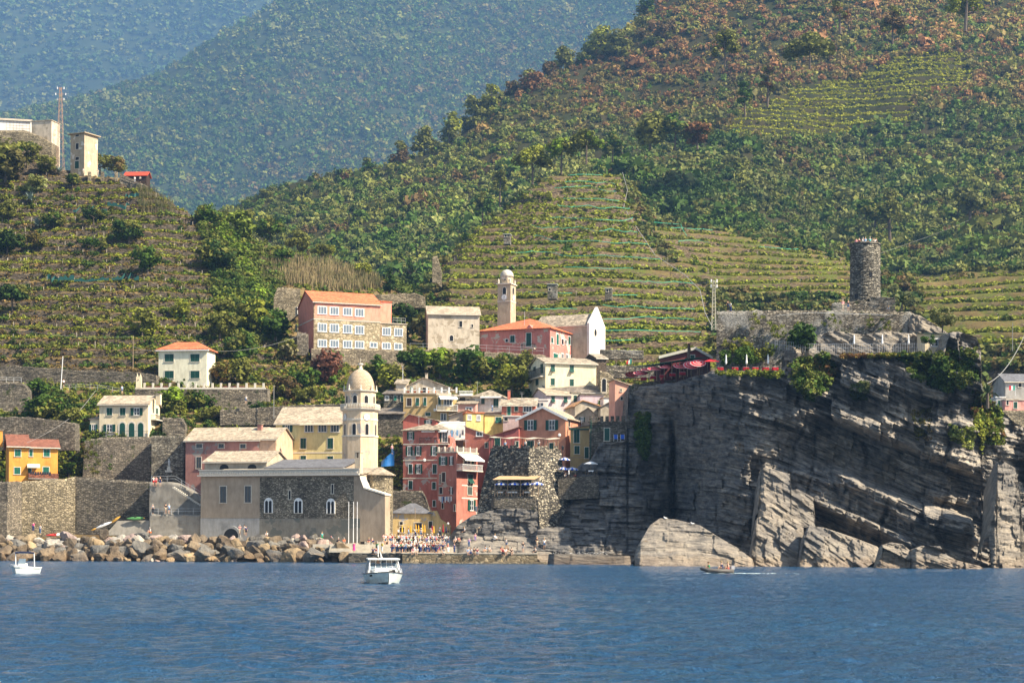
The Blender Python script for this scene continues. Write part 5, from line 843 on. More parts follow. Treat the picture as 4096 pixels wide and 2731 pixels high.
# ================================================================ CHURCH
CHU = H = House('church', 'grey waterfront church of plaster and dark stone with slate roofs', 803, 1441, 2150, 1903, 324, -19, 9, P_chu, 'mono', R_slate, yr=1876, ext=3, cat='church', ov=0.3,
 wins='g 893 1977 25 66 S|g 992 1976 25 66 S|d 1159 1979 8 34|d 1330 1955 8 36|b 1075 2021 30 58|b 1194 2022 30 58|b 1324 2024 30 58')
F_ = H.F; ua, _ = F_.at(1039, 2000); ub, _ = F_.at(1415, 2000); z70 = F_.at(1100, 2072)[1]; ze = H.ze
q = MB(H.o); q.fbox(F_, ua, ub, z70, ze - 0.3, -0.02, 0.008); q.build('stone_facing', S_church, H.root)
q = MB(H.o); q.fbox(F_, ua, H.W, H.zb - 3, z70 - 0.01, -0.02, 0.05); q.build('base', plaster('pl_church_base', (0.22, 0.20, 0.16), 0.35, (0.13, 0.13, 0.11)), H.root); q = MB(H.o); q.fbox(F_, 0, ua, H.zb - 3, z70 - 0.01, -0.02, 0.06); q.build('plaster_base', P_gry, H.root)
q = MB(H.o); q.prism(arch_pts(F_, F_.at(890, 2130)[0], F_.at(965, 2130)[0], H.zb - 2, F_.at(930, 2102)[1], 0.06, 11), vec3(F_, 0.25)); W_ = q.build('arch', P_gry, H.root); q = MB(H.o); q.prism(arch_pts(F_, F_.at(898, 2130)[0], F_.at(957, 2130)[0], H.zb - 2, F_.at(930, 2113)[1], 0.31, 11), vec3(F_, 0.01)); q.build('opening', M_dark, W_)
q = MB(H.o); q.fbox(F_, -0.35, H.W, ze - 0.1, ze + 0.12, 0.3, 0.75); q.fbox(F_, -0.2, H.W, ze + 0.9, ze + 1.05, 0.3, 0.6); q.fbox(F_, -0.1, H.W, ze + 0.123, ze + 0.9, 0.28, 0.4); q.build('cornice', plain('cornice_stone', (0.55, 0.50, 0.42)), H.root)
q = MB(H.o); [q.fbox(F_, u, u + 0.22, ze + 0.3, ze + 0.62, 0.4, 0.52) for u in np.arange(0, H.W - 0.2, 0.48)]; q.build('dentils', M_trim, H.root)
q = MB(H.o); pp = [(1441, 2165), (1540, 2165), (1540, 1984), (1458, 1957), (1446, 1925), (1441, 1903)]; q.prism([F_.p3(*F_.at(x, y), 0.0) for x, y in pp], vec3(F_, -2.2)); q.build('buttress_wall', P_chu, H.root)
q = MB(H.o); P2 = [F_.p3(*F_.at(x, y), 0.25) for x, y in [(1439, 1900), (1445, 1922), (1457, 1954), (1542, 1980)]]; [q.prism([a, b, b + Vector((0, 0, 0.25)), a + Vector((0, 0, 0.25))], vec3(F_, -2.8)) for a, b in zip(P2[:-1], P2[1:])]; q.build('coping', M_trim, H.root)
ct = PV(1514, 2000, 316.5); za, zt_, zp = zat(1514, 1903, 316.5), zat(1514, 1900, 316.5), zat(1500, 1866, 316.5); r_ = 58 * mpp(316.5)
q = MB(H.o); q.lathe(ct.x, ct.y + 2, [(r_, -1), (r_, zt_)], 8, a0=math.pi / 8); q.build('apse', S_lit, H.root); q = MB(H.o); q.lathe(ct.x, ct.y + 2, [(r_ + 0.5, zt_), (r_ + 0.5, zt_ + 0.15), (0.4, zp)], 8, a0=math.pi / 8); q.build('apse_roof', R_slate, H.root)
q = MB(H.o); zpi = F_.at(1430, 1802)[1]; u0, u1 = F_.at(1420, 1850)[0], F_.at(1442, 1850)[0]; q.fbox(F_, u0, u1, ze, zpi - 1.2, -1.0, 0.1); q.fbox(F_, u0, u0 + 0.35, zpi - 1.2, zpi - 0.3, -1.0, 0.1); q.fbox(F_, u1 - 0.35, u1, zpi - 1.2, zpi - 0.3, -1.0, 0.1); q.fbox(F_, u0 - 0.1, u1 + 0.1, zpi - 0.297, zpi, -1.1, 0.2); q.build('pinnacle', P_tower, H.root)
House('', '', 818, 1066, 1905, 1847, 335, -15, 11, P_beige, 'side', R_slate, yr=1806, into=CHU, wins='', ext=4, ov=0.35); Hc = House('', '', 1066, 1368, 1895, 1873, 330, -19, 7, P_chu, 'mono', R_grey, yr=1840, into=CHU, ext=3)
F2 = face_px(818, 1870, 335, -15)
for cx in (897, 1009):
 u0, u1, z0, z1 = F2.rect(cx, 1866, 36, 20); q = MB(H.o); n_ = 9; c = (u0 + u1) / 2; q.prism([F2.p3(c + (u1 - u0) / 2 * math.cos(a), z0 + (z1 - z0) * max(0, math.sin(a)) ** 0.7, 0.02) for a in np.linspace(0, math.pi, n_)], vec3(F2, 0.04)); q.build('lunette_window', M_dark, H.root)
# bell tower
TW = empty('bell_tower', PV(1440, 1860, 338), 'tall octagonal cream bell tower with scaled egg shaped dome and clock', 'bell tower'); tx, ty = TW.location.x, TW.location.y; o_ = Vector(TW.location); root_o[TW.name] = o_; zz = lambda y: zat(1440, y, 338); R8 = 69 * mpp(338) / math.cos(math.radians(14)); A0 = math.radians(6)
q = MB(o_); q.lathe(tx, ty, [(R8, zz(1960)), (R8, zz(1749))], 8, a0=A0); q.lathe(tx, ty, [(R8 * 0.985, zz(1742)), (R8 * 0.985, zz(1648))], 8, a0=A0); q.build('shaft', P_tower, TW)
q = MB(o_); q.lathe(tx, ty, [(R8 + 0.12, zz(1749)), (R8 + 0.15, zz(1742))], 8, a0=A0); q.lathe(tx, ty, [(R8 * 0.985, zz(1648)), (R8 + 0.25, zz(1644)), (R8 + 0.45, zz(1639)), (R8 + 0.45, zz(1637))], 8, a0=A0); q.build('cornice', M_trim, TW)
rb = R8 + 0.35; q = MB(o_)
for i in range(8):
 a, b = A0 + i * math.pi / 4, A0 + (i + 1) * math.pi / 4; pa, pb = Vector((tx + rb * math.cos(a), ty + rb * math.sin(a), 0)), Vector((tx + rb * math.cos(b), ty + rb * math.sin(b), 0))
 for j in range(9): p = pa.lerp(pb, j / 9); q.lathe(p.x, p.y, [(0.05, zz(1636.8)), (0.09, zz(1629)), (0.05, zz(1620))], 5)
 q.prism([pa + Vector((0, 0, zz(1620))), pb + Vector((0, 0, zz(1620))), pb * 0.94 + Vector((tx, ty, 0)) * 0.06 + Vector((0, 0, zz(1620))), pa * 0.94 + Vector((tx, ty, 0)) * 0.06 + Vector((0, 0, zz(1620)))], (0, 0, 0.14))
q.build('balustrade', M_trim, TW); RL = 60 * mpp(338) / math.cos(math.radians(14))
q = MB(o_); q.lathe(tx, ty, [(RL, zz(1637)), (RL, zz(1570))], 8, a0=A0); q.build('belfry', P_tower, TW); q = MB(o_); q.lathe(tx, ty, [(RL, zz(1571)), (RL + 0.35, zz(1567)), (RL + 0.35, zz(1564))], 8, a0=A0); q.build('belfry_cornice', M_trim, TW)
def domemat():
 m, nt, b = nmat('dome_scales'); w1 = N(nt, 'ShaderNodeTexBrick', i_Scale=1.0); g = N(nt, 'ShaderNodeTexCoord'); sp = N(nt, 'ShaderNodeSeparateXYZ'); nt.links.new(g.outputs['Object'], sp.inputs[0]); at_ = N(nt, 'ShaderNodeMath', operation='ARCTAN2'); nt.links.new(sp.outputs[1], at_.inputs[0]); nt.links.new(sp.outputs[0], at_.inputs[1])
 cb = N(nt, 'ShaderNodeCombineXYZ'); ml = N(nt, 'ShaderNodeMath', operation='MULTIPLY'); nt.links.new(at_.outputs[0], ml.inputs[0]); ml.inputs[1].default_value = 3.2; nt.links.new(ml.outputs[0], cb.inputs[0]); nt.links.new(sp.outputs[2], cb.inputs[1]); nt.links.new(cb.outputs[0], w1.inputs['Vector'])
 w1.inputs['Color1'].default_value = (0.50, 0.38, 0.25, 1); w1.inputs['Color2'].default_value = (0.62, 0.49, 0.34, 1); w1.inputs['Mortar'].default_value = (0.24, 0.17, 0.11, 1); w1.inputs['Mortar Size'].default_value = 0.035; w1.inputs['Brick Width'].default_value = 0.4; w1.inputs['Row Height'].default_value = 0.26
 nt.links.new(w1.outputs['Color'], b.inputs['Base Color']); bump(nt, b, w1.outputs['Fac'], 0.8, -0.06); return m
q = MB(o_); zc0, zc1 = zz(1564), zz(1476); rd = 57 * mpp(338); q.lathe(tx, ty, [(rd * (max(0.0, 1 - (t * 0.985) ** 2.3)) ** 0.56 * (1 - 0.0 * t), zc0 + (zc1 - zc0) * t) for t in np.linspace(0, 1, 18)], 40, a0=A0); q.build('dome', domemat(), TW, smooth=True)
q = MB(o_); q.lathe(tx, ty, [(0.55, zz(1480)), (0.32, zz(1472)), (0.28, zz(1464)), (0.5, zz(1458)), (0.5, zz(1453))], 10); q.tube([(tx, ty, zz(1453)), (tx, ty, zz(1432))], 0.05, 4); q.build('finial', M_trim, TW)
q = MB(o_)
for i in range(8): a = A0 + i * math.pi / 4; q.lathe(tx + (RL + 0.1) * math.cos(a), ty + (RL + 0.1) * math.sin(a), [(0.2, zz(1564)), (0.24, zz(1561)), (0.1, zz(1556)), (0.14, zz(1552)), (0.02, zz(1540))], 6)
q.build('corner_pinnacles', M_trim, TW)
def octface(R, i): a, b = A0 + i * math.pi / 4, A0 + (i + 1) * math.pi / 4; pa, pb = (tx + R * math.cos(a), ty + R * math.sin(a)), (tx + R * math.cos(b), ty + R * math.sin(b)); return Face(pa, math.atan2(pb[1] - pa[1], pb[0] - pa[0])), math.hypot(pb[0] - pa[0], pb[1] - pa[1])
def clock(root, F_, uc, zc, r, o):
 q = MB(o); ring = lambda R_: [F_.p3(uc + R_ * math.cos(a), zc + R_ * math.sin(a), 0.02) for a in np.linspace(0, 2 * math.pi, 25)[:-1]]; q.prism(ring(r), vec3(F_, 0.06)); c = q.build('clock', plain('clock_rim', (0.30, 0.27, 0.22)), root); q = MB(o); q.prism([p + Vector(vec3(F_, 0.06)) for p in ring(r * 0.9)], vec3(F_, 0.015)); q.build('dial', M_white, c); q = MB(o)
 for i in range(12): a = i * math.pi / 6; m_, t_ = Vector((math.sin(a), math.cos(a))), Vector((math.cos(a), -math.sin(a))); w_ = 0.05 * r; q.prism([F_.p3(uc + m_.x * r * x + t_.x * y * w_, zc + m_.y * r * x + t_.y * y * w_, 0.098) for x, y in ((0.68, -1), (0.86, -1), (0.86, 1), (0.68, 1))], vec3(F_, 0.008))
 for a, L, w_ in ((math.radians(5), 0.5, 0.09), (math.radians(182), 0.74, 0.06)): m_, t_ = Vector((math.sin(a), math.cos(a))), Vector((math.cos(a), -math.sin(a))); w_ *= r; q.prism([F_.p3(uc + m_.x * r * x + t_.x * y * w_, zc + m_.y * r * x + t_.y * y * w_, 0.108) for x, y in ((-0.12, -1), (L, -0.6), (L, 0.6), (-0.12, 1))], vec3(F_, 0.01))
 q.build('hands_and_numerals', M_iron, c)
for i in range(8):
 f, w_ = octface(RL, i); window(TW, f, 'a', w_ / 2 - 0.36, w_ / 2 + 0.36, zz(1620), zz(1585), frame=M_trim); f, w_ = octface(R8 * 0.985, i)
 window(TW, f, 'a', w_ / 2 - 0.32, w_ / 2 + 0.32, zz(1742), zz(1698), frame=M_trim)
 q = MB(o_); zb1 = zz(1690)
 for k in range(5): c = w_ * (k + 0.5) / 5; q.prism(arch_pts(f, c - w_ / 11, c + w_ / 11, zz(1684), zz(1675), 0.002, 6), vec3(f, 0.05))
 q.build('arcade', M_trim, TW)
 if i in (6, 4): clock(TW, f, w_ / 2, zz(1671), 15.5 * mpp(338), o_)
# flanking long buildings behind the church
H = House('house', 'long old rose house with slate roof behind the church', 742, 1035, 1960, 1761, 346, -13, 10, P_rose, 'side', R_slate, yr=1712, wins='g 797 1783 24 17 S|g 885 1783 22 17 S|g 972 1784 22 17 S|g 795 1850 20 46 S', chim=[(1010, 1698, 0.8)])
House('', '', 1036, 1103, 1860, 1755, 343, -13, 10, P_peach, 'side', R_slate, yr=1712, into=H)
H = House('house', 'pale yellow building with slate roof left of the bell tower', 1103, 1372, 1880, 1693, 352, -10, 11, P_yel, 'side', R_slate, yr=1630, wins='c 1147 1772 20 42|c 1213 1773 22 42|c 1321 1773 23 42|c 1147 1834 20 24|c 1213 1834 22 24|c 1321 1836 23 24|o 1150 1713 40 30|g 1236 1713 34 30|g 1290 1713 34 30|g 1340 1713 34 30', belts=(1810,))
H.awning(H.F, 1205, 1368, 1694, 1702, 1.2, plain('cream_canvas', (0.7, 0.62, 0.45)))
# ================================================================ UPPER ROW: SCHOOL, CONVENT
PANE[0] = M_curt
SCH = H = House('school', 'large pink and stone school building with terracotta roof on the hillside', 1255, 1522, 1396, 1206, 418, 20, 15, P_pink, 'side', R_terra, yr=1172, wallF=S_school, frame=M_white, cat='school', ov=0.3, trim=M_white,
 wins='g 1289 1241 34 30 W|g 1337 1244 34 30|g 1390 1247 34 30|g 1438 1251 34 30|g 1289 1310 34 32|g 1337 1313 34 32|g 1390 1316 34 32|g 1438 1320 34 32|g 1289 1373 34 28|g 1337 1375 34 28|g 1390 1377 34 28|g 1438 1379 34 28|g 1494 1380 28 20', winsL='d 1186 1245 6 28|d 1185 1312 6 24')
F_ = H.F; zb1 = F_.at(1300, 1277)[1]; q = MB(H.o); q.fbox(F_, 0.25, H.W - 0.02, zb1, H.ze - 0.02, -0.01, 0.008); q.build('upper_wall', P_pinkf, H.root); q = MB(H.o); q.fbox(F_, 0, H.W, zb1 - 0.15, zb1, 0, 0.07); q.fbox(H.Lf, 0, H.L, zb1 - 0.1, zb1 + 0.1, 0, 0.05); q.build('band', M_trim, H.root)
House('', '', 1523, 1626, 1404, 1294, 424, 20, 8, S_school, 'flat', P_beige, into=SCH, frame=M_white, wins='g 1546 1326 32 30|g 1594 1329 32 30|g 1545 1383 32 24|g 1593 1386 30 24'); House('', '', 1500, 1566, 1300, 1206, 432, 20, 6, P_pinkf, 'flat', R_terra, into=SCH)
PANE[0] = None
railing('railing', 'glass and steel railing on the flat roof of the school annex', [(1572, 1292, 427), (1622, 1294, 430)], 0, 1.2, mat=M_galv)
wallslab('retaining_wall', 'long sunlit stone retaining wall below the school and convent', [(1246, 1394, 1500), (1626, 1402, 1500), (1720, 1398, 1500), (2060, 1412, 1500), (2182, 1420, 1520)], 413, 4, 4, stone('stone_tan_wall', (0.26, 0.21, 0.15), (0.34, 0.285, 0.2), size=0.6, joint=(0.12, 0.1, 0.07), b_d=0.05))
wallslab('retaining_wall', 'tall pale stone wall behind the left end of the school', [(1095, 1190, 1330), (1105, 1150, 1330), (1200, 1155, 1250)], 447, 5, 3, S_lit); wallslab('retaining_wall', 'pale stone wall between the school roof and the reeds', [(1470, 1180, 1240), (1660, 1172, 1230), (1700, 1190, 1230)], 452, 0, 2, S_lit)
wallslab('ruined_wall', 'ruined stone wall stub standing on the hillside among cedars', [(1730, 1025, 1130), (1742, 1022, 1130), (1764, 1028, 1135), (1768, 1090, 1150)], 500, 5, 1.2, S_lit)
wallslab('garden_wall', 'ruined stone wall corner left of the school', [(1188, 1325, 1420), (1232, 1335, 1420)], 414, 0, 1.0, S_grey)
railing('railing', 'wire railing on top of the long stone wall before the convent', [(1640, 1400, 415), (1900, 1405, 416), (2175, 1418, 417)], 0, 1.5, mat=M_galv, step=2.5)
H = House('house', 'old pale plaster farmhouse with slate roof between school and clock tower', 1712, 1918, 1400, 1254, 436, 6, 9, P_old, 'side', R_slate, yr=1228, wins='d 1843 1296 12 24|d 1889 1303 7 12|a 1806 1352 14 22')
CV = H = House('convent', 'faded red convent with terracotta roof and patchy plaster', 1920, 2200, 1440, 1326, 438, -24, 20, P_conv, 'hip', R_terra, yr=1276, cat='convent', ov=0.5, wins='D 2115 1358 20 54|c 2050 1356 18 28 W|d 2027 1362 10 12',
 winsR='c 2208 1361 8 22|c 2230 1358 9 42 G|d 2250 1367 8 22|d 2263 1368 6 18|c 2277 1362 9 32|c 2297 1366 9 32|c 2317 1372 8 32|c 2341 1378 8 30|c 2222 1425 18 22 G|g 2250 1425 9 22|g 2268 1427 9 20|g 2286 1430 9 18|g 2305 1432 8 16', frame=M_white)
u0, _ = H.F.at(2095, 1322); u1, _ = H.F.at(2142, 1322); za, zb1 = H.F.at(2115, 1322)[1], H.F.at(2115, 1298)[1]; q = MB(H.o); q.prism([H.F.p3(u0, za - 0.3, 0.3), H.F.p3(u1, za - 0.3, 0.3), H.F.p3((u0 + u1) / 2, zb1, 0.3)], vec3(H.F, -4)); q.build('dormer', P_conv, H.root)
H.balcony(H.F, 2090, 2142, 1378, 1393, 1.0)
H = House('church', 'beige roofed church with tall pointed white gable and round window', 2135, 2350, 1440, 1312, 447, -26, 9, P_beige, 'side', R_old, yr=1262, cat='church', ext=6, ov=0.1);
F_ = H.R; q = MB(H.o); L = H.L; q.prism([F_.p3(-0.3, H.zb - 6, 0.0), F_.p3(L + 0.3, H.zb - 6, 0.0), F_.p3(L + 0.3, H.ze + 0.5, 0.0), F_.p3(L / 2, H.zr + 1.7, 0.0), F_.p3(-0.3, H.ze + 0.5, 0.0)], vec3(F_, 0.6)); Q = q.build('facade', P_white, H.root)
u, z = F_.at(2372, 1331); window(H.root, Face(F_.pt(0, 0.6), F_.th), 'r', u - 0.9, u + 0.9, z - 1.1, z + 1.1)
T2 = H = House('clock_tower', 'square stone coloured clock tower with small drum and pale dome', 1990, 2042, 1320, 1138, 452, -20, 3.8, P_blk, 'flat', M_trim, cat='clock tower', wins='a 2018 1163 13 28', winsR='a 2052 1163 6 28', ov=0.5, ext=6)
_, z = H.F.at(2017, 1189); u, _ = H.F.at(2017, 1189); clock(H.root, H.F, u, z, 13 * mpp(452), H.o); u, _ = H.R.at(2053, 1190); clock(H.root, H.R, u, z, 12 * mpp(452), H.o); q = MB(H.o); z = H.F.at(2017, 1205)[1]; q.fbox(H.F, -0.05, H.W + 0.05, z - 0.1, z + 0.1, -H.L - 0.05, 0.05); q.build('band', M_trim, H.root)
c = H.F.pt(H.W / 2, -H.L / 2); zz2 = lambda y: zat(2028, y, 452); q = MB(H.o); q.lathe(c[0], c[1], [(1.62, H.ze + 0.2), (1.62, zz2(1106))], 8, a0=0.1); D_ = q.build('drum', P_blk, H.root); q = MB(H.o); q.lathe(c[0], c[1], [(1.7 * math.sqrt(max(0, 1 - t ** 2.1)), zz2(1106) + t * (zz2(1075) - zz2(1106))) for t in np.linspace(0, 1, 9)], 20); q.build('dome', roofmat('dome_pale', (0.62, 0.57, 0.48), 0.3), H.root, smooth=True)
for i in (5, 6): a, b = 0.1 + i * math.pi / 4, 0.1 + (i + 1) * math.pi / 4; pa, pb = (c[0] + 1.62 * math.cos(a), c[1] + 1.62 * math.sin(a)), (c[0] + 1.62 * math.cos(b), c[1] + 1.62 * math.sin(b)); f = Face(pa, math.atan2(pb[1] - pa[1], pb[0] - pa[0])); z = zz2(1119); window(H.root, f, 'r', 0.35, 0.95, z - 0.3, z + 0.3, o=H.o, frame=M_trim)
q = MB(H.o); [q.lathe(*H.F.pt(u, k), [(0.18, H.ze + 0.2), (0.2, H.ze + 0.9), (0.03, H.ze + 1.5)], 6) for u in (0.2, H.W - 0.2) for k in (-0.2, -H.L + 0.2)]; q.build('corner_pinnacles', M_trim, H.root)
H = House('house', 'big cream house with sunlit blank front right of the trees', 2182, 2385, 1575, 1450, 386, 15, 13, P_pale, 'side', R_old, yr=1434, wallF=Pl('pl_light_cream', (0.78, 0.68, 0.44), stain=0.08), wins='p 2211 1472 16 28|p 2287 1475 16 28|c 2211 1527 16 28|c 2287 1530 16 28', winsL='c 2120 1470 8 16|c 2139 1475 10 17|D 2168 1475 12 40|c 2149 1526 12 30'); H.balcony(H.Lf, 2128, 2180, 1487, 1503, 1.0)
H = House('chapel', 'narrow dark stone chapel behind the big cream house', 2388, 2425, 1590, 1432, 392, 18, 8, stone('stone_brown', (0.14, 0.10, 0.075), (0.2, 0.15, 0.11)), 'side', R_old, yr=1418, cat='chapel', wins='')
wallslab('bastion', 'curved pale stone bastion with arched doorway right of the cream house', [(2402, 1480, 1600), (2440, 1490, 1600), (2470, 1530, 1600), (2478, 1580, 1600)], 384, 5, 3, S_lit, batter=0.12); f = face_px(2402, 1540, 383.4, 5); window(empty('doorway', f.p3(*f.at(2416, 1560)), 'dark arched doorway in the curved pale bastion', 'doorway'), f, 'a', *f.rect(2416, 1540, 16, 52), o=f.p3(*f.at(2416, 1560)))
House('house', 'small peach house below the restaurant awnings', 2460, 2520, 1630, 1540, 345, 10, 5, P_salmon if 0 else Pl('pl_peach_pink', (0.72, 0.38, 0.27), stain=0.15), 'slopeL', R_slate, rise=0.9, wins='d 2484 1560 6 10|d 2487 1593 8 12')
H = House('restaurant', 'dark bordeaux restaurant building under the castle wall', 2643, 2842, 1500, 1425, 326, -3, 8, P_bord, 'front', R_slate, rise=1.5, rf=0.7, trim=M_trim, cat='restaurant', wins='c 2770 1435 16 30')
for nm, pts, d in (('stone terrace wall beside the pointed church', [(2402, 1398, 1435), (2575, 1400, 1435)], 425), ('long low stone terrace wall below the italian flag', [(2425, 1462, 1510), (2650, 1460, 1510)], 402)): wallslab('terrace_wall', nm, pts, d, 2, 2, S_castle)
# ================================================================ CENTRE
W_cloth = plain('white_canvas', (0.78, 0.77, 0.74), 0.8)
H = House('house', 'weathered cream house with sprawling slate roof above the ochre building', 1622, 1792, 1600, 1548, 384, -3, 8, P_old, 'front', R_old, yr=1512, rf=0.42, wins='D 1647 1558 12 22 G|d 1700 1560 20 20', chim=[(1700, 1495, 0.5)], ov=0.4)
House('', '', 1583, 1624, 1590, 1535, 383, -3, 5, P_old, 'mono', R_old, yr=1520, into=H)
H = House('house', 'small stone house with bright green shutters left of the ochre building', 1535, 1612, 1660, 1575, 379, -6, 6, stone('stone_house', (0.30, 0.27, 0.21), (0.42, 0.38, 0.30), size=0.5), 'mono', R_dslate, yr=1562, wins='g 1548 1592 14 18|p 1582 1592 11 20 G|c 1608 1594 9 24')
H = House('house', 'dark stone lean-to with sloping slate roof under the green shutters', 1512, 1612, 1730, 1655, 372, -6, 6, S_dark, 'mono', R_dslate, yr=1635)
OC = H = House('house', 'ochre building with roof terrace of flower pots and white awning', 1613, 1746, 1730, 1576, 373, -6, 9, P_och, 'flat', P_old, wins='c 1637 1608 19 32 B|p 1670 1607 13 32|p 1700 1606 11 32|c 1712 1656 20 12')
H = House('', '', 1747, 1826, 1730, 1580, 372, 10, 7, P_och_sun, 'flat', P_old, into=OC, wins='D 1758 1604 10 40|g 1792 1606 34 34|g 1774 1667 22 30|c 1810 1667 26 30'); H.awning(H.F, 1755, 1826, 1584, 1600, 2.0, W_cloth); H.balcony(H.F, 1744, 1828, 1620, 1643, 1.3, rail=M_white)  # sunlit wing painted in a lighter copy of the shaded front's ochre
Fp = OC.F; zt = OC.ze + 0.25; q = MB(OC.o); q.fbox(Fp, 0, OC.W + 4, zt + 0.5, zt + 0.6, -0.24, -0.16); [q.fbox(Fp, u - 0.15, u + 0.15, zt - 0.02, zt + 1.1, -0.35, -0.05) for u in np.linspace(0.2, OC.W + 4, 8)]; q.build('roof_balustrade', M_white, OC.root)
for i, u in enumerate(np.linspace(0.9, OC.W - 0.5, 5)): b = Fp.p3(u, zt - 0.02, -0.6); e = empty('flower_pot', b, 'terracotta flower pot on the ochre building terrace, %s from left' % ['first', 'second', 'third', 'fourth', 'fifth'][i], 'flower pot', 'flower pots on the ochre roof terrace'); q = MB(); q.lathe(0, 0, [(0.2, 0), (0.3, 0.45)], 8); q.build('pot', R_terra, e); foliage('plants', [[0, 0, 0.7]], 0.4, RUST if i % 2 else OLIVE, 50, 0.22, parent=e)
WH = H = House('house', 'white house with slate hip roof and wide white awning in the centre', 1890, 2006, 1660, 1588, 377, -12, 8, P_white, 'hip', R_old, yr=1560, wins='c 1932 1604 13 24|c 1984 1612 20 36', ov=0.45); H.awning(H.F, 1926, 2008, 1586, 1594, 1.4, W_cloth); H.balcony(H.F, 1903, 2020, 1628, 1648, 1.6, rail=M_galv)
H = House('', '', 1834, 1890, 1660, 1584, 378, -4, 6, P_white, 'flat', P_white, into=WH, wins='d 1850 1600 22 20|g 1872 1602 10 18'); H.awning(H.F, 1842, 1892, 1577, 1585, 1.6, W_cloth); q = MB(H.o); [q.fbox(H.F, u, u + 0.07, H.ze + 0.22, H.ze + 1.0, -0.2, -0.13) for u in np.arange(0.1, H.W, 0.25)]; q.fbox(H.F, 0, H.W, H.ze + 1.0, H.ze + 1.1, -0.25, -0.1); q.build('roof_railing', M_white, WH.root); H.balcony(H.F, 1838, 1900, 1598, 1614, 1.2)
House('house', 'small rose house with large framed window below the white house', 1830, 1902, 1670, 1615, 372, -5, 5, P_lilac if 0 else Pl('pl_rose_small', (0.60, 0.33, 0.26)), 'mono', R_old, yr=1606, wins='g 1876 1637 24 16 W')
RD = House('house', 'red house with green doors and slate roof right of the white balcony', 2006, 2142, 1690, 1620, 368, -4, 7, Pl('pl_red_small', (0.56, 0.18, 0.12)), 'side', R_old, yr=1594, wins='D 2036 1642 14 36 G|D 2065 1632 13 26|g 2110 1636 34 24 G', chim=[(2032, 1562, 0.5)]); RD.balcony(RD.F, 2020, 2095, 1648, 1664, 1.0)
House('house', 'lilac pink house with shaded gable and sunlit shuttered front', 2187, 2285, 1650, 1577, 380, 15, 12, P_lilac, 'side', R_slate, yr=1556, wins='p 2212 1596 14 24|p 2262 1598 14 22', wallF=Pl('pl_lilac_sunlit', (0.70, 0.54, 0.52), stain=0.1))  # sunlight put into the colour: front plaster lighter than the shaded gable
House('house', 'narrow cream house strip right of the lilac pink house', 2286, 2320, 1650, 1572, 382, 10, 6, P_pale, 'flat', R_old, wins='c 2301 1595 12 28')
House('house', 'wide low house with grey slate roof under the big cream house', 2180, 2420, 1600, 1568, 384, 2, 8, P_beige, 'side', R_dslate, yr=1544, chim=[(2208, 1537, 0.5), (2254, 1552, 0.5)])
House('house', 'flat roofed lilac house with a small door left of the peach house', 2320, 2416, 1650, 1580, 376, 3, 7, P_lilac, 'flat', R_dslate, wins='d 2400 1612 12 24')
House('house', 'low white house with flat roof beside the ivy covered cliff edge', 2414, 2482, 1640, 1590, 368, 5, 5, P_white, 'flat', R_slate, wins='c 2449 1606 12 8 G')
House('house', 'low house with orange tiled gable roof behind the salmon house', 2300, 2398, 1660, 1622, 366, 12, 8, P_beige, 'front', roofmat('roof_orange', (0.62, 0.33, 0.15), 0.4), rise=1.0, rf=0.3); House('house', 'small grey gabled house under the low white house', 2402, 2470, 1660, 1628, 362, 3, 5, P_beige, 'front', R_dslate, rise=0.9)
House('house', 'white walled terrace house behind the salmon gable', 2140, 2192, 1680, 1600, 370, 5, 5, P_white, 'flat', P_white, wins='g 2160 1620 30 22')
GB = House('house', 'plain khaki gabled house with one small window behind the ochre house', 2296, 2392, 1760, 1668, 350, 4, 7, P_beige, 'front', R_old, yr=1632, rf=0.58, wins='o 2328 1678 22 20')
SA = H = House('house', 'large salmon gabled house with white verge and open green shutters', 2074, 2262, 1900, 1674, 343, -18, 12, P_salmon, 'front', R_slate, yr=1628, trim=M_white, ov=0.45, wins='o 2122 1700 50 40|o 2208 1700 50 40|c 2122 1780 28 36|c 2208 1784 20 26', winsR='c 2276 1694 7 24 B', rf=0.52)
House('house', 'dark red house with sloping roof left of the salmon house', 1956, 2074, 1850, 1748, 342, -9, 8, Pl('pl_dark_red', (0.33, 0.10, 0.09)), 'slopeR', R_red, rise=1.7, wins='c 1990 1770 22 38|c 2068 1776 12 22', ov=0.3)
House('house', 'plain red wall house with roof sloping right beside the laundry', 1860, 1958, 1850, 1742, 346, -9, 8, Pl('pl_plain_red', (0.43, 0.15, 0.11)), 'slopeL', R_old, rise=1.6, wins='c 1946 1780 10 20|g 1918 1735 24 18 W', ov=0.2)
House('house', 'bright yellow small house with two windows behind the laundry', 1864, 1934, 1740, 1652, 359, 8, 6, P_byel, 'flat', R_terra, wins='g 1878 1669 12 20 W|g 1914 1671 12 20 W'); House('house', 'bright yellow house with propped dark shutters behind the plain red wall', 1938, 2016, 1760, 1660, 361, 6, 6, P_byel, 'flat', R_dslate, wins='p 1994 1680 24 24')
House('house', 'pink and white terrace house between yellow house and salmon gable', 2012, 2078, 1740, 1666, 357, -4, 6, Pl('pl_faded_pink', (0.58, 0.42, 0.38)), 'flat', P_white, wins='d 2024 1676 14 12')
House('house', 'grey gabled house left of the bright yellow house', 1798, 1866, 1720, 1662, 364, -8, 6, P_beige, 'slopeR', R_old, rise=1.0)
wallslab('terrace_wall', 'whitewashed rough wall above the hanging sheets', [(1745, 1700, 1760), (1765, 1684, 1760), (1862, 1686, 1760)], 357, 5, 2.5, P_white)
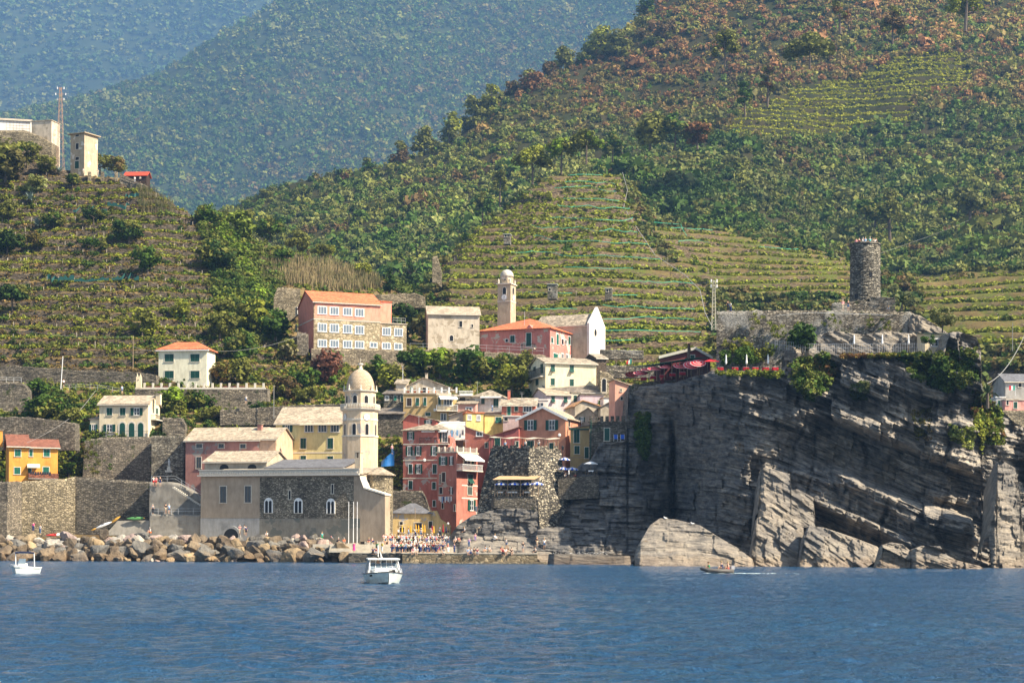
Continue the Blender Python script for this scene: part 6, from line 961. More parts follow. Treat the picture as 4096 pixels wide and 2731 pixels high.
House('house', 'small brick red gabled house above the tall red building', 1612, 1746, 1730, 1682, 360, -8, 6, Pl('pl_brick', (0.47, 0.14, 0.11)), 'front', R_slate, yr=1658, rf=0.18, chim=[(1691, 1668, 0.6)], wins='o 1712 1687 30 14')
TR = H = House('house', 'tall four storey red building with rows of green shutters', 1612, 1750, 2060, 1722, 352, -16, 9, P_red, 'hip', R_old, yr=1697, ov=0.4, belts=(1776, 1840, 1912), sh=G_SH, wins='o 1643 1742 28 30|o 1637 1803 27 36|o 1673 1803 27 36|o 1736 1803 26 36|c 1642 1875 14 36|o 1675 1875 30 36|c 1739 1875 16 36|c 1642 1939 15 34|c 1736 1942 14 28|c 1737 2013 11 24', frame=M_white)
H = House('', '', 1690, 1794, 1850, 1722, 352, -10, 8, P_red, 'hip', R_old, yr=1698, into=TR, wins='g 1705 1748 20 40 W|g 1733 1748 20 40 W|c 1757 1748 16 40|g 1780 1748 20 40 W', ov=0.4); H.awning(H.F, 1692, 1792, 1720, 1730, 1.3, W_cloth); H.balcony(H.F, 1684, 1800, 1752, 1775, 1.4)
T3 = H = House('house', 'narrow red corner house with white awning balcony facing the rocks', 1748, 1826, 2110, 1812, 338, -34, 6.6, Pl('pl_red_front', (0.44, 0.17, 0.125), 0.06, (0.42, 0.36, 0.30)), 'flat', P_old, wins='o 1773 1843 34 33|o 1806 1842 18 33 B|c 1775 1908 13 38 B|c 1761 1916 5 40 B|d 1764 1961 12 26|o 1806 1962 13 28 B|d 1771 2022 7 22|c 1819 2030 5 26 B',
 winsR='g 1868 1850 26 24|c 1890 1850 9 24|p 1881 1915 20 36|c 1879 1962 19 32 Y|o 1886 2020 30 42', frame=M_trim)
T3.roof.data.materials[0] = P_old; H.awning(H.R, 1829, 1907, 1812, 1842, 1.8, W_cloth); H.balcony(H.R, 1826, 1908, 1856, 1884, 1.4, rail=M_white)
F_ = H.R; q = MB(H.o);
for y in (1941, 1992): u, z = F_.at(1870, y); q.fbox(F_, 1.6, H.L, z - 0.12, z + 0.12, 0.0, 0.05)
q.build('band', M_trim, H.root); q = MB(H.o); z = H.ze + 0.2; [q.fbox(f, u - 0.13, u + 0.13, z, z + 1.0, -0.3, -0.05) for f, L in ((H.F, H.W), (H.R, H.L)) for u in np.linspace(0.15, L - 0.15, 4)]; [q.fbox(f, u, u + 0.05, z, z + 0.85, -0.2, -0.15) for f, L in ((H.F, H.W), (H.R, H.L)) for u in np.arange(0.2, L - 0.2, 0.28)]; q.build('roof_balustrade', M_trim, H.root)
House('house', 'dark red house behind the narrow corner house', 1908, 1966, 2060, 1822, 349, -12, 6, Pl('pl_deep_red', (0.40, 0.115, 0.09)), 'flat', R_dslate, wins='c 1919 1850 9 34|c 1920 1912 9 36|c 1950 1862 12 36', trim=G_SH)
OH = H = House('house', 'ochre house with dark shutters squeezed right of the salmon house', 2281, 2357, 1850, 1714, 334, -8, 8, P_och2, 'slopeR', R_dslate, rise=0.55, wins='c 2307 1744 22 52|c 2308 1799 20 32|D 2347 1810 16 44', trim=G_SH, ov=0.3)
railing('pergola_beam', 'long brown wooden beam across the ochre house front', [(2240, 1834, 330), (2338, 1829, 330)], 0, 0.1, mat=M_wood, cat='beam', r=0.1, step=20)
SH_ = H = House('house', 'dark stone house with battlements and green door above the cliff', 2357, 2540, 1790, 1690, 327, -10, 9, S_dark, 'flat', S_dark, wins='D 2428 1737 21 50', ext=9)
q = MB(H.o); [q.fbox(H.F, u, u + 0.55, H.ze + 0.2, H.ze + 1.15, -0.4, 0.05) for u in np.arange(0.0, H.W - 0.3, 0.95)]; q.fbox(H.F, 0, H.W, H.ze - 0.35, H.ze - 0.2, 0, 0.2); q.build('battlements', S_dark, H.root); q = MB(H.o); q.tube([H.F.p3(H.F.at(2365, 1690)[0], H.ze + 0.5, 0.35), H.F.p3(H.F.at(2363, 1840)[0], H.zb - 2.5, 0.35)], 0.08); q.build('drainpipe', G_SH, H.root)
for i, px in enumerate((2465, 2492)):
 u, z = H.F.at(px, 1765); b = H.F.p3(u, z, 0.9); e = empty('deck_chair', b, 'blue canvas deck chair before the stone house, %s of the pair' % ['left', 'right'][i], 'deck chair', 'blue deck chairs'); q = MB(); q.prism([(-0.3, -0.35, 0.35), (0.3, -0.35, 0.35), (0.3, 0.25, 1.15), (-0.3, 0.25, 1.15)], (0, 0.03, 0.03)); q.build('canvas', plain('blue_canvas', (0.02, 0.09, 0.42)), e); q = MB()
 for x in (-0.33, 0.33): q.tube([(x, -0.4, 0.3), (x, 0.27, 1.2)], 0.03, 4); q.tube([(x, 0.3, 0), (x, -0.3, 0.5)], 0.03, 4); q.tube([(x, -0.35, 0), (x, 0.1, 0.75)], 0.03, 4)
 q.build('frame', M_white, e)
# the square: ochre house and arch
wallslab('arch_wall', 'dark stone wall with slate coping behind the ochre waterfront house', [(1568, 1960, 2120), (1690, 1962, 2120), (1725, 2060, 2120)], 333, -4, 2, S_dark)
H = House('house', 'low ochre yellow house with grey slate roof beside the bathers square', 1566, 1722, 2150, 2053, 324, -3, 6, Pl('pl_square_ochre', (0.58, 0.42, 0.19), 0.08, (0.34, 0.33, 0.33), stain=0.15), 'hip', R_grey, yr=2012, wins='d 1605 2092 12 12|d 1608 2118 18 20|d 1672 2103 30 26|d 1722 2098 14 28', ov=0.35)
q = MB(H.o); q.prism([H.F.p3(*H.F.at(x, y), -0.3) for x, y in [(1700, 2150), (1800, 2150), (1800, 2102), (1760, 2075), (1745, 2042), (1712, 2042), (1700, 2056)]], vec3(H.F, -2)); q.build('stair_wall', Pl('pl_square_ochre', (0.5, 0.4, 0.2)), H.root)
# stone fort above the quay
FT = PV(2117, 2110, 314); FE = empty('fort', FT, 'square stone fort tower with rough walls and terrace roof above the rocks', 'fort'); root_o[FE.name] = FT; zt, zb_ = zat(2117, 1792, 314), zat(2117, 2150, 314)
def fq(px, py, d): return PV(px, py, d)
def fortmesh():
 m = MB(FT); n = 26; tl, tc, tr = PV(1962, 1792, 318.5), PV(2117, 1790, 314), PV(2242, 1797, 322); bl_, bc, br = PV(1895, 2110, 317), PV(2112, 2140, 311.5), PV(2285, 2110, 316); rr = np.random.default_rng(9)
 ring = []
 for j in range(n + 1):
  t = j / n; a, b, c = bl_.lerp(tl, t ** 0.8), bc.lerp(tc, t), br.lerp(tr, min(1, t * 1.35)) ; row = []
  for i in range(19): p = a.lerp(b, i / 18); row.append(p + Vector((rr.normal(0, .06), rr.normal(0, .08), 0)))
  for i in range(1, 19): p = b.lerp(c, i / 18); row.append(p + Vector((rr.normal(0, .06), rr.normal(0, .08), 0)))
  row.append(Vector((c.x, c.y + 6, c.z))); row.append(Vector((a.x, a.y + 7, a.z))); ring.append(row)
 k = len(ring[0]); V = [p for r in ring for p in r]; f = [(j * k + i, j * k + (i + 1) % k, (j + 1) * k + (i + 1) % k, (j + 1) * k + i) for j in range(n) for i in range(k)]; f.append(tuple(n * k + i for i in range(k))); m.add(V, f); m.build('wall', S_fort, FE)
 q = MB(FT); top = ring[-1]
 for a, b in zip(top[:36], top[1:37]):
  if rr.random() < 0.62: h = rr.uniform(0.25, 0.6); q.hexa([a, b, b + Vector((0, .6, 0)), a + Vector((0, .6, 0))] + [v + Vector((0, 0, h)) for v in (a, b, b + Vector((0, .6, 0)), a + Vector((0, .6, 0)))])
 for a, b in ((top[0], top[18]), (top[18], top[36])):
  d_ = Vector((0, 0, -1.5)); q.hexa([p + d_ + Vector(x) for x in ((0, 0, 0), (0, 0, 0.16)) for p in (a + Vector((0, -.18, 0)), b + Vector((0, -.18, 0)), b + Vector((0, .1, 0)), a + Vector((0, .1, 0)))])
 q.build('parapet', S_fort, FE)
fortmesh()
def pergola(name, label, p0, p1, depth, h, roofm, posts=6, tilt=0.25, cat='pergola', sag=0.0, back=None):
 """p0,p1: floor corners (px,py,d) of the front edge"""
 a, b = PV(*p0), PV(*p1); e = empty(name, a, label, cat); t = (b - a); L = t.length; t.normalize(); th = math.atan2(t.y, t.x); n = Vector((-math.sin(th), math.cos(th), 0)) ; q = MB(a); N_ = 12; V = []
 for i in range(N_ + 1):
  x = a + t * (L * (i / N_)) - t * 0.3 * (1 - 2 * i / N_); s_ = sag * math.sin(i * 1.7) * 0.3
  for k in (0, 1): V += [x - n * 0.4 + Vector((0, 0, h + s_ + 0.08 * k)), x + n * depth + Vector((0, 0, h + tilt + s_ + 0.08 * k))]
 f = [];
 for i in range(N_): o = i * 4; f += [(o, o + 4, o + 5, o + 1), (o + 2, o + 3, o + 7, o + 6), (o, o + 2, o + 6, o + 4), (o + 1, o + 5, o + 7, o + 3)]
 f += [(0, 1, 3, 2), (N_ * 4, N_ * 4 + 2, N_ * 4 + 3, N_ * 4 + 1)]; q.add(V, f); q.build('roof', roofm, e)
 if back: q = MB(a); r_ = a + n * depth * 0.97; q.hexa([r_, r_ + t * L, r_ + t * L + n * 0.2, r_ + n * 0.2] + [v + Vector((0, 0, h)) for v in (r_, r_ + t * L, r_ + t * L + n * 0.2, r_ + n * 0.2)]); q.build('shade_sheet', back, e)  # added dark sheet, stands for the shade under the roof
 for i in range(posts):
  for k in (0, depth * 0.95): q = MB(a); p = a + t * (L * i / (posts - 1)) + n * k; q.tube([p, p + Vector((0, 0, h + (tilt if k else 0)))], 0.06, 5); q.build('post', M_wood, e)
 return e, a, t, n, L
M_straw = plain('straw_mat', (0.50, 0.33, 0.18), 0.9)
pergola('pergola', 'straw roofed pergola on top of the stone fort', (1978, 1792, 320), (2232, 1797, 322), 4, 1.75, plain('reed_roof', (0.56, 0.47, 0.36)), 7, 0.35, sag=0.4)
tb = PV(1985, 1990, 313); q = MB(tb); tr_ = PV(2140, 1986, 311.5)
q.hexa([PV(1975, 2030, 312.0), PV(2145, 2040, 309.8), PV(2165, 2040, 315.5), PV(1960, 2030, 317), PV(1978, 1984, 312.4), PV(2138, 1984, 310.2), PV(2150, 1984, 315.5), PV(1965, 1984, 317)]); tag(q.build('terrace', S_dark), 'stone ledge terrace carrying tables on the fort flank', 'terrace')
pergola('pergola', 'straw canopy over the blue and white parasols on the fort flank', (1980, 1984, 312.5), (2132, 1984, 310.3), 3, 2.75, M_straw, 4, 0.7)
railing('railing', 'wooden terrace railing in front of the white tables on the fort', [(1978, 1984, 312.3), (2138, 1984, 310.1)], 0, 1.0, mat=M_wood, step=0.5); railing('railing', 'wooden stair handrail descending left below the fort terrace', [(1978, 1976, 313), (1920, 2020, 315)], 0, 1.0, mat=M_wood, step=1.5)
# second terrace right of the fort
q = MB(PV(2270, 1915, 318)); q.hexa([PV(2232, 2000, 317), PV(2395, 1990, 315.5), PV(2400, 1990, 322), PV(2232, 2000, 323), PV(2232, 1913, 317), PV(2395, 1900, 315.5), PV(2400, 1900, 322), PV(2232, 1913, 323)]); tag(q.build('terrace', S_dark), 'stone terrace with blue and white parasols right of the fort', 'terrace')
# ================================================================ CASTLE
wallslab('castle_wall', 'broad rough castle wall with plants growing on it', [(2866, 1242, 1560), (3200, 1238, 1560), (3400, 1240, 1500), (3645, 1246, 1500), (3665, 1262, 1500)], 306, -8, 26, S_castle, batter=0.06, cat='castle wall')
CT = empty('castle_tower', PV(3460, 1205, 312), 'round stone castle tower with people on its top', 'castle tower'); o_ = Vector(CT.location); root_o[CT.name] = o_; zz3 = lambda y: zat(3460, y, 312); c = o_; m = MB(o_); n = 40; rr = np.random.default_rng(4); rows = 46
k = 0
for j in range(rows + 1):
 t = j / rows; z = zz3(1245) + (zz3(975) - zz3(1245)) * t; R_ = (2.58 - 0.1 * t)
 for i in range(n): a = 2 * math.pi * i / n; R2 = R_ + rr.normal(0, 0.035); m.v.append((c.x + R2 * math.cos(a), c.y + R2 * math.sin(a), z))
for j in range(rows):
 for i in range(n): m.f.append((j * n + i, j * n + (i + 1) % n, (j + 1) * n + (i + 1) % n, (j + 1) * n + i)); m.m.append(0)
m.f.append(tuple(rows * n + i for i in range(n))); m.m.append(0); m.build('wall', S_tower, CT); q = MB(o_); q.lathe(c.x, c.y, [(2.62, zz3(982)), (2.62, zz3(978)), (2.3, zz3(978))], 40, cap=False); q.build('parapet', S_tower, CT)
f = Face((c.x - 0.1, c.y - 2.46), math.radians(8)); q = MB(o_); q.fbox(f, 0.35, 0.85, zz3(1123), zz3(1098), -0.1, 0.12); q.build('window', M_dark, CT); f = Face((c.x - 2.0, c.y - 1.6), math.radians(-32)); q = MB(o_); q.fbox(f, 0.0, 0.6, zz3(1200), zz3(1182), -0.2, 0.12); q.build('window', M_dark, CT)
wallslab('castle_wall', 'low ruined wall left of the round tower foot', [(3330, 1212, 1260), (3380, 1210, 1260), (3435, 1200, 1260), (3500, 1215, 1260)], 308, -5, 1.5, S_castle); wallslab('castle_wall', 'square stone block right of the round tower foot', [(3479, 1184, 1260), (3580, 1190, 1260)], 307.5, -12, 5, S_castle)
railing('pipe', 'thin white pipe running along the top of the castle wall', [(3100, 1262, 303.6), (3250, 1250, 303), (3570, 1260, 301)], 0, 0.01, mat=M_white, cat='pipe', step=50)
slab('rock', 'rock slope with bushes right of the castle wall', [(3630, 1420), (3632, 1252), (3680, 1262), (3760, 1310), (3810, 1345), (3820, 1420)], 298, 70, 60, lean=0.5, seed=51, depth=10, slope=-0.2, mat=M_rockl)
H = House('hut', 'small restaurant hut with dark awning at the castle terrace end', 3700, 3775, 1405, 1335, 295, 6, 4, P_cream, 'mono', plain('awning_dark', (0.03, 0.05, 0.04)), rise=0.5, cat='hut', wins='g 3745 1370 40 30 W')
# buttress and restaurant terrace wall
wallslab('retaining_wall', 'stone retaining wall under the red parasol restaurant', [(2515, 1540, 1680), (2600, 1528, 1640), (2750, 1514, 1600)], 330, -34, 1.0, S_dark)
wallslab('buttress', 'brown wooden and concrete buttress under the restaurant terrace', [(2756, 1514, 1580), (2790, 1510, 1600), (2842, 1505, 1610)], 309, -20, 2, Pl('pl_rust_buttress', (0.33, 0.20, 0.11), 0.1, (0.4, 0.34, 0.27), stain=0.5))
e, a, t, n, L = pergola('pergola', 'long dark restaurant canopy with green edge above red parasols', (2540, 1536, 331), (2750, 1506, 312), 4, 2.9, plain('canopy_dark_green', (0.02, 0.14, 0.09)), 8, 0.5, back=plain('canopy_shade', (0.05, 0.012, 0.015)))  # near-black sheet added as the shaded interior behind the parasols
railing('railing', 'dark terrace railing under the dark red building', [(2755, 1512, 309), (2842, 1500, 304)], 0, 1.3, step=0.4); railing('railing', 'thin railing along the castle terrace edge with white parasols', [(3100, 1396, 296), (3230, 1410, 295), (3500, 1410, 294), (3770, 1408, 292)], 0, 1.4, step=0.35, mat=M_galv, r=0.02)
# far right houses
H = House('house', 'grey unpainted house with flag at the right edge', 4022, 4180, 1600, 1525, 388, 4, 8, P_gry, 'side', R_grey, yr=1498, wins='d 4080 1540 12 16'); House('house', 'white house with blue green windows at the right edge', 3984, 4020, 1650, 1590, 382, -4, 6, P_white, 'flat', M_white, wins='c 3996 1612 10 22 G|c 4010 1612 8 22 G')
H = House('house', 'pink house with roof terrace railing at the right edge', 4020, 4200, 1680, 1600, 380, 4, 8, Pl('pl_pink_right', (0.74, 0.36, 0.30)), 'flat', P_old, wins='c 4062 1620 14 26|d 4030 1610 8 18')
wallslab('retaining_wall', 'pale stone wall under the pink house at the right edge', [(4010, 1640, 1800), (4200, 1645, 1800)], 377, 4, 4, S_lit)
# ================================================================ HILLTOP LEFT
H = House('tomb_wall', 'white cemetery building with rows of burial niches at the upper left', -60, 123, 545, 475, 530, 12, 6, P_white, 'side', R_slate, rise=0.9, cat='cemetery building', ext=2); q = MB(H.o); u1 = H.W; [q.fbox(H.F, u, u + 0.06, H.zb + 0.3, H.ze - 0.2, 0.003, 0.05) for u in np.arange(6, u1, 0.9)]; [q.fbox(H.F, 6, u1, z, z + 0.05, 0.004, 0.052) for z in np.arange(H.zb + 0.3, H.ze, 0.8)]; q.build('niches', P_beige, H.root)
H = House('tomb_wall', 'second smaller cemetery block right of the white one', 126, 206, 600, 487, 528, -14, 5, P_old, 'flat', R_slate, cat='cemetery building')
wallslab('cemetery_wall', 'rounded stone wall carrying the cemetery', [(-160, 520, 700), (100, 522, 700), (150, 540, 700), (206, 570, 690)], 524, -6, 6, S_lit)
H = House('tower', 'square abandoned concrete tower with flat slab roof on the hilltop', 282, 337, 720, 540, 517, -28, 5.6, P_blk, 'flat', P_blk, cat='tower', wins='d 309 543 14 8|d 309 586 12 24|d 309 635 14 12|D 308 660 16 30', ov=1.3, ext=6);
H = House('shed', 'dark wooden lookout shed with bright red roof on the hilltop', 500, 586, 736, 702, 512, -5, 3.5, M_brown, 'side', plain('red_roof', (0.45, 0.06, 0.03)), yr=690, cat='shed', gut=False, ov=0.4)
wallslab('ruined_wall', 'ruined stone wall beside the red roofed lookout shed', [(478, 690, 750), (500, 702, 750), (545, 725, 760), (590, 745, 790)], 508, -4, 1, S_grey)
for i, px in enumerate((358, 410, 465)): b = PV(px, 713, 512); q = MB(b); q.box(b.x - 0.4, b.x + 0.4, b.y - 0.4, b.y + 0.4, b.z - 1, b.z + 1.7); tag(q.build('stone_pillar', S_lit), 'square stone gate pillar on the hilltop, %s from the left' % ['first', 'second', 'third'][i], 'pillar', 'stone pillars on the hilltop')
# huts on the vineyards
for x0, x1, yb, ye, d, lb in ((2190, 2226, 1166, 1138, 505, 'small stone tool hut with tin roof on the central vineyard'), (2420, 2446, 1170, 1155, 505, 'tiny stone hut with dark door on the central vineyard'), (2014, 2040, 950, 938, 560, 'ruined hut left on the central vineyard'), (3425, 3458, 358, 340, 1060, 'orange wooden hut on the upper vineyard'), (3556, 3590, 408, 388, 1050, 'grey green metal hut on the upper vineyard'), (2915, 2946, 538, 524, 985, 'turquoise shed at the left end of the upper vineyard')):
 House('hut', lb, x0, x1, yb, ye, d, -8, 3, {'o': plain('hut_orange', (0.5, 0.25, 0.08)), 'g': plain('hut_green', (0.25, 0.33, 0.25)), 't': plain('hut_turq', (0.15, 0.38, 0.36))}.get(lb[0] if lb[0] in 'ogt' and 'tiny' not in lb else '', S_castle), 'flat', plain('tin_roof', (0.35, 0.37, 0.32)), cat='hut', wins='d %d %d 8 12' % (x0 + 9, yb - 8), ext=2)
# ================================================================ QUAY AND BREAKWATER
ORD = ['leftmost', 'second from left', 'third from left', 'fourth from left', 'fifth from left', 'sixth from left', 'seventh from left', 'eighth from left', 'ninth from left', 'tenth from left']
def uniq(items):
 """items [(obj, label, px)]: look-alikes get their order from the left"""
 g = {}
 for o, l, x in items: g.setdefault(l, []).append((x, o))
 for l, v in g.items():
  v.sort(key=lambda t: t[0])
  for i, (x, o) in enumerate(v): o['label'] = l if len(v) == 1 else l + ', ' + (('left' if i == 0 else 'right') + ' of two' if len(v) == 2 else (ORD[i] if i < len(v) - 1 and i < 10 else 'rightmost' if i == len(v) - 1 else 'number %d from left' % (i + 1)))
M_quay = plaster('quay_stone', (0.50, 0.45, 0.36), stain=0.25); M_qwall = stone('quay_wall', (0.24, 0.19, 0.12), (0.32, 0.26, 0.17), joint=(0.17, 0.14, 0.09), size=0.75, flat=1.6, b_d=0.04); M_qshade = stone('quay_wall_shaded', (0.07, 0.065, 0.055), (0.11, 0.10, 0.085), size=1.1, flat=2.0, b_d=0.05)  # recessed quay part gets a darkened stone copy, its shade painted in
ZQ, ZM, ZU = 1.68, 3.04, 4.2
def xat(px, d, py=2200): return float(ab(px, py)[0]) * d
q = MB(); q.box(xat(1395, 303), xat(1610, 303), 303, 318, -3, ZQ - 0.12); tag(q.build('quay', M_qshade), 'dark recessed left part of the stone quay', 'quay', kind='structure')
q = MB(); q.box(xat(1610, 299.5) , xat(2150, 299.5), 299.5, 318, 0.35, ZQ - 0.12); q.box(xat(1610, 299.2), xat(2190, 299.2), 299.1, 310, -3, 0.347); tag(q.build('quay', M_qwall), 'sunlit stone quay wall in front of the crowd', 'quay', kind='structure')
q = MB(); q.box(xat(1393, 303), xat(1610, 303), 302.95, 318, ZQ - 0.117, ZQ); q.box(xat(1610, 303) + 0.003, xat(2150, 299.5), 299.42, 318, ZQ - 0.117, ZQ - 0.002); tag(q.build('quay_pavement', M_quay), 'pale pavement on top of the quay', 'pavement', kind='structure')
q = MB()
for i in range(4): q.box(xat(1318, 308), xat(1832, 308), 307 + i * 0.7, 314.0, ZQ + 0.34 * i + 0.003 * (i > 0), ZQ + 0.34 * (i + 1))
q.box(xat(1250, 310), xat(1560, 310), 310.2, 322, ZM - 1.4, ZM + 0.004); tag(q.build('quay_steps', M_quay), 'wide low steps rising from the quay to the square', 'steps', kind='structure')
q = MB(); q.box(xat(1560, 314), xat(1836, 314), 314.1, 330, 1, ZU); tag(q.build('square', M_quay), 'raised paved square behind the white wall', 'pavement', kind='structure'); q = MB(); q.box(xat(1556, 314), xat(1836, 314), 313.7, 314.0, ZM + 0.002, 4.5); tag(q.build('parapet_wall', M_white), 'long low white parapet wall behind the crowd', 'wall', kind='thing')
q = MB(); q.box(xat(-260, 318), xat(1340, 318), 317.5, 330, -1, 3.2); tag(q.build('walkway', M_quay), 'concrete walkway behind the breakwater boulders', 'walkway', kind='structure')
for i, (px, w_) in enumerate(((1365, 30), (1475, 34), (1522, 26))): q = MB(PV(px, 2170, 309.6)); x = xat(px, 309.6); q.box(x - w_ * 0.02, x + w_ * 0.02, 309.4, 309.9, ZM, ZM + 0.45); tag(q.build('bench', M_quay), 'low pale stone bench on the quay steps, %s of three' % ['left', 'middle', 'right'][i], 'bench', 'stone benches on the steps')
b = Vector((xat(1410, 311.5), 311.5, ZM)); q = MB(b); q.box(b.x - 1.0, b.x + 1.0, 311.2, 311.8, ZM, ZM + 0.18); tag(q.build('pole_base', M_quay), 'pale stone base under the three white poles', 'base')
for i, px in enumerate((1394, 1413, 1428)): b = Vector((xat(px, 311.5), 311.5, ZM + 0.18)); q = MB(b); q.lathe(b.x, b.y, [(0.07, b.z), (0.05, zat(px, 2007, 311.5)), (0.01, zat(px, 2005, 311.5))], 8); tag(q.build('flagpole', M_white), 'tall bare white flagpole before the church, %s of three' % ['left', 'middle', 'right'][i], 'flagpole', 'white flagpoles before the church')
# boulders
def rock_mesh(seed, sub=3):
 import bmesh; bm = bmesh.new(); bmesh.ops.create_icosphere(bm, subdivisions=sub, radius=1.0); r = np.random.default_rng(seed); n = r.normal(0, 1, (15, 3)); n /= np.linalg.norm(n, axis=1)[:, None]; c = r.uniform(0.5, 1.0, 15); V = np.array([v.co for v in bm.verts]); d = V @ n.T; R = np.min(np.where(d > 0.12, c / np.maximum(d, 0.12), 9), 1); R = np.minimum(R, 1.25)
 R = R * (1 + 0.22 * fbm(V[:, 0] * 3 + seed, V[:, 1] * 3 + V[:, 2] * 4, 4, seed)); V = V * R[:, None]
 for v, p in zip(bm.verts, V): v.co = p
 me = bpy.data.meshes.new('boulder'); bm.to_mesh(me); bm.free(); return me
RM = {'grey': rockmat('boulder_grey', (0.06, 0.06, 0.06), (0.12, 0.115, 0.105), (0.20, 0.19, 0.17)), 'brown': rockmat('boulder_brown', (0.06, 0.045, 0.03), (0.13, 0.10, 0.07), (0.22, 0.175, 0.12)), 'tan': rockmat('boulder_tan', (0.15, 0.11, 0.06), (0.27, 0.20, 0.12), (0.36, 0.28, 0.17)), 'pinkish': rockmat('boulder_pink', (0.20, 0.15, 0.13), (0.33, 0.25, 0.22), (0.44, 0.34, 0.30)), 'pale': rockmat('boulder_pale', (0.22, 0.20, 0.17), (0.36, 0.33, 0.28), (0.50, 0.46, 0.40))}
RMESH = {(k, i): None for k in RM for i in range(9)}; base_r = [rock_mesh(70 + i) for i in range(9)]
for k in RM:
 for i in range(9): me = base_r[i].copy(); me.materials.append(RM[k]); RMESH[(k, i)] = me
rr = np.random.default_rng(5); it = []
LM = [(-300, 40, 'at the left picture edge'), (40, 300, 'below the sunlit retaining wall'), (300, 430, 'below the dark retaining wall'), (430, 600, 'below the leaning kayaks'), (600, 800, 'below the concrete stairs'), (800, 900, 'below the church left corner'), (900, 1040, 'below the church arch'), (1040, 1160, 'below the first lancet window'), (1160, 1270, 'below the middle lancet window'), (1270, 1500, 'at the quay end')]
rows_ = [(2230, 308.3, 42, 92, 44, 'waterline'), (2206, 310.3, 38, 88, 40, 'second'), (2184, 312.4, 36, 80, 38, 'third'), (2160, 314.6, 30, 72, 37, 'top')]
for ri, (y, d, s0, s1, stp, rn) in enumerate(rows_):
 x = -150 + rr.uniform(0, 20)
 while x < (1395, 1370, 1335, 1300)[ri]:
  s_ = rr.uniform(s0, s1); yy = y + rr.normal(0, 7) + (max(0, x - 1180) * 0.06 if ri == 3 else 0); dd = d + rr.normal(0, 0.7)
  col = rr.choice(['grey', 'brown', 'tan', 'pinkish', 'pale'], p=[[0.36, 0.44, 0.18, 0.0, 0.02], [0.4, 0.44, 0.12, 0.02, 0.02], [0.28, 0.42, 0.14, 0.08, 0.08], [0.16, 0.28, 0.14, 0.2, 0.22]][ri]) if not (x > 800 and ri < 2) else rr.choice(['grey', 'brown', 'tan'], p=[0.25, 0.35, 0.4])
  b = PV(x, yy, dd); o = bpy.data.objects.new('boulder', RMESH[(str(col), int(rr.integers(0, 9)))]); C.objects.link(o); k = mpp(dd) * s_ / 2 * 1.12; o.location = b; o.scale = (k, k * rr.uniform(0.8, 1.1), k * rr.uniform(0.62, 0.92)); o.rotation_euler = (rr.normal(0, 0.35), rr.normal(0, 0.35), rr.uniform(0, 6.28))
  pl = next(l for a, c_, l in LM if a <= x < c_); tag(o, None, 'boulder', 'boulders of the breakwater'); sz = 'large' if s_ > (s0 + s1) / 2 else 'medium'; it.append((o, '%s %s boulder in the %s row %s' % (sz, col, rn, pl), x)); x += stp * (0.62 + s_ / (s0 + s1) * 0.75)
for i in range(150):
 x = rr.uniform(-140, 1400); ri = rr.integers(0, 4); y = [2240, 2216, 2190, 2163][ri] + rr.normal(0, 6) + (max(0, x - 1200) * 0.12 if ri > 1 else 0); dd = [307.6, 309.2, 311.4, 313.8][ri]; s_ = rr.uniform(16, 36); col = str(rr.choice(['brown', 'tan', 'pale', 'grey', 'pinkish'], p=[0.35, 0.25, 0.12, 0.2, 0.08]))
 o = bpy.data.objects.new('boulder', RMESH[(col, int(rr.integers(0, 9)))]); C.objects.link(o); k = mpp(dd) * s_ / 2 * 1.2; o.location = PV(x, y, dd); o.scale = (k, k, k * 0.8); o.rotation_euler = (rr.normal(0, 0.4), rr.normal(0, 0.4), rr.uniform(0, 6.28)); pl = next(l for a, c_, l in LM if a <= x < c_); tag(o, None, 'boulder', 'boulders of the breakwater'); it.append((o, 'small %s %s stone %s' % (col, ['waterline', 'low', 'upper', 'top'][ri], pl), x))
uniq(it)
q = MB(); q.hexa([(xat(-260, 309), 309.2, -2), (xat(1400, 309), 309.2, -2), (xat(1400, 318), 318, -2), (xat(-260, 318), 318, -2), (xat(-260, 309), 309.6, 0.2), (xat(1380, 309), 309.6, 0.2), (xat(1330, 317.6), 317.6, 3.0), (xat(-260, 317.6), 317.6, 3.0)]); tag(q.build('rubble_slope', RM['brown']), 'dark rubble core under the breakwater boulders', 'ground', kind='structure')
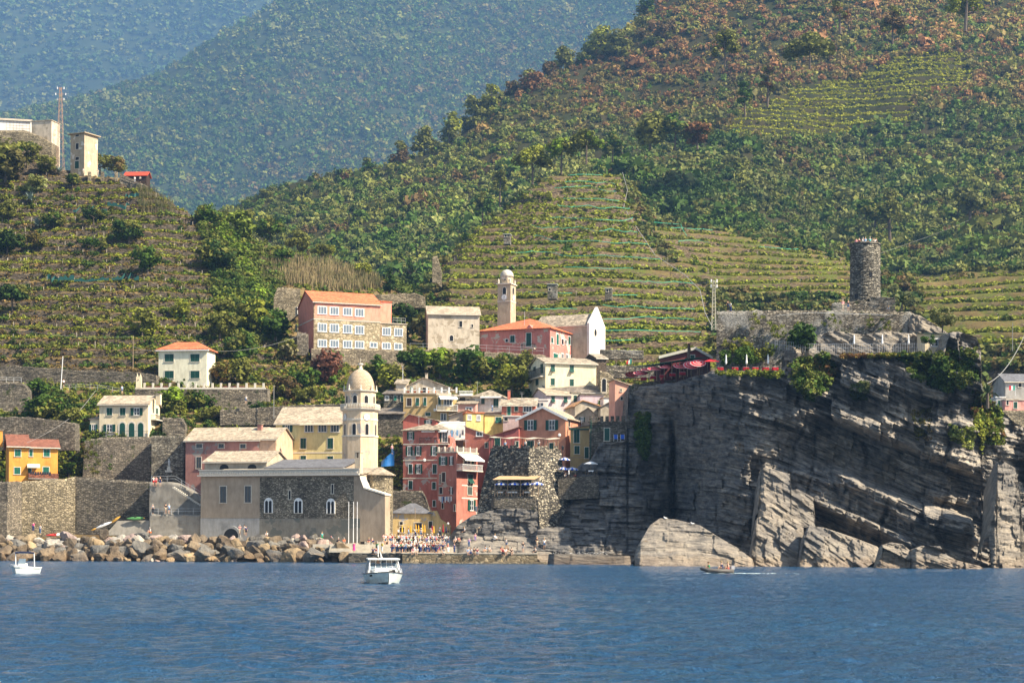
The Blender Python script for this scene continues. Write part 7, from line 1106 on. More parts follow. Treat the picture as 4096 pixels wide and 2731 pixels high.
# ================================================================ PEOPLE
def skin_mesh(name, nodes, edges, radii, root=0, sub=1):
 me = bpy.data.meshes.new(name); me.from_pydata(nodes, edges, []); o = bpy.data.objects.new(name, me); C.objects.link(o); o.modifiers.new('s', 'SKIN').use_smooth_shade = True; o.modifiers.new('b', 'SUBSURF').levels = sub; sv = me.skin_vertices[0].data
 for i, r in enumerate(radii): sv[i].radius = (r, r) if not isinstance(r, tuple) else r
 sv[root].use_root = True; dg = bpy.context.evaluated_depsgraph_get(); m2 = bpy.data.meshes.new_from_object(o.evaluated_get(dg)); m2.name = name; bpy.data.objects.remove(o); return m2
POSE = {}
def mkpose(pn, lean=0.0, sit=False, hang=False, arms='down', walk=0.0, bend=0.0):
 hz = 0.95 if not sit else 0.12
 def up(x, y, z):  # lean the torso forward (towards -y) about the hip
  z0 = z - 0; c, s = math.cos(lean), math.sin(lean); return (x, y * c - z0 * s, hz + z0 * c + y * s)
 T = [up(0, 0, 0), up(0, 0, 0.22), up(0, 0, 0.42), up(0, 0, 0.55), up(0, -0.01, 0.64), up(0, -0.01, 0.76)]
 L = [];
 for s_ in (-1, 1):
  sh = up(0.19 * s_, 0, 0.46)
  if arms == 'down': el, ha = up(0.24 * s_, 0.03, 0.18), up(0.23 * s_, -0.08, -0.08)
  elif arms == 'photo': el, ha = up(0.24 * s_, -0.15, 0.28), up(0.08 * s_, -0.28, 0.52)
  elif arms == 'cross': el, ha = up(0.25 * s_, -0.08, 0.22), up(-0.06 * s_, -0.2, 0.26)
  else: el, ha = up(0.22 * s_, -0.12, 0.2), up(0.14 * s_, -0.34, 0.06)
  if sit: kn, an, to = (0.11 * s_, -0.42, 0.17), (0.12 * s_, -0.47, -0.28 if hang else -0.1), (0.12 * s_, -0.6, -0.32 if hang else -0.13)
  else: st = walk * s_; kn, an, to = (0.1 * s_, -0.05 + st * 0.5, 0.5), (0.1 * s_, 0.03 + st, 0.08), (0.12 * s_, -0.12 + st, 0.03)
  if sit and not hang: kn, an, to = (0.13 * s_, -0.34, 0.42), (0.13 * s_, -0.5, 0.06), (0.13 * s_, -0.64, 0.03)
  L.append((sh, el, ha, (0.09 * s_, T[0][1], T[0][2] - 0.02), kn, an, to))
 nodes = list(T); edges = [(i, i + 1) for i in range(5)]; rad = [(0.14, 0.1), (0.125, 0.09), (0.15, 0.095), 0.055, (0.085, 0.095), (0.07, 0.085)]
 for sh, el, ha, hp, kn, an, to in L:
  k = len(nodes); nodes += [sh, el, ha]; edges += [(2, k), (k, k + 1), (k + 1, k + 2)]; rad += [0.06, 0.042, 0.034]; k = len(nodes); nodes += [hp, kn, an, to]; edges += [(0, k), (k, k + 1), (k + 1, k + 2), (k + 2, k + 3)]; rad += [0.095, 0.06, 0.04, 0.038]
 body = skin_mesh('body', nodes, edges, rad)
 nd = T[:3]; ed = [(0, 1), (1, 2)]; rd = [(0.165, 0.125), (0.145, 0.11), (0.165, 0.11)]
 for sh, el, *_ in L: k = len(nd); m_ = tuple(np.array(sh) * 0.3 + np.array(el) * 0.7); nd += [sh, m_]; ed += [(2, k), (k, k + 1)]; rd += [0.078, 0.066]
 shirt = skin_mesh('shirt', nd, ed, rd)
 def legs(name, full):
  nd = [T[0]]; ed = []; rd = [(0.165, 0.125)]
  for *_, hp, kn, an, to in L: k = len(nd); a_ = tuple(np.array(kn) * 0.15 + np.array(an) * 0.85); kk = tuple(np.array(hp) * 0.15 + np.array(kn) * 0.85); nd += [hp, kn, a_] if full else [hp, kk]; ed += [(0, k), (k, k + 1)] + ([(k + 1, k + 2)] if full else []); rd += [0.115, 0.082, 0.062] if full else [0.115, 0.09]
  return skin_mesh(name, nd, ed, rd)
 tro, sho = legs('trousers', True), legs('shorts', False)
 hd = Vector(T[5]); m = MB(); m.sphere((hd.x, hd.y + 0.025, hd.z + 0.01), 0.105, 8, 6, sz=(0.95, 1.05, 1.0)); h = m.build('hair', M_iron); hair = h.data; bpy.data.objects.remove(h)
 m = MB(); m.lathe(hd.x, hd.y, [(0.2, hd.z + 0.03), (0.19, hd.z + 0.05), (0.1, hd.z + 0.055), (0.095, hd.z + 0.14)], 10); h = m.build('hat', M_iron); hat = h.data; bpy.data.objects.remove(h)
 m = MB(); m.lathe(0, 0, [(0.26, 0.35), (0.22, 0.6), (0.16, 1.0), (0.17, 1.2)], 10); h = m.build('dress', M_iron); dr = h.data; bpy.data.objects.remove(h)
 POSE[pn] = dict(body=body, shirt=shirt, trousers=tro, shorts=sho, hair=hair, hat=hat, dress=dr)
mkpose('standing'); mkpose('photo', arms='photo'); mkpose('arms crossed', arms='cross'); mkpose('walking', walk=0.16, arms='down'); mkpose('leaning', lean=0.35, arms='fwd'); mkpose('bending', lean=1.25, arms='fwd'); mkpose('sitting', sit=True, lean=0.15, arms='fwd'); mkpose('dangling', sit=True, hang=True, lean=0.1, arms='fwd')
SHIRT = {'white': (0.75, 0.74, 0.72), 'red': (0.55, 0.03, 0.03), 'black': (0.015, 0.015, 0.02), 'navy': (0.02, 0.04, 0.14), 'light blue': (0.25, 0.42, 0.62), 'pink': (0.75, 0.30, 0.32), 'grey': (0.3, 0.3, 0.32), 'yellow': (0.75, 0.58, 0.06), 'green': (0.02, 0.25, 0.10), 'purple': (0.28, 0.18, 0.45), 'orange': (0.75, 0.17, 0.04), 'beige': (0.55, 0.45, 0.32), 'turquoise': (0.05, 0.4, 0.42), 'maroon': (0.2, 0.02, 0.05), 'magenta': (0.7, 0.05, 0.25)}
SK = [(0.55, 0.33, 0.22), (0.42, 0.25, 0.16), (0.62, 0.40, 0.28)]; HR = [(0.03, 0.02, 0.015), (0.10, 0.06, 0.03), (0.35, 0.25, 0.12), (0.4, 0.38, 0.36)]
def cm(pre, col): return plain('%s_%02d%02d%02d' % (pre, int(col[0] * 99), int(col[1] * 99), int(col[2] * 99)), col, 0.85)
PPL = []; prr = np.random.default_rng(21)
PW = {'photo': 'taking a photo', 'dangling': 'sitting with legs hanging', 'leaning': 'leaning forward', 'bending': 'bending down'}
def person(loc, shirt, legs, place, pose='standing', rot=None, hat=False, dress=False, h=1.0, px=0, bare=False):
 e = empty('person', loc, '', 'person', 'people ' + place.split(',')[0] if False else None); rot = prr.uniform(-0.9, 0.9) if rot is None else rot; e.rotation_euler = (0, 0, rot); s_ = h * prr.uniform(0.95, 1.03); e.scale = (s_, s_, s_); P_ = POSE[pose]; lc, lk = legs.rsplit(' ', 1) if ' ' in legs else (legs, 'trousers')
 def part(nm, me, mat):
  if (me.name, mat.name) not in PM: m2 = me.copy(); m2.materials.clear(); m2.materials.append(mat); PM[(me.name, mat.name)] = m2
  o = bpy.data.objects.new(nm, PM[(me.name, mat.name)]); C.objects.link(o); o.parent = e
 part('body', P_['body'], cm('skin', SK[prr.integers(0, 3)]))
 if dress: part('dress', P_['dress'], cm('cloth', SHIRT[shirt])); part('shirt', P_['shirt'], cm('cloth', SHIRT[shirt]))
 else:
  if not bare: part('shirt', P_['shirt'], cm('cloth', SHIRT[shirt]))
  part(lk, P_[lk], cm('cloth', {'jeans': (0.06, 0.12, 0.24), 'denim': (0.06, 0.12, 0.24)}.get(lc) or SHIRT[lc]))
 if hat: part('hat', P_['hat'], cm('cloth', SHIRT['white' if hat is True else hat]))
 else: part('hair', P_['hair'], cm('hair', HR[prr.integers(0, 4)]))
 ps = PW.get(pose, pose); l = '%s %s' % (shirt, 'dressed person' if dress else 'shirted person in %s %s' % (lc, lk)) if not bare else 'shirtless person in %s %s' % (lc, lk)
 if hat: l = 'hatted ' + l
 PPL.append((e, '%s %s %s' % (l, ps, place), px)); return e
PM = {}
shs = list(SHIRT)
def rndp(): return str(prr.choice(shs, p=np.array([4, 5, 6, 4, 3, 2, 3, 1, 1, 1, 1.5, 1.5, 1, 1.5, 0.5]) / 36)), str(prr.choice(['navy trousers', 'black trousers', 'white trousers', 'denim shorts', 'beige shorts', 'black shorts', 'grey trousers', 'red shorts', 'denim trousers'], p=[.18, .2, .05, .18, .12, .12, .05, .02, .08]))
def pgrp(n, x0, x1, d0, d1, z, place, poses=('standing', 'photo', 'arms crossed', 'walking', 'leaning'), rot=None):
 for i in range(n):
  px = x0 + (x1 - x0) * (i + prr.uniform(0.1, 0.9)) / n; d = prr.uniform(d0, d1); s_, l = rndp(); person((xat(px, d), d, z), s_, l, place, str(prr.choice(poses)), rot=rot if rot is not None else prr.uniform(-1.4, 1.4), hat=bool(prr.random() < 0.15), px=px, h=prr.uniform(0.93, 1.03))
pgrp(16, 1562, 1640, 301, 305, ZQ, 'quay crowd left'); pgrp(24, 1640, 1750, 300.5, 306, ZQ, 'quay crowd middle'); pgrp(14, 1690, 1800, 300.5, 306, ZQ, 'quay crowd right')
pgrp(10, 1600, 1790, 307.1, 307.6, ZQ + 0.34, 'lowest step in the crowd'); pgrp(10, 1600, 1800, 308.5, 309, ZQ + 1.02, 'middle step in the crowd'); pgrp(18, 1600, 1790, 309.9, 312.5, ZM, 'steps behind the crowd'); pgrp(8, 1530, 1600, 310, 313, ZM, 'left end of white parapet'); pgrp(7, 1575, 1800, 316, 319, ZU, 'square before ochre house')
for px, s_, l, pl, ps, kw in [(1416, 'magenta', 'black trousers', 'on the quay left of the cabin boat', 'standing', dict(dress=True)), (1376, 'orange', 'red shorts', 'on the quay steps near the boulders', 'sitting', {}), (1356, 'black', 'black trousers', 'on the quay steps near the boulders', 'sitting', {}), (1528, 'yellow', 'white trousers', 'on the quay above the cabin boat', 'standing', {}), (1508, 'green', 'black trousers', 'on the quay above the cabin boat', 'standing', {}), (1476, 'navy', 'red shorts', 'on the stone bench before the church', 'sitting', {}), (1488, 'maroon', 'navy trousers', 'on the stone bench before the church', 'sitting', {}), (1817, 'navy', 'navy trousers', 'at the right end of the crowd', 'standing', {})]:
 zz_, d = (ZQ, 304) if px in (1416, 1528, 1508, 1817) else (ZM + 0.2, 309.6); person((xat(px, d), d, zz_), s_, l, pl, ps, px=px, **kw)
for px, s_, l in [(1492, 'navy', 'black trousers'), (1504, 'maroon', 'grey trousers')]: person((xat(px, 302.9), 302.95, ZQ + 0.02), s_, l, 'on the dark quay edge', 'dangling', rot=0, px=px)
for px, s_, l in [(1652, 'pink', 'white shorts'), (1668, 'white', 'beige shorts'), (1776, 'grey', 'white shorts'), (1871, 'light blue', 'denim shorts'), (1884, 'white', 'navy trousers'), (1896, 'black', 'beige shorts'), (1909, 'maroon', 'grey trousers'), (2012, 'red', 'black trousers'), (2022, 'white', 'black shorts'), (2046, 'black', 'black shorts')]: person((xat(px, 299.4), 299.45, ZQ + 0.02), s_, l, 'on the sunlit quay edge', 'dangling', rot=prr.uniform(-0.3, 0.3), px=px)
bpy.context.view_layer.update(); DG = bpy.context.evaluated_depsgraph_get()
def cast(px, py, dflt=303):
 a, b = ab(px, py); v = Vector((float(a), 1, float(b))).normalized(); r = bpy.context.scene.ray_cast(DG, Vector((0, 0, CH)) + v * 230 , v, distance=400); return r[1] if r[0] else PV(px, py, dflt)
for px, py, s_, l, pl, ps, kw in [(1901, 2163, 'pink', 'purple trousers', 'on the rock shelf beside the bending man', 'standing', dict(h=0.75)), (1908, 2135, 'beige', 'beige trousers', 'on the rock shelf', 'bending', dict(rot=1.2)), (1858, 2128, 'white', 'black trousers', 'high on the rock shelf', 'sitting', {}), (1978, 2156, 'white', 'white trousers', 'alone in the middle of the rock shelf', 'sitting', {}), (1876, 2190, 'purple', 'denim trousers', 'behind the people on the quay edge', 'standing', {}),
 (1822, 2168, 'white', 'black shorts', 'where the rock shelf meets the quay', 'sitting', {}), (1834, 2166, 'red', 'beige shorts', 'where the rock shelf meets the quay', 'sitting', {}), (1943, 2205, 'light blue', 'beige shorts', 'on the rock shelf edge', 'sitting', {}), (1957, 2205, 'grey', 'beige shorts', 'on the rock shelf edge', 'sitting', {}), (2026, 2192, 'white', 'denim shorts', 'behind the dark group', 'leaning', {}), (2092, 2207, 'black', 'grey shorts', 'alone on the rock shelf', 'standing', {}), (2148, 2186, 'black', 'beige shorts', 'on the right end of the rock shelf', 'walking', {}), (2177, 2195, 'white', 'denim shorts', 'at the far right end of the rock shelf', 'standing', {}), (2142, 2208, 'white', 'black trousers', 'low on the right rock shelf', 'sitting', {}), (2034, 2206, 'black', 'beige shorts', 'in the dark group on the rock shelf', 'sitting', {}), (2008, 2206, 'red', 'black shorts', 'in the dark group on the rock shelf', 'sitting', {})]:
 person(cast(px, py), s_, l, pl, ps, px=px, **kw)
for px, py, d, s_, l, pl, ps, kw in [(133, 2126, 320, 'magenta', 'navy trousers', 'before the sunlit retaining wall', 'standing', {}), (161, 2136, 319.5, 'white', 'denim trousers', 'before the sunlit retaining wall', 'standing', {}), (601, 2130, 316.5, 'white', 'orange shorts', 'on the boulders below the stairs', 'sitting', {}), (959, 2140, 318.5, 'pink', 'beige shorts', 'by the church arch', 'photo', {}), (977, 2138, 318.5, 'white', 'beige trousers', 'by the church arch', 'standing', {}), (984, 2142, 318, 'navy', 'black shorts', 'by the church arch', 'standing', {}), (1067, 2145, 317, 'white', 'black shorts', 'below the first lancet window', 'sitting', {}), (1199, 2143, 318, 'light blue', 'denim trousers', 'below the middle lancet window', 'standing', {}), (1234, 2150, 318, 'purple', 'grey trousers', 'right of the middle lancet window', 'leaning', {}), (1262, 2150, 317, 'yellow', 'black shorts', 'on the boulders near the quay', 'sitting', {}), (1272, 2155, 317, 'white', 'beige shorts', 'on the boulders near the quay', 'standing', {}), (1288, 2165, 316, 'turquoise', 'green trousers', 'on the boulders near the quay', 'standing', {}), (1326, 2156, 316, 'pink', 'grey trousers', 'on the last top boulder', 'sitting', {}),
 (614, 1944, 330.4, 'white', 'red shorts', 'at the top of the stairs', 'photo', {}), (624, 1944, 330.4, 'pink', 'red shorts', 'at the top of the stairs', 'standing', {}), (641, 1944, 330.4, 'black', 'navy shorts', 'at the top of the stairs', 'standing', {}), (611, 2054, 325.7, 'grey', 'black trousers', 'on the lower landing by the concrete wall', 'standing', {}), (663, 2053, 325.5, 'black', 'beige shorts', 'on the lower landing by the concrete wall', 'standing', {}), (676, 2053, 325.5, 'light blue', 'denim shorts', 'on the lower landing by the concrete wall', 'standing', {}),
 (254, 1550, 371, 'white', 'black shorts', 'by the white street lamp on the footpath', 'standing', {}), (488, 1576, 371, 'light blue', 'denim shorts', 'on the footpath above the cream house', 'walking', {}), (984, 1615, 367, 'white', 'denim shorts', 'on the path above the blue flowers', 'walking', {}), (539, 731, 507, 'white', 'grey trousers', 'on the lookout by the red roofed shed', 'standing', {}), (561, 730, 507, 'white', 'black trousers', 'at the lookout railing by the red shed', 'leaning', {}), (333, 697, 510, 'white', 'beige trousers', 'below the concrete tower', 'standing', {}), (391, 702, 510, 'beige', 'beige trousers', 'between the hilltop stone pillars', 'standing', {}),
 (2911, 1244, 305, 'black', 'black trousers', 'on the left corner of the castle wall', 'standing', {}), (2922, 1250, 305, 'white', 'navy trousers', 'on the left corner of the castle wall', 'leaning', {}), (3371, 1242, 302.5, 'pink', 'beige trousers', 'on the castle wall left of the tower', 'standing', {}), (3393, 1243, 302.5, 'black', 'denim shorts', 'on the castle wall left of the tower', 'standing', {}), (3555, 1246, 301.5, 'white', 'beige shorts', 'on the castle wall right of the tower', 'sitting', {}),
 (2101, 1800, 319.5, 'white', 'black trousers', 'under the fort top pergola', 'standing', {}), (2155, 1800, 320, 'white', 'black trousers', 'right side under the fort top pergola', 'standing', {}), (2020, 1803, 319.8, 'light blue', 'black trousers', 'left side under the fort top pergola', 'standing', {}), (1568, 1815, 345, 'pink', 'denim trousers', 'beside the stone wall right of the bell tower', 'standing', {}), (1968, 1648, 375.5, 'light blue', 'denim trousers', 'on the white house balcony', 'standing', {})]:
 person(PV(px, py, d), s_, l, pl, ps, px=px, **kw)
tp = CT.location; ztop = zat(3460, 978, 312)
for i, (a, s_) in enumerate([(-2.65, 'pink'), (-2.3, 'maroon'), (-1.95, 'white'), (-1.75, 'light blue'), (-1.35, 'turquoise'), (-1.1, 'beige'), (-0.85, 'white'), (-0.6, 'black')]): person((tp.x + 1.95 * math.cos(a), tp.y + 1.95 * math.sin(a), ztop - 0.85), s_, ['navy trousers', 'beige shorts', 'white shorts', 'grey trousers'][i % 4], 'on top of the castle tower', 'standing', px=3400 + i)
# ================================================================ PARASOLS, TABLES, CHAIRS
def parasol(loc, label, cols, r=1.25, h=2.3, tilt=(0, 0), mode='sector', group=None, closed=False, n=16, rot=0.0):
 e = empty('parasol', loc, label, 'parasol', group); e.rotation_euler = (tilt[0], tilt[1], rot); q = MB(); q.tube([(0, 0, 0), (0, 0, h)], 0.03, 5); q.build('pole', M_wood, e); q = MB()
 if closed: q.lathe(0, 0, [(0.10, h * 0.42), (0.17, h * 0.5), (0.12, h * 0.72), (0.10, h * 0.9), (0.02, h + 0.12)], 8); q.build('canopy', cols[0], e); return e
 if mode == 'sector':
  for j in range(3):
   r0, r1 = r * j / 3, r * (j + 1) / 3; z0, z1 = h - 0.42 * (j / 3) ** 1.3, h - 0.42 * ((j + 1) / 3) ** 1.3
   for i in range(n): a, b_ = 2 * math.pi * i / n, 2 * math.pi * (i + 1) / n; q.poly([(r0 * math.cos(a), r0 * math.sin(a), z0), (r1 * math.cos(a), r1 * math.sin(a), z1), (r1 * math.cos(b_), r1 * math.sin(b_), z1), (r0 * math.cos(b_), r0 * math.sin(b_), z0)][(1 if j == 0 else 0):], (i * len(cols) // 2 // 1) % len(cols) if len(cols) > 1 else 0)
  for i in range(n): a, b_ = 2 * math.pi * i / n, 2 * math.pi * (i + 1) / n; z = h - 0.42; q.poly([(r * math.cos(a), r * math.sin(a), z), (r * math.cos(a), r * math.sin(a), z - 0.14), (r * math.cos(b_), r * math.sin(b_), z - 0.14), (r * math.cos(b_), r * math.sin(b_), z)], i % len(cols))
 else:
  m_ = 9
  for j in range(m_):
   r0, r1 = r * j / m_, r * (j + 1) / m_; z0, z1 = h - 0.4 * (j / m_) ** 1.3, h - 0.4 * ((j + 1) / m_) ** 1.3
   for i in range(n): a, b_ = 2 * math.pi * i / n, 2 * math.pi * (i + 1) / n; q.poly([(r0 * math.cos(a), r0 * math.sin(a), z0), (r1 * math.cos(a), r1 * math.sin(a), z1), (r1 * math.cos(b_), r1 * math.sin(b_), z1), (r0 * math.cos(b_), r0 * math.sin(b_), z0)][(1 if j == 0 else 0):], int(j % 3 == 2))
 q.build('canopy', cols, e); return e
M_blue = plain('parasol_blue', (0.02, 0.08, 0.45), 0.7); M_pred = plain('parasol_red', (0.62, 0.02, 0.03), 0.7); M_pwh = plain('parasol_white', (0.70, 0.35, 0.33), 0.7); M_yelc = plain('parasol_yellow', (0.68, 0.36, 0.03), 0.7); M_blk = plain('dark_blue_cloth', (0.01, 0.02, 0.10)); M_dred = plain('dark_red_cloth', (0.30, 0.01, 0.02))
def table(loc, label, cloth, group=None, w_=0.9, red=None):
 e = empty('table', loc, label, 'table', group); q = MB(); q.box(-w_ / 2, w_ / 2, -0.4, 0.4, 0.72, 0.76); q.build('tabletop', M_wood, e); q = MB()
 for x in (-0.35, 0.35): q.tube([(x - 0.12, -0.3, 0), (x + 0.12, 0.3, 0.72)], 0.025, 4); q.tube([(x + 0.12, -0.3, 0), (x - 0.12, 0.3, 0.72)], 0.025, 4)
 q.build('legs', M_wood, e); q = MB(); q.box(-w_ / 2 - 0.03, w_ / 2 + 0.03, -0.43, 0.43, 0.762, 0.785)
 if red: q.box(-w_ / 2 - 0.04, w_ / 2 + 0.04, -0.44, 0.44, 0.3, 0.76, 1)
 else: q.prism([(-w_ / 2 - 0.03, -0.44, 0.76), (w_ / 2 + 0.03, -0.44, 0.76), (w_ / 2 - 0.1, -0.44, 0.5), (0, -0.44, 0.62), (-w_ / 2 + 0.1, -0.44, 0.5)], (0, 0.02, 0))
 q.build('tablecloth', [cloth, red or cloth], e); return e
def chair(loc, rot, label, group):
 e = empty('chair', loc, label, 'chair', group, rot); q = MB(); q.box(-0.22, 0.22, -0.22, 0.22, 0.43, 0.47); q.build('seat', M_wood, e)
 for x in (-0.2, 0.2):
  for y, h in ((-0.2, 0.43), (0.2, 1.0)): q = MB(); q.tube([(x, y, 0), (x, y * 1.1, h)], 0.025, 4); q.build('leg', M_wood, e)
 q = MB(); [q.box(-0.2, 0.2, 0.2, 0.225, z, z + 0.06) for z in (0.6, 0.75, 0.9)]; q.build('backrest', M_wood, e)
for i, px in enumerate((2005, 2059, 2110, 2148)): d = 312.3 - (px - 1978) * 0.013; parasol(PV(px, 1984, d + 0.8), 'blue and white striped open parasol on the fort terrace, %s' % ORD[i], [M_white, M_blue], 1.15, 2.45, group='blue and white parasols on the fort terrace', rot=0.2)
ci = 0
for i, px in enumerate((2002, 2038, 2058, 2108)):
 d = 312.4 - (px - 1978) * 0.013 + 0.9; table(PV(px, 1984, d), 'white clothed table on the fort terrace, %s' % ORD[i], M_white, 'white tables on the fort terrace')
 if i != 1:
  for s_ in (-1, 1): chair(PV(px + s_ * 19, 1984, d), s_ * -1.57 + 3.14, 'wooden chair %s the %s white fort terrace table' % ('left of' if s_ < 0 else 'right of', ['first', '', 'third', 'last'][i]), 'wooden chairs on the fort terrace')
person(PV(2025, 1982, 313.2), 'red', 'black trousers', 'at a fort terrace table', 'sitting', hat='beige', px=2025); person(PV(2092, 1982, 312.6), 'maroon', 'black trousers', 'at a fort terrace table', 'sitting', px=2092)
for i, (px, py, r, h) in enumerate(((2258, 1909, 1.0, 3.5), (2255, 1909, 0.95, 1.85), (2288, 1909, 1.1, 1.8))): parasol(PV(px, py, 318.5 + 2 * (i == 0)), ['blue and white open parasol highest right of the fort', 'blue and white open parasol left on the second terrace', 'wide blue and white parasol in the middle of the second terrace'][i], [M_white, M_blue], r, h, rot=0.5 * i)
parasol(PV(2363, 1899, 316.5), 'plain white open parasol on the stone ledge right of the terrace', [M_white], 1.2, 2.35); parasol(PV(2275, 1909, 317.3), 'closed blue and white parasol on the second terrace', [M_white], 0.2, 1.2, closed=True)
table(PV(2363, 1899, 316.2), 'white clothed table under the plain white parasol', M_white); chair(PV(2346, 1899, 316.2), 1.57, 'wooden chair left of the table under the plain white parasol', 'chairs under the white parasol'); chair(PV(2383, 1899, 316.2), -1.57, 'wooden chair right of the table under the plain white parasol', 'chairs under the white parasol')
person(PV(2300, 1912, 317.5), 'red', 'black trousers', 'on the second terrace', 'sitting', px=2300); person(PV(2262, 1912, 317.5), 'white', 'black trousers', 'on the second terrace', 'sitting', px=2262); railing('railing', 'dark railing of the second terrace', [(2240, 1912, 317), (2320, 1908, 316.3)], 0, 0.9, step=0.3)
for i, (px, m_, nm) in enumerate([(1608, M_yelc, 'yellow'), (1632, M_yelc, 'yellow'), (1641, M_yelc, 'yellow'), (1663, M_yelc, 'yellow'), (1673, M_yelc, 'yellow'), (1688, M_yelc, 'yellow'), (1698, M_yelc, 'yellow'), (1734, M_yelc, 'yellow'), (1727, M_dred, 'dark red'), (1772, M_dred, 'dark red'), (1757, M_blk, 'dark blue'), (1783, M_blk, 'dark blue')]):
 h = [2.2, 2.0, 2.1, 2.3, 2.15, 2.3, 2.2, 2.0, 2.1, 2.3, 1.9, 2.0][i]; k = [x for x in range(12) if (x < 8) == (i < 8) and ((x in (8, 9)) == (i in (8, 9)))]; l = 'closed %s parasol on the square before the ochre house, %s' % (nm, ORD[i] if i < 7 else 'rightmost' if i == 7 else 'left one' if i in (8, 10) else 'right one'); parasol(Vector((xat(px, 318.5), 318.5 + (i % 3) * 0.5, ZU)), l, [m_], 0.3, h, closed=True, group='closed parasols on the square')
RP = [(2592, 1521, 327, 0.5), (2618, 1517, 324, 0.6), (2668, 1512, 320, 0.5), (2723, 1507, 316, 0.75), (2790, 1494, 309, 0.95), (2530, 1536, 331.5, -0.6), (2562, 1533, 329, 0.7), (2762, 1500, 311, 1.1), (2847, 1492, 304, 0.2)]
for i, (px, py, d, t_) in enumerate(RP): parasol(PV(px, py, d), 'red ringed parasol by the green edged canopy, %s' % ['low in front', 'second large', 'third large', 'fourth large facing the sea', 'steeply tilted beside the canopy', 'outermost at the left end', 'behind the first', 'half hidden by the tilted one', 'flat plain red one at the right end'][i], [M_pred, M_pwh] if i != 8 else [M_pred, M_pred], 1.35, 2.3, (t_ * 0.55, 0), 'ring', 'red parasols of the castle restaurant', n=18)
for i, px in enumerate((2575, 2612, 2650, 2690, 2730)): table(PV(px, 1532 - (px - 2540) * 0.135, 330 - (px - 2540) * 0.085), 'red and white table under the red parasols, %s' % ORD[i], M_white, 'tables under the red parasols', red=M_dred)
for i, px in enumerate((2882, 2940, 2983, 3021, 3062, 3100)): table(PV(px, 1488, 300 - (px - 2880) * 0.026), 'red clothed table with white top on the cliff terrace, %s' % (ORD[i] if i < 5 else 'rightmost'), M_white, 'tables on the cliff terrace', red=plain('table_red', (0.5, 0.02, 0.03)))
for i, px in enumerate((2904, 2986, 3072)): parasol(PV(px, 1482, 301 - (px - 2900) * 0.025), 'closed white parasol behind the red tables, %s of three' % ['left', 'middle', 'right'][i], [W_cloth], 0.3, 2.55, closed=True, group='closed white parasols behind the red tables')
for i, px in enumerate((3416, 3529, 3634)): parasol(PV(px, 1404, 295.6 - (px - 3416) * 0.008), 'closed white parasol on the upper castle terrace, %s of three' % ['left', 'middle', 'right'][i], [W_cloth], 0.3, 2.6, closed=True, group='closed white parasols on the upper castle terrace')
railing('railing', 'thin dark railing behind the red clothed tables', [(2860, 1484, 300), (3128, 1482, 293)], 0, 1.0, step=0.5)
# ================================================================ BOATS
def hull(n, L, B, H, dr=0.35, rake=0.5, flare=0.25):
 """bow towards -y"""
 m = MB(); S = 12; rows = []
 for j in range(n + 1):
  t = j / n; y = -L / 2 + L * t; w_ = B / 2 * (min(1, (t / 0.45)) ** 0.55 if t > 0 else 0.02); zt = H * (1 + 0.35 * (1 - t) ** 2); zk = -dr * min(1, t * 3 + 0.1); rows.append([(s_ * w_ * f, y + (rake * (1 - g) * (1 - t) ** 2), zk + (zt - zk) * g) for s_, f, g in ((-1, 1, 1), (-1, 1 - flare * 0.5, 0.55), (-1, 1 - flare, 0.22), (0, 0, 0), (1, 1 - flare, 0.22), (1, 1 - flare * 0.5, 0.55), (1, 1, 1))])
 V = [p for r in rows for p in r]; f = [(j * 7 + i, (j + 1) * 7 + i, (j + 1) * 7 + i + 1, j * 7 + i + 1) for j in range(n) for i in range(6)]; f.append(tuple(n * 7 + i for i in range(7))); m.add(V, f); return m, rows
M_gel = plain('gelcoat', (0.72, 0.74, 0.70), 0.25); M_cream = plain('cream_hull', (0.66, 0.70, 0.62), 0.3); M_canvasd = plain('grey_canvas', (0.30, 0.29, 0.27), 0.8)
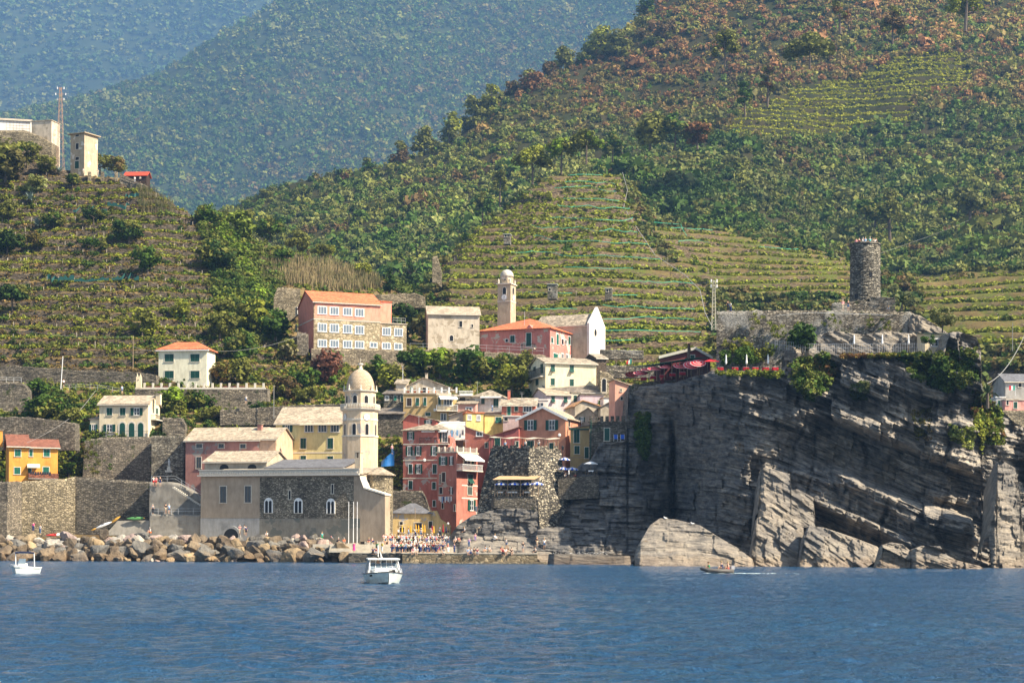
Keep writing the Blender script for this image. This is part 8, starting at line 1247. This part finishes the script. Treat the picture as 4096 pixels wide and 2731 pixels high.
def cabin_boat():
 b = PV(1528, 2337, 128); e = empty('cabin_boat', (b.x, b.y + 2.5, 0), 'cream cabin motorboat with white hard top seen bow on', 'motorboat', rot=math.radians(9)); e.scale = (1, 1, 0.8); m, rows = hull(14, 7.2, 2.55, 0.78); m.build('hull', M_cream, e, smooth=False)
 q = MB();
 for j in range(14): a, c = rows[j], rows[j + 1]; q.poly([a[0], a[6], c[6], c[0]])
 q.build('deck', M_gel, e); q = MB(); [q.tube([r[k] for r in rows], 0.045, 5) for k in (0, 6)]; q.build('rub_rail', plain('dark_rail', (0.10, 0.08, 0.07)), e); q = MB(); [q.tube([tuple(np.array(r[k]) * np.array((1.01, 1, 1))) for r in rows[2:]], 0.03, 4) for k in (2, 4)]; q.build('waterline_stripe', plain('stripe_dark', (0.03, 0.03, 0.05)), e)
 q = MB(); q.hexa([(-0.85, -1.3, 0.8), (0.85, -1.3, 0.8), (1.0, 0.6, 0.8), (-1.0, 0.6, 0.8), (-0.75, -1.0, 1.15), (0.75, -1.0, 1.15), (0.95, 0.5, 1.2), (-0.95, 0.5, 1.2)]); q.build('cabin', M_gel, e)
 q = MB(); q.hexa([(-1.02, 0.3, 1.12), (1.02, 0.3, 1.12), (1.02, 0.36, 1.12), (-1.02, 0.36, 1.12), (-0.95, 0.85, 1.72), (0.95, 0.85, 1.72), (0.95, 0.91, 1.72), (-0.95, 0.91, 1.72)]); q.build('windscreen', plain('windscreen_glass', (0.16, 0.21, 0.25), 0.15), e)
 q = MB();
 for x in np.linspace(-0.95, 0.95, 6): q.tube([(x * 1.07, 0.28, 1.12), (x, 0.83, 1.74)], 0.022, 4); q.tube([(x, 0.83, 1.74), (x * 0.97, 0.7, 2.02)], 0.02, 4)
 for s_ in (-1, 1): q.tube([(s_ * 1.12, -0.1, 0.85), (s_ * 0.98, 0.65, 2.05)], 0.035, 5); q.tube([(s_ * 1.15, 2.6, 0.85), (s_ * 1.0, 2.3, 2.05)], 0.035, 5)
 q.build('frame', M_white, e); q = MB(); q.prism([(-1.12, 0.35, 2.05), (1.12, 0.35, 2.05), (1.12, 2.5, 2.1), (-1.12, 2.5, 2.1)], (0, 0, 0.12)); q.build('hard_top', M_gel, e)
 q = MB(); q.add([(-1.16, -0.05, 0.88), (-1.2, 2.6, 0.88), (-1.05, 2.4, 2.05), (-1.02, 0.6, 2.05)], [(0, 1, 2, 3)]); q.add([(1.2, 1.2, 0.88), (1.2, 2.6, 0.88), (1.05, 2.4, 2.05), (1.04, 1.4, 2.05)], [(0, 1, 2, 3)]); q.build('side_curtain', M_canvasd, e)
 q = MB(); R_ = [rows[j] for j in range(0, 9)];
 for k in (0, 6):
  top = [(r[k][0] * 0.93, r[k][1], r[k][2] + 0.5 - 0.02 * i) for i, r in enumerate(R_)]; q.tube(top, 0.02, 4)
  for i, r in enumerate(R_): q.tube([(r[k][0] * 0.97, r[k][1], r[k][2]), top[i]], 0.016, 4)
 q.build('bow_rail', M_galv, e); q = MB(); [q.box(-0.75, 0.75, y, y + 0.22, 1.2, 1.34) for y in (-0.9, -0.55, -0.2)]; q.build('sun_cushion', plain('cushion', (0.72, 0.69, 0.62)), e)
 q = MB(); q.tube([(-0.35, 1.2, 2.15), (-0.37, 1.3, 3.35)], 0.03, 5); q.build('antenna', M_white, e); q = MB(); q.tube([(-0.1, 1.2, 2.15), (-0.2, 1.2, 2.7)], [0.07, 0.02], 5); q.build('antenna', M_white, e); q = MB(); q.sphere((0.35, -3.2, 1.12), 0.14); q.box(0.0, 0.3, -3.3, -3.0, 1.0, 1.16); q.build('anchor_winch', M_iron, e)
 q = MB(); [q.prism([(x, y, 0.62), (x + 0.14, y - 0.16, 0.62), (x + 0.14, y - 0.16, 0.78), (x, y, 0.78)], (-0.03, -0.03, 0)) for x, y in ((-1.22, 0.2), (-1.13, -1.2))]; q.build('hull_marking', M_iron, e); q = MB(); q.tube([(0.0, -3.55, 1.0), (0.05, -3.65, -0.2)], 0.02, 4); q.build('mooring_line', M_white, e)
 person((b.x - 0.55, b.y + 3.6, 0.05), 'white', 'navy trousers', 'under the hard top of the cabin boat', 'standing', rot=0.5, px=1500)
cabin_boat()
def small_boat():
 b = PV(70, 2296, 163); e = empty('small_boat', (b.x, b.y + 1.8, 0), 'small white open motorboat with folded blue sunshade at the left edge', 'motorboat', rot=math.radians(-4)); m, rows = hull(12, 4.6, 1.9, 0.55); m.build('hull', M_gel, e); q = MB()
 for j in range(12): a, c = rows[j], rows[j + 1]; q.poly([tuple(np.array(a[0]) - (0, 0, 0.12)), tuple(np.array(a[6]) - (0, 0, 0.12)), tuple(np.array(c[6]) - (0, 0, 0.12)), tuple(np.array(c[0]) - (0, 0, 0.12))])
 q.build('deck', M_gel, e); q = MB(); [q.tube([r[k] for r in rows], 0.04, 5) for k in (0, 6)]; q.build('rub_rail', M_white, e); q = MB(); q.box(-0.32, 0.32, -0.3, 0.3, 0.4, 0.95); q.build('console', M_gel, e); q = MB(); q.prism([(-0.33, -0.32, 0.95), (0.33, -0.32, 0.95), (0.3, -0.1, 1.35), (-0.3, -0.1, 1.35)], (0, 0.03, 0)); q.build('windscreen', plain('windscreen_glass', (0.16, 0.21, 0.25), 0.15), e)
 q = MB()
 for s_ in (-1, 1): q.tube([(s_ * 0.86, 0.6, 0.5), (s_ * 0.84, 0.5, 1.85)], 0.045, 5)
 q.tube([(-0.84, 0.5, 1.83), (0.84, 0.5, 1.83)], 0.04, 5); q.build('sunshade_frame', M_white, e); q = MB(); q.tube([(-0.86, 0.45, 1.86), (-0.4, 0.45, 1.92), (0.2, 0.45, 1.9), (0.86, 0.45, 1.86)], 0.09, 6); q.build('folded_sunshade', plain('navy_canvas', (0.02, 0.03, 0.07)), e)
 q = MB(); q.tube([(-0.7, -1.1, 0.6), (-0.6, -1.5, 0.85), (0.6, -1.5, 0.85), (0.7, -1.1, 0.6)], 0.02, 4); q.build('bow_rail', M_galv, e)
small_boat()
def dinghy():
 b = PV(2868, 2290, 191); e = empty('inflatable_dinghy', (b.x, b.y, 0), 'dark inflatable dinghy with outboard motor carrying three people', 'dinghy', rot=math.radians(-80)); q = MB(); M_tube = plain('dinghy_grey', (0.10, 0.09, 0.08), 0.5)
 q.tube([(-0.55, 1.6, 0.3), (-0.6, 0, 0.3), (-0.45, -1.0, 0.36), (0, -1.6, 0.5), (0.45, -1.0, 0.36), (0.6, 0, 0.3), (0.55, 1.6, 0.3)], 0.2, 8); q.build('tube', M_tube, e, smooth=True); q = MB(); q.box(-0.5, 0.5, -1.1, 1.3, 0.12, 0.2); q.build('floor', M_iron, e); q = MB(); q.box(-0.14, 0.14, 1.5, 1.85, 0.45, 0.85); q.box(-0.06, 0.06, 1.6, 1.75, -0.3, 0.45); q.build('outboard_motor', plain('motor_grey', (0.35, 0.35, 0.36)), e)
 for dx, s_, l, bare in ((-0.8, 'green', 'black shorts', False), (0.55, 'navy', 'black shorts', False), (1.2, 'white', 'red shorts', True)): person((b.x + dx, b.y, 0.32), s_, l, 'in the inflatable dinghy', 'sitting', rot=-1.4, px=2868 + dx, bare=bare)
 rr = np.random.default_rng(8); p = np.stack([b.x + 1.8 + rr.uniform(-4.0, 7, 90) * rr.uniform(0.3, 1, 90), b.y + rr.normal(0, 0.8, 90), np.full(90, 0.06)], -1); foliage('wake_foam', p, rr.uniform(0.15, 0.4, 90), (0.36, 0.46, 0.8), 10, 0.5, 0.15, label='white foam of the wake behind the dinghy', cat='foam', kind='stuff')
dinghy()
b = PV(2263, 2252, 296); person((b.x, b.y, -1.42), 'black', 'black shorts', 'swimming with only the head above water', 'standing', px=2263, bare=True)
def kayak(px0, py0, px1, py1, d, w_, cols, label, tip=0.0):
 a, c = PV(px0, py0, d), PV(px1, py1, d - 0.3); ax = (c - a).normalized(); L = (c - a).length; mid = (a + c) / 2; e = empty('kayak', mid, label, 'kayak'); up = Vector((0, -0.5, 1)).normalized(); up = (up - ax * up.dot(ax)).normalized(); sd = ax.cross(up); q = MB(); n = 14; V = []
 for j in range(n + 1): t = j / n; r = w_ * math.sin(math.pi * min(max(t, 0.02), 0.98)) ** 0.7; p = ax * (L * (t - 0.5)); V += [p + sd * r * math.cos(g) + up * r * 0.55 * math.sin(g) for g in np.linspace(0, 2 * math.pi, 9)[:-1]]
 q.add(V, [(j * 8 + i, j * 8 + (i + 1) % 8, (j + 1) * 8 + (i + 1) % 8, (j + 1) * 8 + i) for j in range(n) for i in range(8)]); q.m = [0 if (k // 8) < n * (1 - tip) else 1 for k in range(len(q.f))]; q.build('hull', cols, e, smooth=True); q = MB(); q.sphere(up * w_ * 0.5, w_ * 0.55, 10, 5, sz=(1, 1, 0.2)); q.build('cockpit', M_iron, e)
K = lambda n, c: plain('kayak_' + n, c, 0.4)
kayak(382, 2112, 448, 2086, 327, 0.42, [K('white', (0.7, 0.7, 0.7)), K('yellow', (0.6, 0.36, 0.08))], 'white kayak leaning against the dark wall', 0.0); kayak(440, 2092, 482, 2064, 327, 0.4, [K('amber', (0.55, 0.30, 0.05))], 'amber yellow kayak leaning above the white one'); kayak(363, 2120, 386, 2112, 326.5, 0.25, [K('amber', (0.55, 0.30, 0.05))], 'yellow bow of a kayak sticking out low left of the white one')
kayak(506, 2073, 580, 2071, 327, 0.45, [K('green', (0.08, 0.22, 0.07)), K('amber', (0.55, 0.30, 0.05))], 'green and yellow kayak lying on the concrete block', 0.1); kayak(183, 2140, 262, 2136, 318, 0.4, [K('red', (0.6, 0.05, 0.04)), K('white', (0.7, 0.7, 0.7))], 'red and white canoe lying behind the boulders', 0.45)
q = MB(PV(510, 2130, 328)); q.hexa([PV(420, 2140, 327), PV(604, 2140, 326), PV(604, 2140, 331), PV(420, 2140, 331), PV(470, 2082, 328), PV(604, 2080, 327), PV(604, 2080, 331), PV(470, 2082, 331)]); tag(q.build('concrete_block', P_concrete), 'sloping grey concrete block below the green kayak', 'concrete block')
# ================================================================ MASTS, POLES, WIRES
def lattice(name, label, px, yb, yt, d, wb, wt, mat, arms=()):
 b = PV(px, yb, d); zt = zat(px, yt, d); e = empty(name, b, label, 'lattice mast'); H_ = zt - b.z; q = MB(); n = max(8, int(H_ / ((wb + wt) / 2 * 1.15))); c = lambda k, s_: (s_ * (-1 if k in (0, 3) else 1) / 2, s_ * (-1 if k in (0, 1) else 1) / 2)
 for k in range(4): a_, b_ = c(k, wb), c(k, wt); q.tube([(a_[0], a_[1], 0), (b_[0], b_[1], H_)], 0.05, 4)
 for j in range(n):
  z0, z1 = H_ * j / n, H_ * (j + 1) / n; w0, w1 = wb + (wt - wb) * j / n, wb + (wt - wb) * (j + 1) / n
  for k in range(4): a_, b_ = c(k, w0), c((k + 1) % 4, w1); q.tube([(a_[0], a_[1], z0), (b_[0], b_[1], z1)], 0.025, 4); a_, b_ = c((k + 1) % 4, w0), c(k, w1); q.tube([(a_[0], a_[1], z0), (b_[0], b_[1], z1)], 0.025, 4)
 q.build('lattice', mat, e)
 for z, w_ in arms: q = MB(); q.tube([(-w_, 0, H_ * z), (w_, 0, H_ * z)], 0.05, 4); q.build('cross_arm', mat, e)
 for z, w_ in arms:
  for s_ in (-1, 1): q = MB(); q.lathe(s_ * w_, 0, [(0.12, H_ * z - 0.3), (0.12, H_ * z + 0.3)], 6); q.build('insulator', M_white, e)
lattice('lattice_mast', 'tall rusty lattice power mast on the left hilltop', 241, 690, 350, 516, 2.0, 0.5, plain('rusty_steel', (0.42, 0.27, 0.19), 0.7), ((0.99, 0.9), (0.92, 1.4), (0.86, 0.9)))
lattice('lattice_mast', 'thin pale lattice mast left of the castle wall', 2855, 1320, 1120, 330, 0.75, 0.35, plain('pale_steel', (0.5, 0.46, 0.36), 0.6), ((0.98, 0.5), (0.88, 0.5)))
def pole(px, yb, yt, d, label, mat, r=0.09, name='utility_pole', cat='pole', arm=None, lean=0.0):
 b = PV(px, yb, d); zt = zat(px, yt, d); e = empty(name, b, label, cat); q = MB(); q.tube([(0, 0, -0.5), (lean, 0, zt - b.z)], [r, r * 0.7], 6); q.build('post', mat, e)
 if arm: q = MB(); q.tube([(lean * 0.9, 0, (zt - b.z) * 0.92), (arm, 0, (zt - b.z) * 0.9)], 0.04, 4); q.build('arm', mat, e)
M_pole = plain('pole_grey', (0.26, 0.25, 0.23)); pole(532, 1465, 1342, 388, 'wooden utility pole with wires above the long dark wall', M_wood); pole(243, 1545, 1425, 372, 'white leaning street lamp on the footpath', M_white, 0.1, 'street_lamp', 'street lamp', 0.5, 0.4); pole(1095, 1665, 1540, 366, 'pale utility pole right of the balustrade', M_pole); pole(1611, 1512, 1462, 383, 'white iron cross on the slate roofed house', M_white, 0.06, 'cross', 'cross'); pole(4050, 1395, 1290, 420, 'thin pole on the vineyard at the right edge', M_pole, 0.08); pole(1660, 2150, 2030, 318.5, 'thin wooden pole before the ochre waterfront house', M_wood, 0.06); pole(2098, 1325, 1245, 436, 'thin aerial pole on the convent roof', M_galv, 0.05)
b = PV(1792, 2130, 319); e = empty('lamp', (b.x, b.y, ZU), 'white globe street lamp at the right end of the square', 'street lamp'); q = MB(); q.tube([(0, 0, 0), (0, 0, 2.35)], 0.05, 5); q.build('post', M_iron, e); q = MB(); q.sphere((0, 0, 2.5), 0.2); q.build('globe', M_white, e)
b = PV(2251, 1800, 318.6); e = empty('lantern', b, 'old iron wall lantern between fort and salmon house', 'lantern'); q = MB(); q.lathe(0, 0, [(0.1, 0), (0.25, 0.5), (0.28, 0.55), (0.05, 0.85)], 6); q.build('lamp_head', M_iron, e); q = MB(); q.tube([(0, 0, 0), (0, 0, -1.2), (0.2, 0.3, -1.5)], 0.05, 4); q.build('bracket', M_iron, e)
def wire(label, pts, sag, r=0.03, mat=None, name='cable', cat='cable'):
 w_ = [PV(*p) for p in pts]; V = []
 for a, c in zip(w_[:-1], w_[1:]):
  for i in range(13): t = i / 12; p = a.lerp(c, t); V.append(p - Vector((0, 0, sag * 4 * t * (1 - t))))
 q = MB(V[0]); q.tube(V, r, 4); tag(q.build(name, mat or M_pole), label, cat)
wire('power cable sagging from the left edge to the wooden pole', [(-30, 1300, 392), (532, 1346, 388)], 1.0); wire('power cable from the wooden pole to the pale yellow house', [(532, 1385, 388), (636, 1400, 391)], 0.4); wire('power cable from the pale yellow house to the ruined wall left of the school', [(855, 1404, 388), (1225, 1330, 413)], 1.2); wire('twisted cable from the orange house up to the slope', [(108, 1770, 334), (276, 1674, 350)], 0.3, 0.03); wire('cable from the slope to the path above the cream house', [(318, 1642, 352), (382, 1562, 370)], 0.1, 0.04)
wire('pair of power lines crossing the scrub right of the tower', [(3500, 1020, 420), (3900, 870, 800), (4150, 780, 1000)], 0.5, 0.025); wire('power line left of the round tower at vineyard height', [(2855, 1125, 330), (2500, 1110, 560)], 1.5, 0.04); wire('pale cable hanging at the right edge over the scrub', [(3945, 1535, 300), (4120, 1290, 330)], 2.0, 0.06); wire('monorail track climbing beside the central vineyard', [(2490, 690, 700), (2510, 760, 672), (2495, 830, 650), (2540, 900, 625), (2580, 960, 600), (2620, 1020, 580), (2740, 1100, 545), (2800, 1160, 520), (2820, 1250, 500), (2850, 1310, 480)], 0.0, 0.09, M_pole, 'monorail', 'monorail'); wire('pale curved hose on the upper vineyard left end', [(3010, 555, 1000), (3040, 520, 1010), (3105, 498, 1020)], 0, 0.15, M_pole, 'hose', 'hose')
# green nets on the terraces
M_net = plain('net_green', (0.05, 0.33, 0.22), 0.7); M_tnet = plain('net_teal', (0.018, 0.085, 0.075), 0.7)
def surf(H, px, py, lift=0.5):
 i = int(np.clip(round((px - H['PX'][0, 0]) / (H['PX'][1, 0] - H['PX'][0, 0])), 0, H['PX'].shape[0] - 1)); X, Y, Z = H['X'][i], H['Y'][i], H['Z'][i]; a, b = ab(px, py); Zr = CH + b * Y; s_ = np.nonzero(Z >= Zr)[0]; k = int(s_[0]) if len(s_) else len(Z) // 2; return Vector((float(X[k]), float(Y[k]) - lift, float(Z[k]) + lift * 0.6))
NETS = [(2260, 2420, 718, 0), (2250, 2470, 745, 8), (2205, 2475, 772, 8), (2240, 2490, 812, 8), (2220, 2530, 850, 8), (2190, 2540, 888, 12), (2110, 2560, 932, 18), (2120, 2600, 975, 20), (2030, 2650, 1028, 24), (2600, 2760, 905, 8), (2650, 2860, 925, 12), (2240, 2540, 1088, 6), (2480, 2790, 1147, 6), (2100, 2300, 1190, 2), (2410, 2560, 1200, -4), (2120, 2320, 1254, 2), (2400, 2790, 1245, 6), (2400, 2790, 1293, 3), (2400, 2810, 1340, 6), (2400, 2550, 1380, -6), (2700, 2850, 980, 10), (3020, 3200, 1000, 14)]
for i, (x0, x1, y, dy) in enumerate(NETS):
 n = max(4, int((x1 - x0) / 12)); V = [surf(HV, x0 + (x1 - x0) * t / n, y + dy * t / n + 2.5 * math.sin(t * 1.1 + i), 1.3) for t in range(n + 1)]
 Vs = [V[max(0, k - 2):k + 3] for k in range(len(V))]; V = [sum(g, Vector()) / len(g) for g in Vs]; q = MB(V[0]); q.tube(V, 0.10, 4); hgt = ['topmost', 'second', 'third', 'fourth', 'fifth', 'sixth', 'seventh', 'eighth', 'ninth', 'upper right', 'second right', 'tenth', 'eleventh', 'short lower left', 'short lower middle', 'twelfth left', 'long thirteenth', 'long fourteenth', 'long lowest', 'short lowest', 'third right', 'far right'][i]; tag(q.build('rolled_net', M_net), '%s rolled green net along a terrace of the central vineyard' % hgt, 'net', 'rolled green nets on the central vineyard')
rr = np.random.default_rng(31)
for i, (x0, x1, y, h, l) in enumerate([(295, 430, 862, 14, 'teal net hung on a terrace above the round dark bush'), (430, 520, 850, 16, 'teal net rising to a point on the upper terraces'), (505, 560, 800, 14, 'blue green net bundle near the shed reeds'), (190, 300, 1135, 20, 'dark teal net along the lower terraces left'), (300, 440, 1140, 16, 'dark teal net along the lower terraces middle'), (450, 560, 1130, 16, 'dark green netting left of the green door frame')]):
 n = 10; q = None
 for t in range(n + 1):
  p = surf(HL, x0 + (x1 - x0) * t / n, y + rr.normal(0, 2), 0.8)
  if q is None: q = MB(p)
  hh = h * mpp(p.y) * rr.uniform(0.4, 1.1); V = [p, p + Vector((0, 0, hh))]
  if t: q.add([pv[0], V[0], V[1], pv[1]], [(0, 1, 2, 3)])
  pv = V
 tag(q.build('net', M_tnet), l, 'net', 'teal nets on the left terraces')
# flag, gulls, floats, tarpaulin, sheets
b = PV(2524, 1452, 405); e = empty('flag', b, 'italian flag hanging on a pole by the stone terrace wall', 'flag'); q = MB(); q.tube([(0.2, 0, -1), (0.25, 0, 1.2)], 0.04, 4); q.build('pole', M_wood, e); q = MB(); [q.add([(x, 0.02 * i, 0.9 - abs(x) * 0.6), (x + 0.4, 0.02 * i, 1.0 - abs(x) * 0.3), (x + 0.35, 0.1, -0.1), (x, 0.12, -0.3)], [(0, 1, 2, 3)], i) for i, x in enumerate((-0.2, -0.6, -1.0))]; q.build('cloth', [M_net, M_white, M_pred], e)
b = PV(4052, 1560, 379); e = empty('flag', b, 'italian flag on the roof terrace at the right edge', 'flag'); q = MB(); q.tube([(0.5, 0, -1.2), (0.5, 0, 1)], 0.04, 4); q.build('pole', M_white, e); q = MB(); [q.add([(x, 0, 0.9), (x + 0.4, 0, 0.9), (x + 0.4, 0, 0), (x, 0, 0)], [(0, 1, 2, 3)], i) for i, x in enumerate((-0.8, -0.4, 0.0))]; q.build('cloth', [M_pred, M_white, M_net], e)
for px, py, l in ((2661, 2074, 'white seagull on the left top of the big sunlit boulder'), (2769, 2096, 'white seagull in the shade on the big boulder')):
 b = cast(px, py + 3, 275); e = empty('seagull', b, l, 'seagull'); q = MB(); q.sphere((0, 0, 0.22), 0.13, 8, 6, sz=(1.7, 0.9, 0.9)); q.sphere((-0.2, 0, 0.4), 0.075, 8, 5); q.tube([(-0.1, 0, 0.28), (-0.19, 0, 0.38)], [0.09, 0.06], 6); q.tube([(0.15, 0, 0.24), (0.38, 0, 0.22)], [0.07, 0.02], 5); q.build('body', M_white, e); q = MB(); q.tube([(0, 0.04, 0), (0, 0.04, 0.15)], 0.015, 4); q.tube([(0, -0.04, 0), (0, -0.04, 0.15)], 0.015, 4); q.build('legs', M_yelc, e)
q = None
for px in np.arange(2216, 2440, 5.5):
 p = PV(px + rr.normal(0, 2), 2212 + rr.normal(0, 3), 294.5 - (px - 2216) * 0.008)
 if q is None: q = MB(p)
 q.sphere(p, 0.06, 6, 4)
tag(q.build('float_line', M_white), 'string of tiny white floats before the dark cliff foot', 'float line')
q = MB(PV(1550, 1860, 344)); rr = np.random.default_rng(3); G = [[PV(1525 + 52 * u + (1 - v) * 0, 1862 - 62 * v * (0.35 + 0.65 * u) + 4 * (1 - u), 344 - 1.2 * math.sin(u * 6) * 0.3 + v * 2) for v in np.linspace(0, 1, 6)] for u in np.linspace(0, 1, 8)]; q.add([p for r in G for p in r], [(i * 6 + j, i * 6 + j + 1, (i + 1) * 6 + j + 1, (i + 1) * 6 + j) for i in range(7) for j in range(5)]); tag(q.build('tarpaulin', plain('blue_tarp', (0.01, 0.09, 0.26), 0.5)), 'blue tarpaulin draped between bell tower and red building', 'tarpaulin')
def laundry(label, px0, px1, y, hpx, d0, d1, cols):
 n = len(cols); b = PV(px0, y, d0); e = empty('laundry_line', b, label, 'laundry'); q = MB(b); q.tube([PV(px0 - 2, y, d0), PV((px0 + px1) / 2, y + 3, (d0 + d1) / 2), PV(px1 + 2, y, d1)], 0.015, 3); q.build('line', M_white, e)
 for i, c in enumerate(cols):
  t0, t1 = (i + 0.08) / n, (i + 0.9) / n; h = hpx * mpp(d0) * (0.6 + 0.4 * ((i * 7) % 5) / 4); a, c2 = PV(px0 + (px1 - px0) * t0, y + 2, d0 + (d1 - d0) * t0), PV(px0 + (px1 - px0) * t1, y + 2, d0 + (d1 - d0) * t1); q = MB(b); q.prism([a, c2, c2 - Vector((0, 0, h)), a - Vector((0, 0, h))], (0, 0.03, 0)); q.build('cloth', cm('cloth', SHIRT[c]), e)
laundry('row of white and blue laundry on the narrow red corner house', 1754, 1808, 1983, 26, 336.5, 334.8, ['white', 'white', 'light blue', 'navy', 'white', 'light blue', 'white', 'grey', 'white']); laundry('white and pale blue sheets hanging below the yellow house', 1792, 1856, 1717, 34, 350, 349.5, ['white', 'light blue', 'white', 'light blue', 'white', 'grey']); laundry('laundry between the corner house and the rocks', 1894, 1925, 2022, 28, 333, 332, ['grey', 'white', 'grey', 'light blue'])
# plants on cliff and castle
G1 = [DGREEN, GREEN, OLIVE, GREEN, RUST]
cliffveg(420, [(3130, 1400), (3300, 1400), (3340, 1480), (3300, 1560), (3230, 1600), (3180, 1540)], (0.4, 1.0), G1, 'dark bushes hanging over the cliff edge below the castle'); cliffveg(520, [(3580, 1415), (3900, 1400), (3900, 1520), (3800, 1580), (3640, 1500)], (0.4, 1.0), G1, 'green and rust bushes on the right shoulder of the cliff'); cliffveg(200, [(3360, 1412), (3600, 1412), (3600, 1432), (3360, 1432)], (0.25, 0.55), [OLIVE, YGREEN, RUST], 'fringe of yellow green creepers along the castle terrace edge'); cliffveg(150, [(2860, 1486), (3130, 1484), (3130, 1512), (2860, 1500)], (0.25, 0.6), [OLIVE, YGREEN, GREEN], 'low plants under the red table terrace'); cliffveg(260, [(2535, 1655), (2600, 1655), (2600, 1780), (2575, 1850), (2545, 1780)], (0.4, 0.8), [DGREEN, GREEN, OLIVE], 'dark ivy curtain hanging on the cliff right of the stone house')
cliffveg(130, [(3790, 1700), (3900, 1710), (3880, 1800), (3800, 1760)], (0.3, 0.6), [YGREEN, (0.18, 0.22, 0.09), GREEN], 'pale prickly pears on the right cliff face'); cliffveg(330, [(3900, 1560), (4000, 1620), (4010, 1780), (3930, 1760), (3880, 1650)], (0.4, 0.9), [OLIVE, YGREEN, GREEN, RUST], 'green and brown plants at the right end of the cliff'); cliffveg(90, [(3400, 1530), (3470, 1530), (3470, 1600), (3400, 1600)], (0.3, 0.6), [GREEN, DUST], 'tuft of plants in the upper cliff face'); cliffveg(60, [(3640, 1640), (3720, 1640), (3720, 1760), (3660, 1760)], (0.3, 0.6), [BROWN, OLIVE], 'dry tufts on the sunlit cliff ledge')
rosette('agave', 'dark agave growing on the cliff face below the castle', 'agave', 3430, 1590, cliff_d(3430, 1580) - 1.0, 1.3, (0.12, 0.16, 0.13), 26, droop=0.3, width=0.1)
WF = face_px(2866, 1400, 306, -8); rr = np.random.default_rng(6)
for label, pts, R_ in (('ivy cascade hanging on the left of the castle wall', [(2935, 1375), (2975, 1385), (3005, 1400), (3040, 1420), (3080, 1400)], 1.0), ('climbing plants in the middle of the castle wall', [(3020, 1280), (3090, 1300), (3110, 1330), (3180, 1320), (3160, 1370)], 0.7), ('creepers on the castle wall right part', [(3200, 1345), (3330, 1290), (3480, 1290), (3540, 1300)], 0.6)):
 q = []
 for px, py in pts:
  for k in range(10): u, z = WF.at(px + rr.normal(0, 13), py + rr.normal(0, 15)); q.append(WF.p3(u, z, 0.2))
 q = np.array(q); foliage('creeper', q, rr.uniform(0.4, 1.0, len(q)) * R_, colmix(q, 4, [GREEN, YGREEN, OLIVE], 3), 40, 0.24, label=label, cat='creeper', loc=tuple(q[0]))
WG = face_px(330, 1800, 355, -6); q = []
for px, py, n_, sp in ((350, 1800, 26, 22), (385, 1870, 18, 25), (620, 1800, 8, 9), (625, 1850, 10, 10)):
 for k in range(n_): u, z = WG.at(px + rr.normal(0, sp), py + rr.normal(0, 22)); q.append(WG.p3(u, z, 0.9 - 0.15 * (z - WG.at(px, 1900)[1])))
q = np.array(q); foliage('creeper', q, rr.uniform(0.3, 0.8, len(q)), colmix(q, 4, [GREEN, OLIVE, BROWN], 3), 40, 0.24, label='weeds and creepers on the big sloping wall under the cream house', cat='creeper', loc=tuple(q[0]))
for H_, px, py, hp, k in ((OC, 1660, 1560, 34, 2), (WH, 1900, 1560, 40, 2), (RD, 2085, 1600, 36, 2), (SA, 2230, 1650, 30, 4), (TR, 1655, 1700, 44, 3), (TR, 1700, 1702, 30, 3), (GB, 2350, 1640, 30, 3), (T3, 1790, 1800, 60, 2), (T3, 1812, 1800, 44, 4), (OH, 2320, 1700, 24, 3)):
 u, z = H_.F.at(px, py); b_ = H_.F.p3(u, z, -k); q = MB(H_.o); h_ = hp * mpp(350); q.tube([b_ - Vector((0, 0, 1.5)), b_ + Vector((0, 0, h_))], 0.035, 4); [q.tube([b_ + Vector((-0.45, 0, h_ - j * 0.3)), b_ + Vector((0.45, 0.1, h_ - j * 0.3))], 0.02, 3) for j in (0, 1)]; q.build('aerial', M_galv, H_.root)
for H_, px, py in ((OC, 1740, 1640), (TR, 1700, 1840), (SA, 2240, 1740), (WH, 1960, 1600), (H, 200, 1800)):
 if H_ is H: continue
 u, z = H_.F.at(px, py); q = MB(H_.o); c_ = H_.F.p3(u, z, 0.35); q.sphere(c_, 0.32, 10, 6, sz=(0.9, 0.25, 1)); q.tube([c_, H_.F.p3(u, z - 0.1, 0)], 0.03, 4); q.build('satellite_dish', M_white, H_.root)
tree(3210, 1420, 110, 130, 296, DGREEN, 'dark bush tree left of the upper castle terrace', 'tree', trunk=0.1); tree(2960, 1478, 170, 90, 303, GREEN, 'leafy green shrub behind the white closed parasols', 'shrub', 'shrub', trunk=0.05); tree(3770, 1310, 120, 70, 296, DUST, 'pale green bush right of the castle wall', 'shrub', 'shrub', trunk=0.05); tree(3720, 1380, 70, 40, 293, GREEN, 'small leafy bush before the hut', 'shrub', 'shrub', trunk=0.05)
uniq(PPL)
# ---------------------------------------------------------------- haze
def haze():
 m = bpy.data.materials.new('haze'); m.use_nodes = True; nt = m.node_tree; nt.nodes.clear(); o = nt.nodes.new('ShaderNodeOutputMaterial'); v = nt.nodes.new('ShaderNodeVolumePrincipled')
 v.inputs['Color'].default_value = (0.26, 0.52, 0.97, 1); v.inputs['Density'].default_value = 0.000095; v.inputs['Anisotropy'].default_value = 0.2
 nt.links.new(v.outputs[0], o.inputs['Volume'])
 b = MB(); b.box(-4200, 3200, -1600, 8600, -14, 2900); tag(b.build('haze', m), 'thin blue haze lying in the air over the valley', 'haze', kind='stuff')
haze()
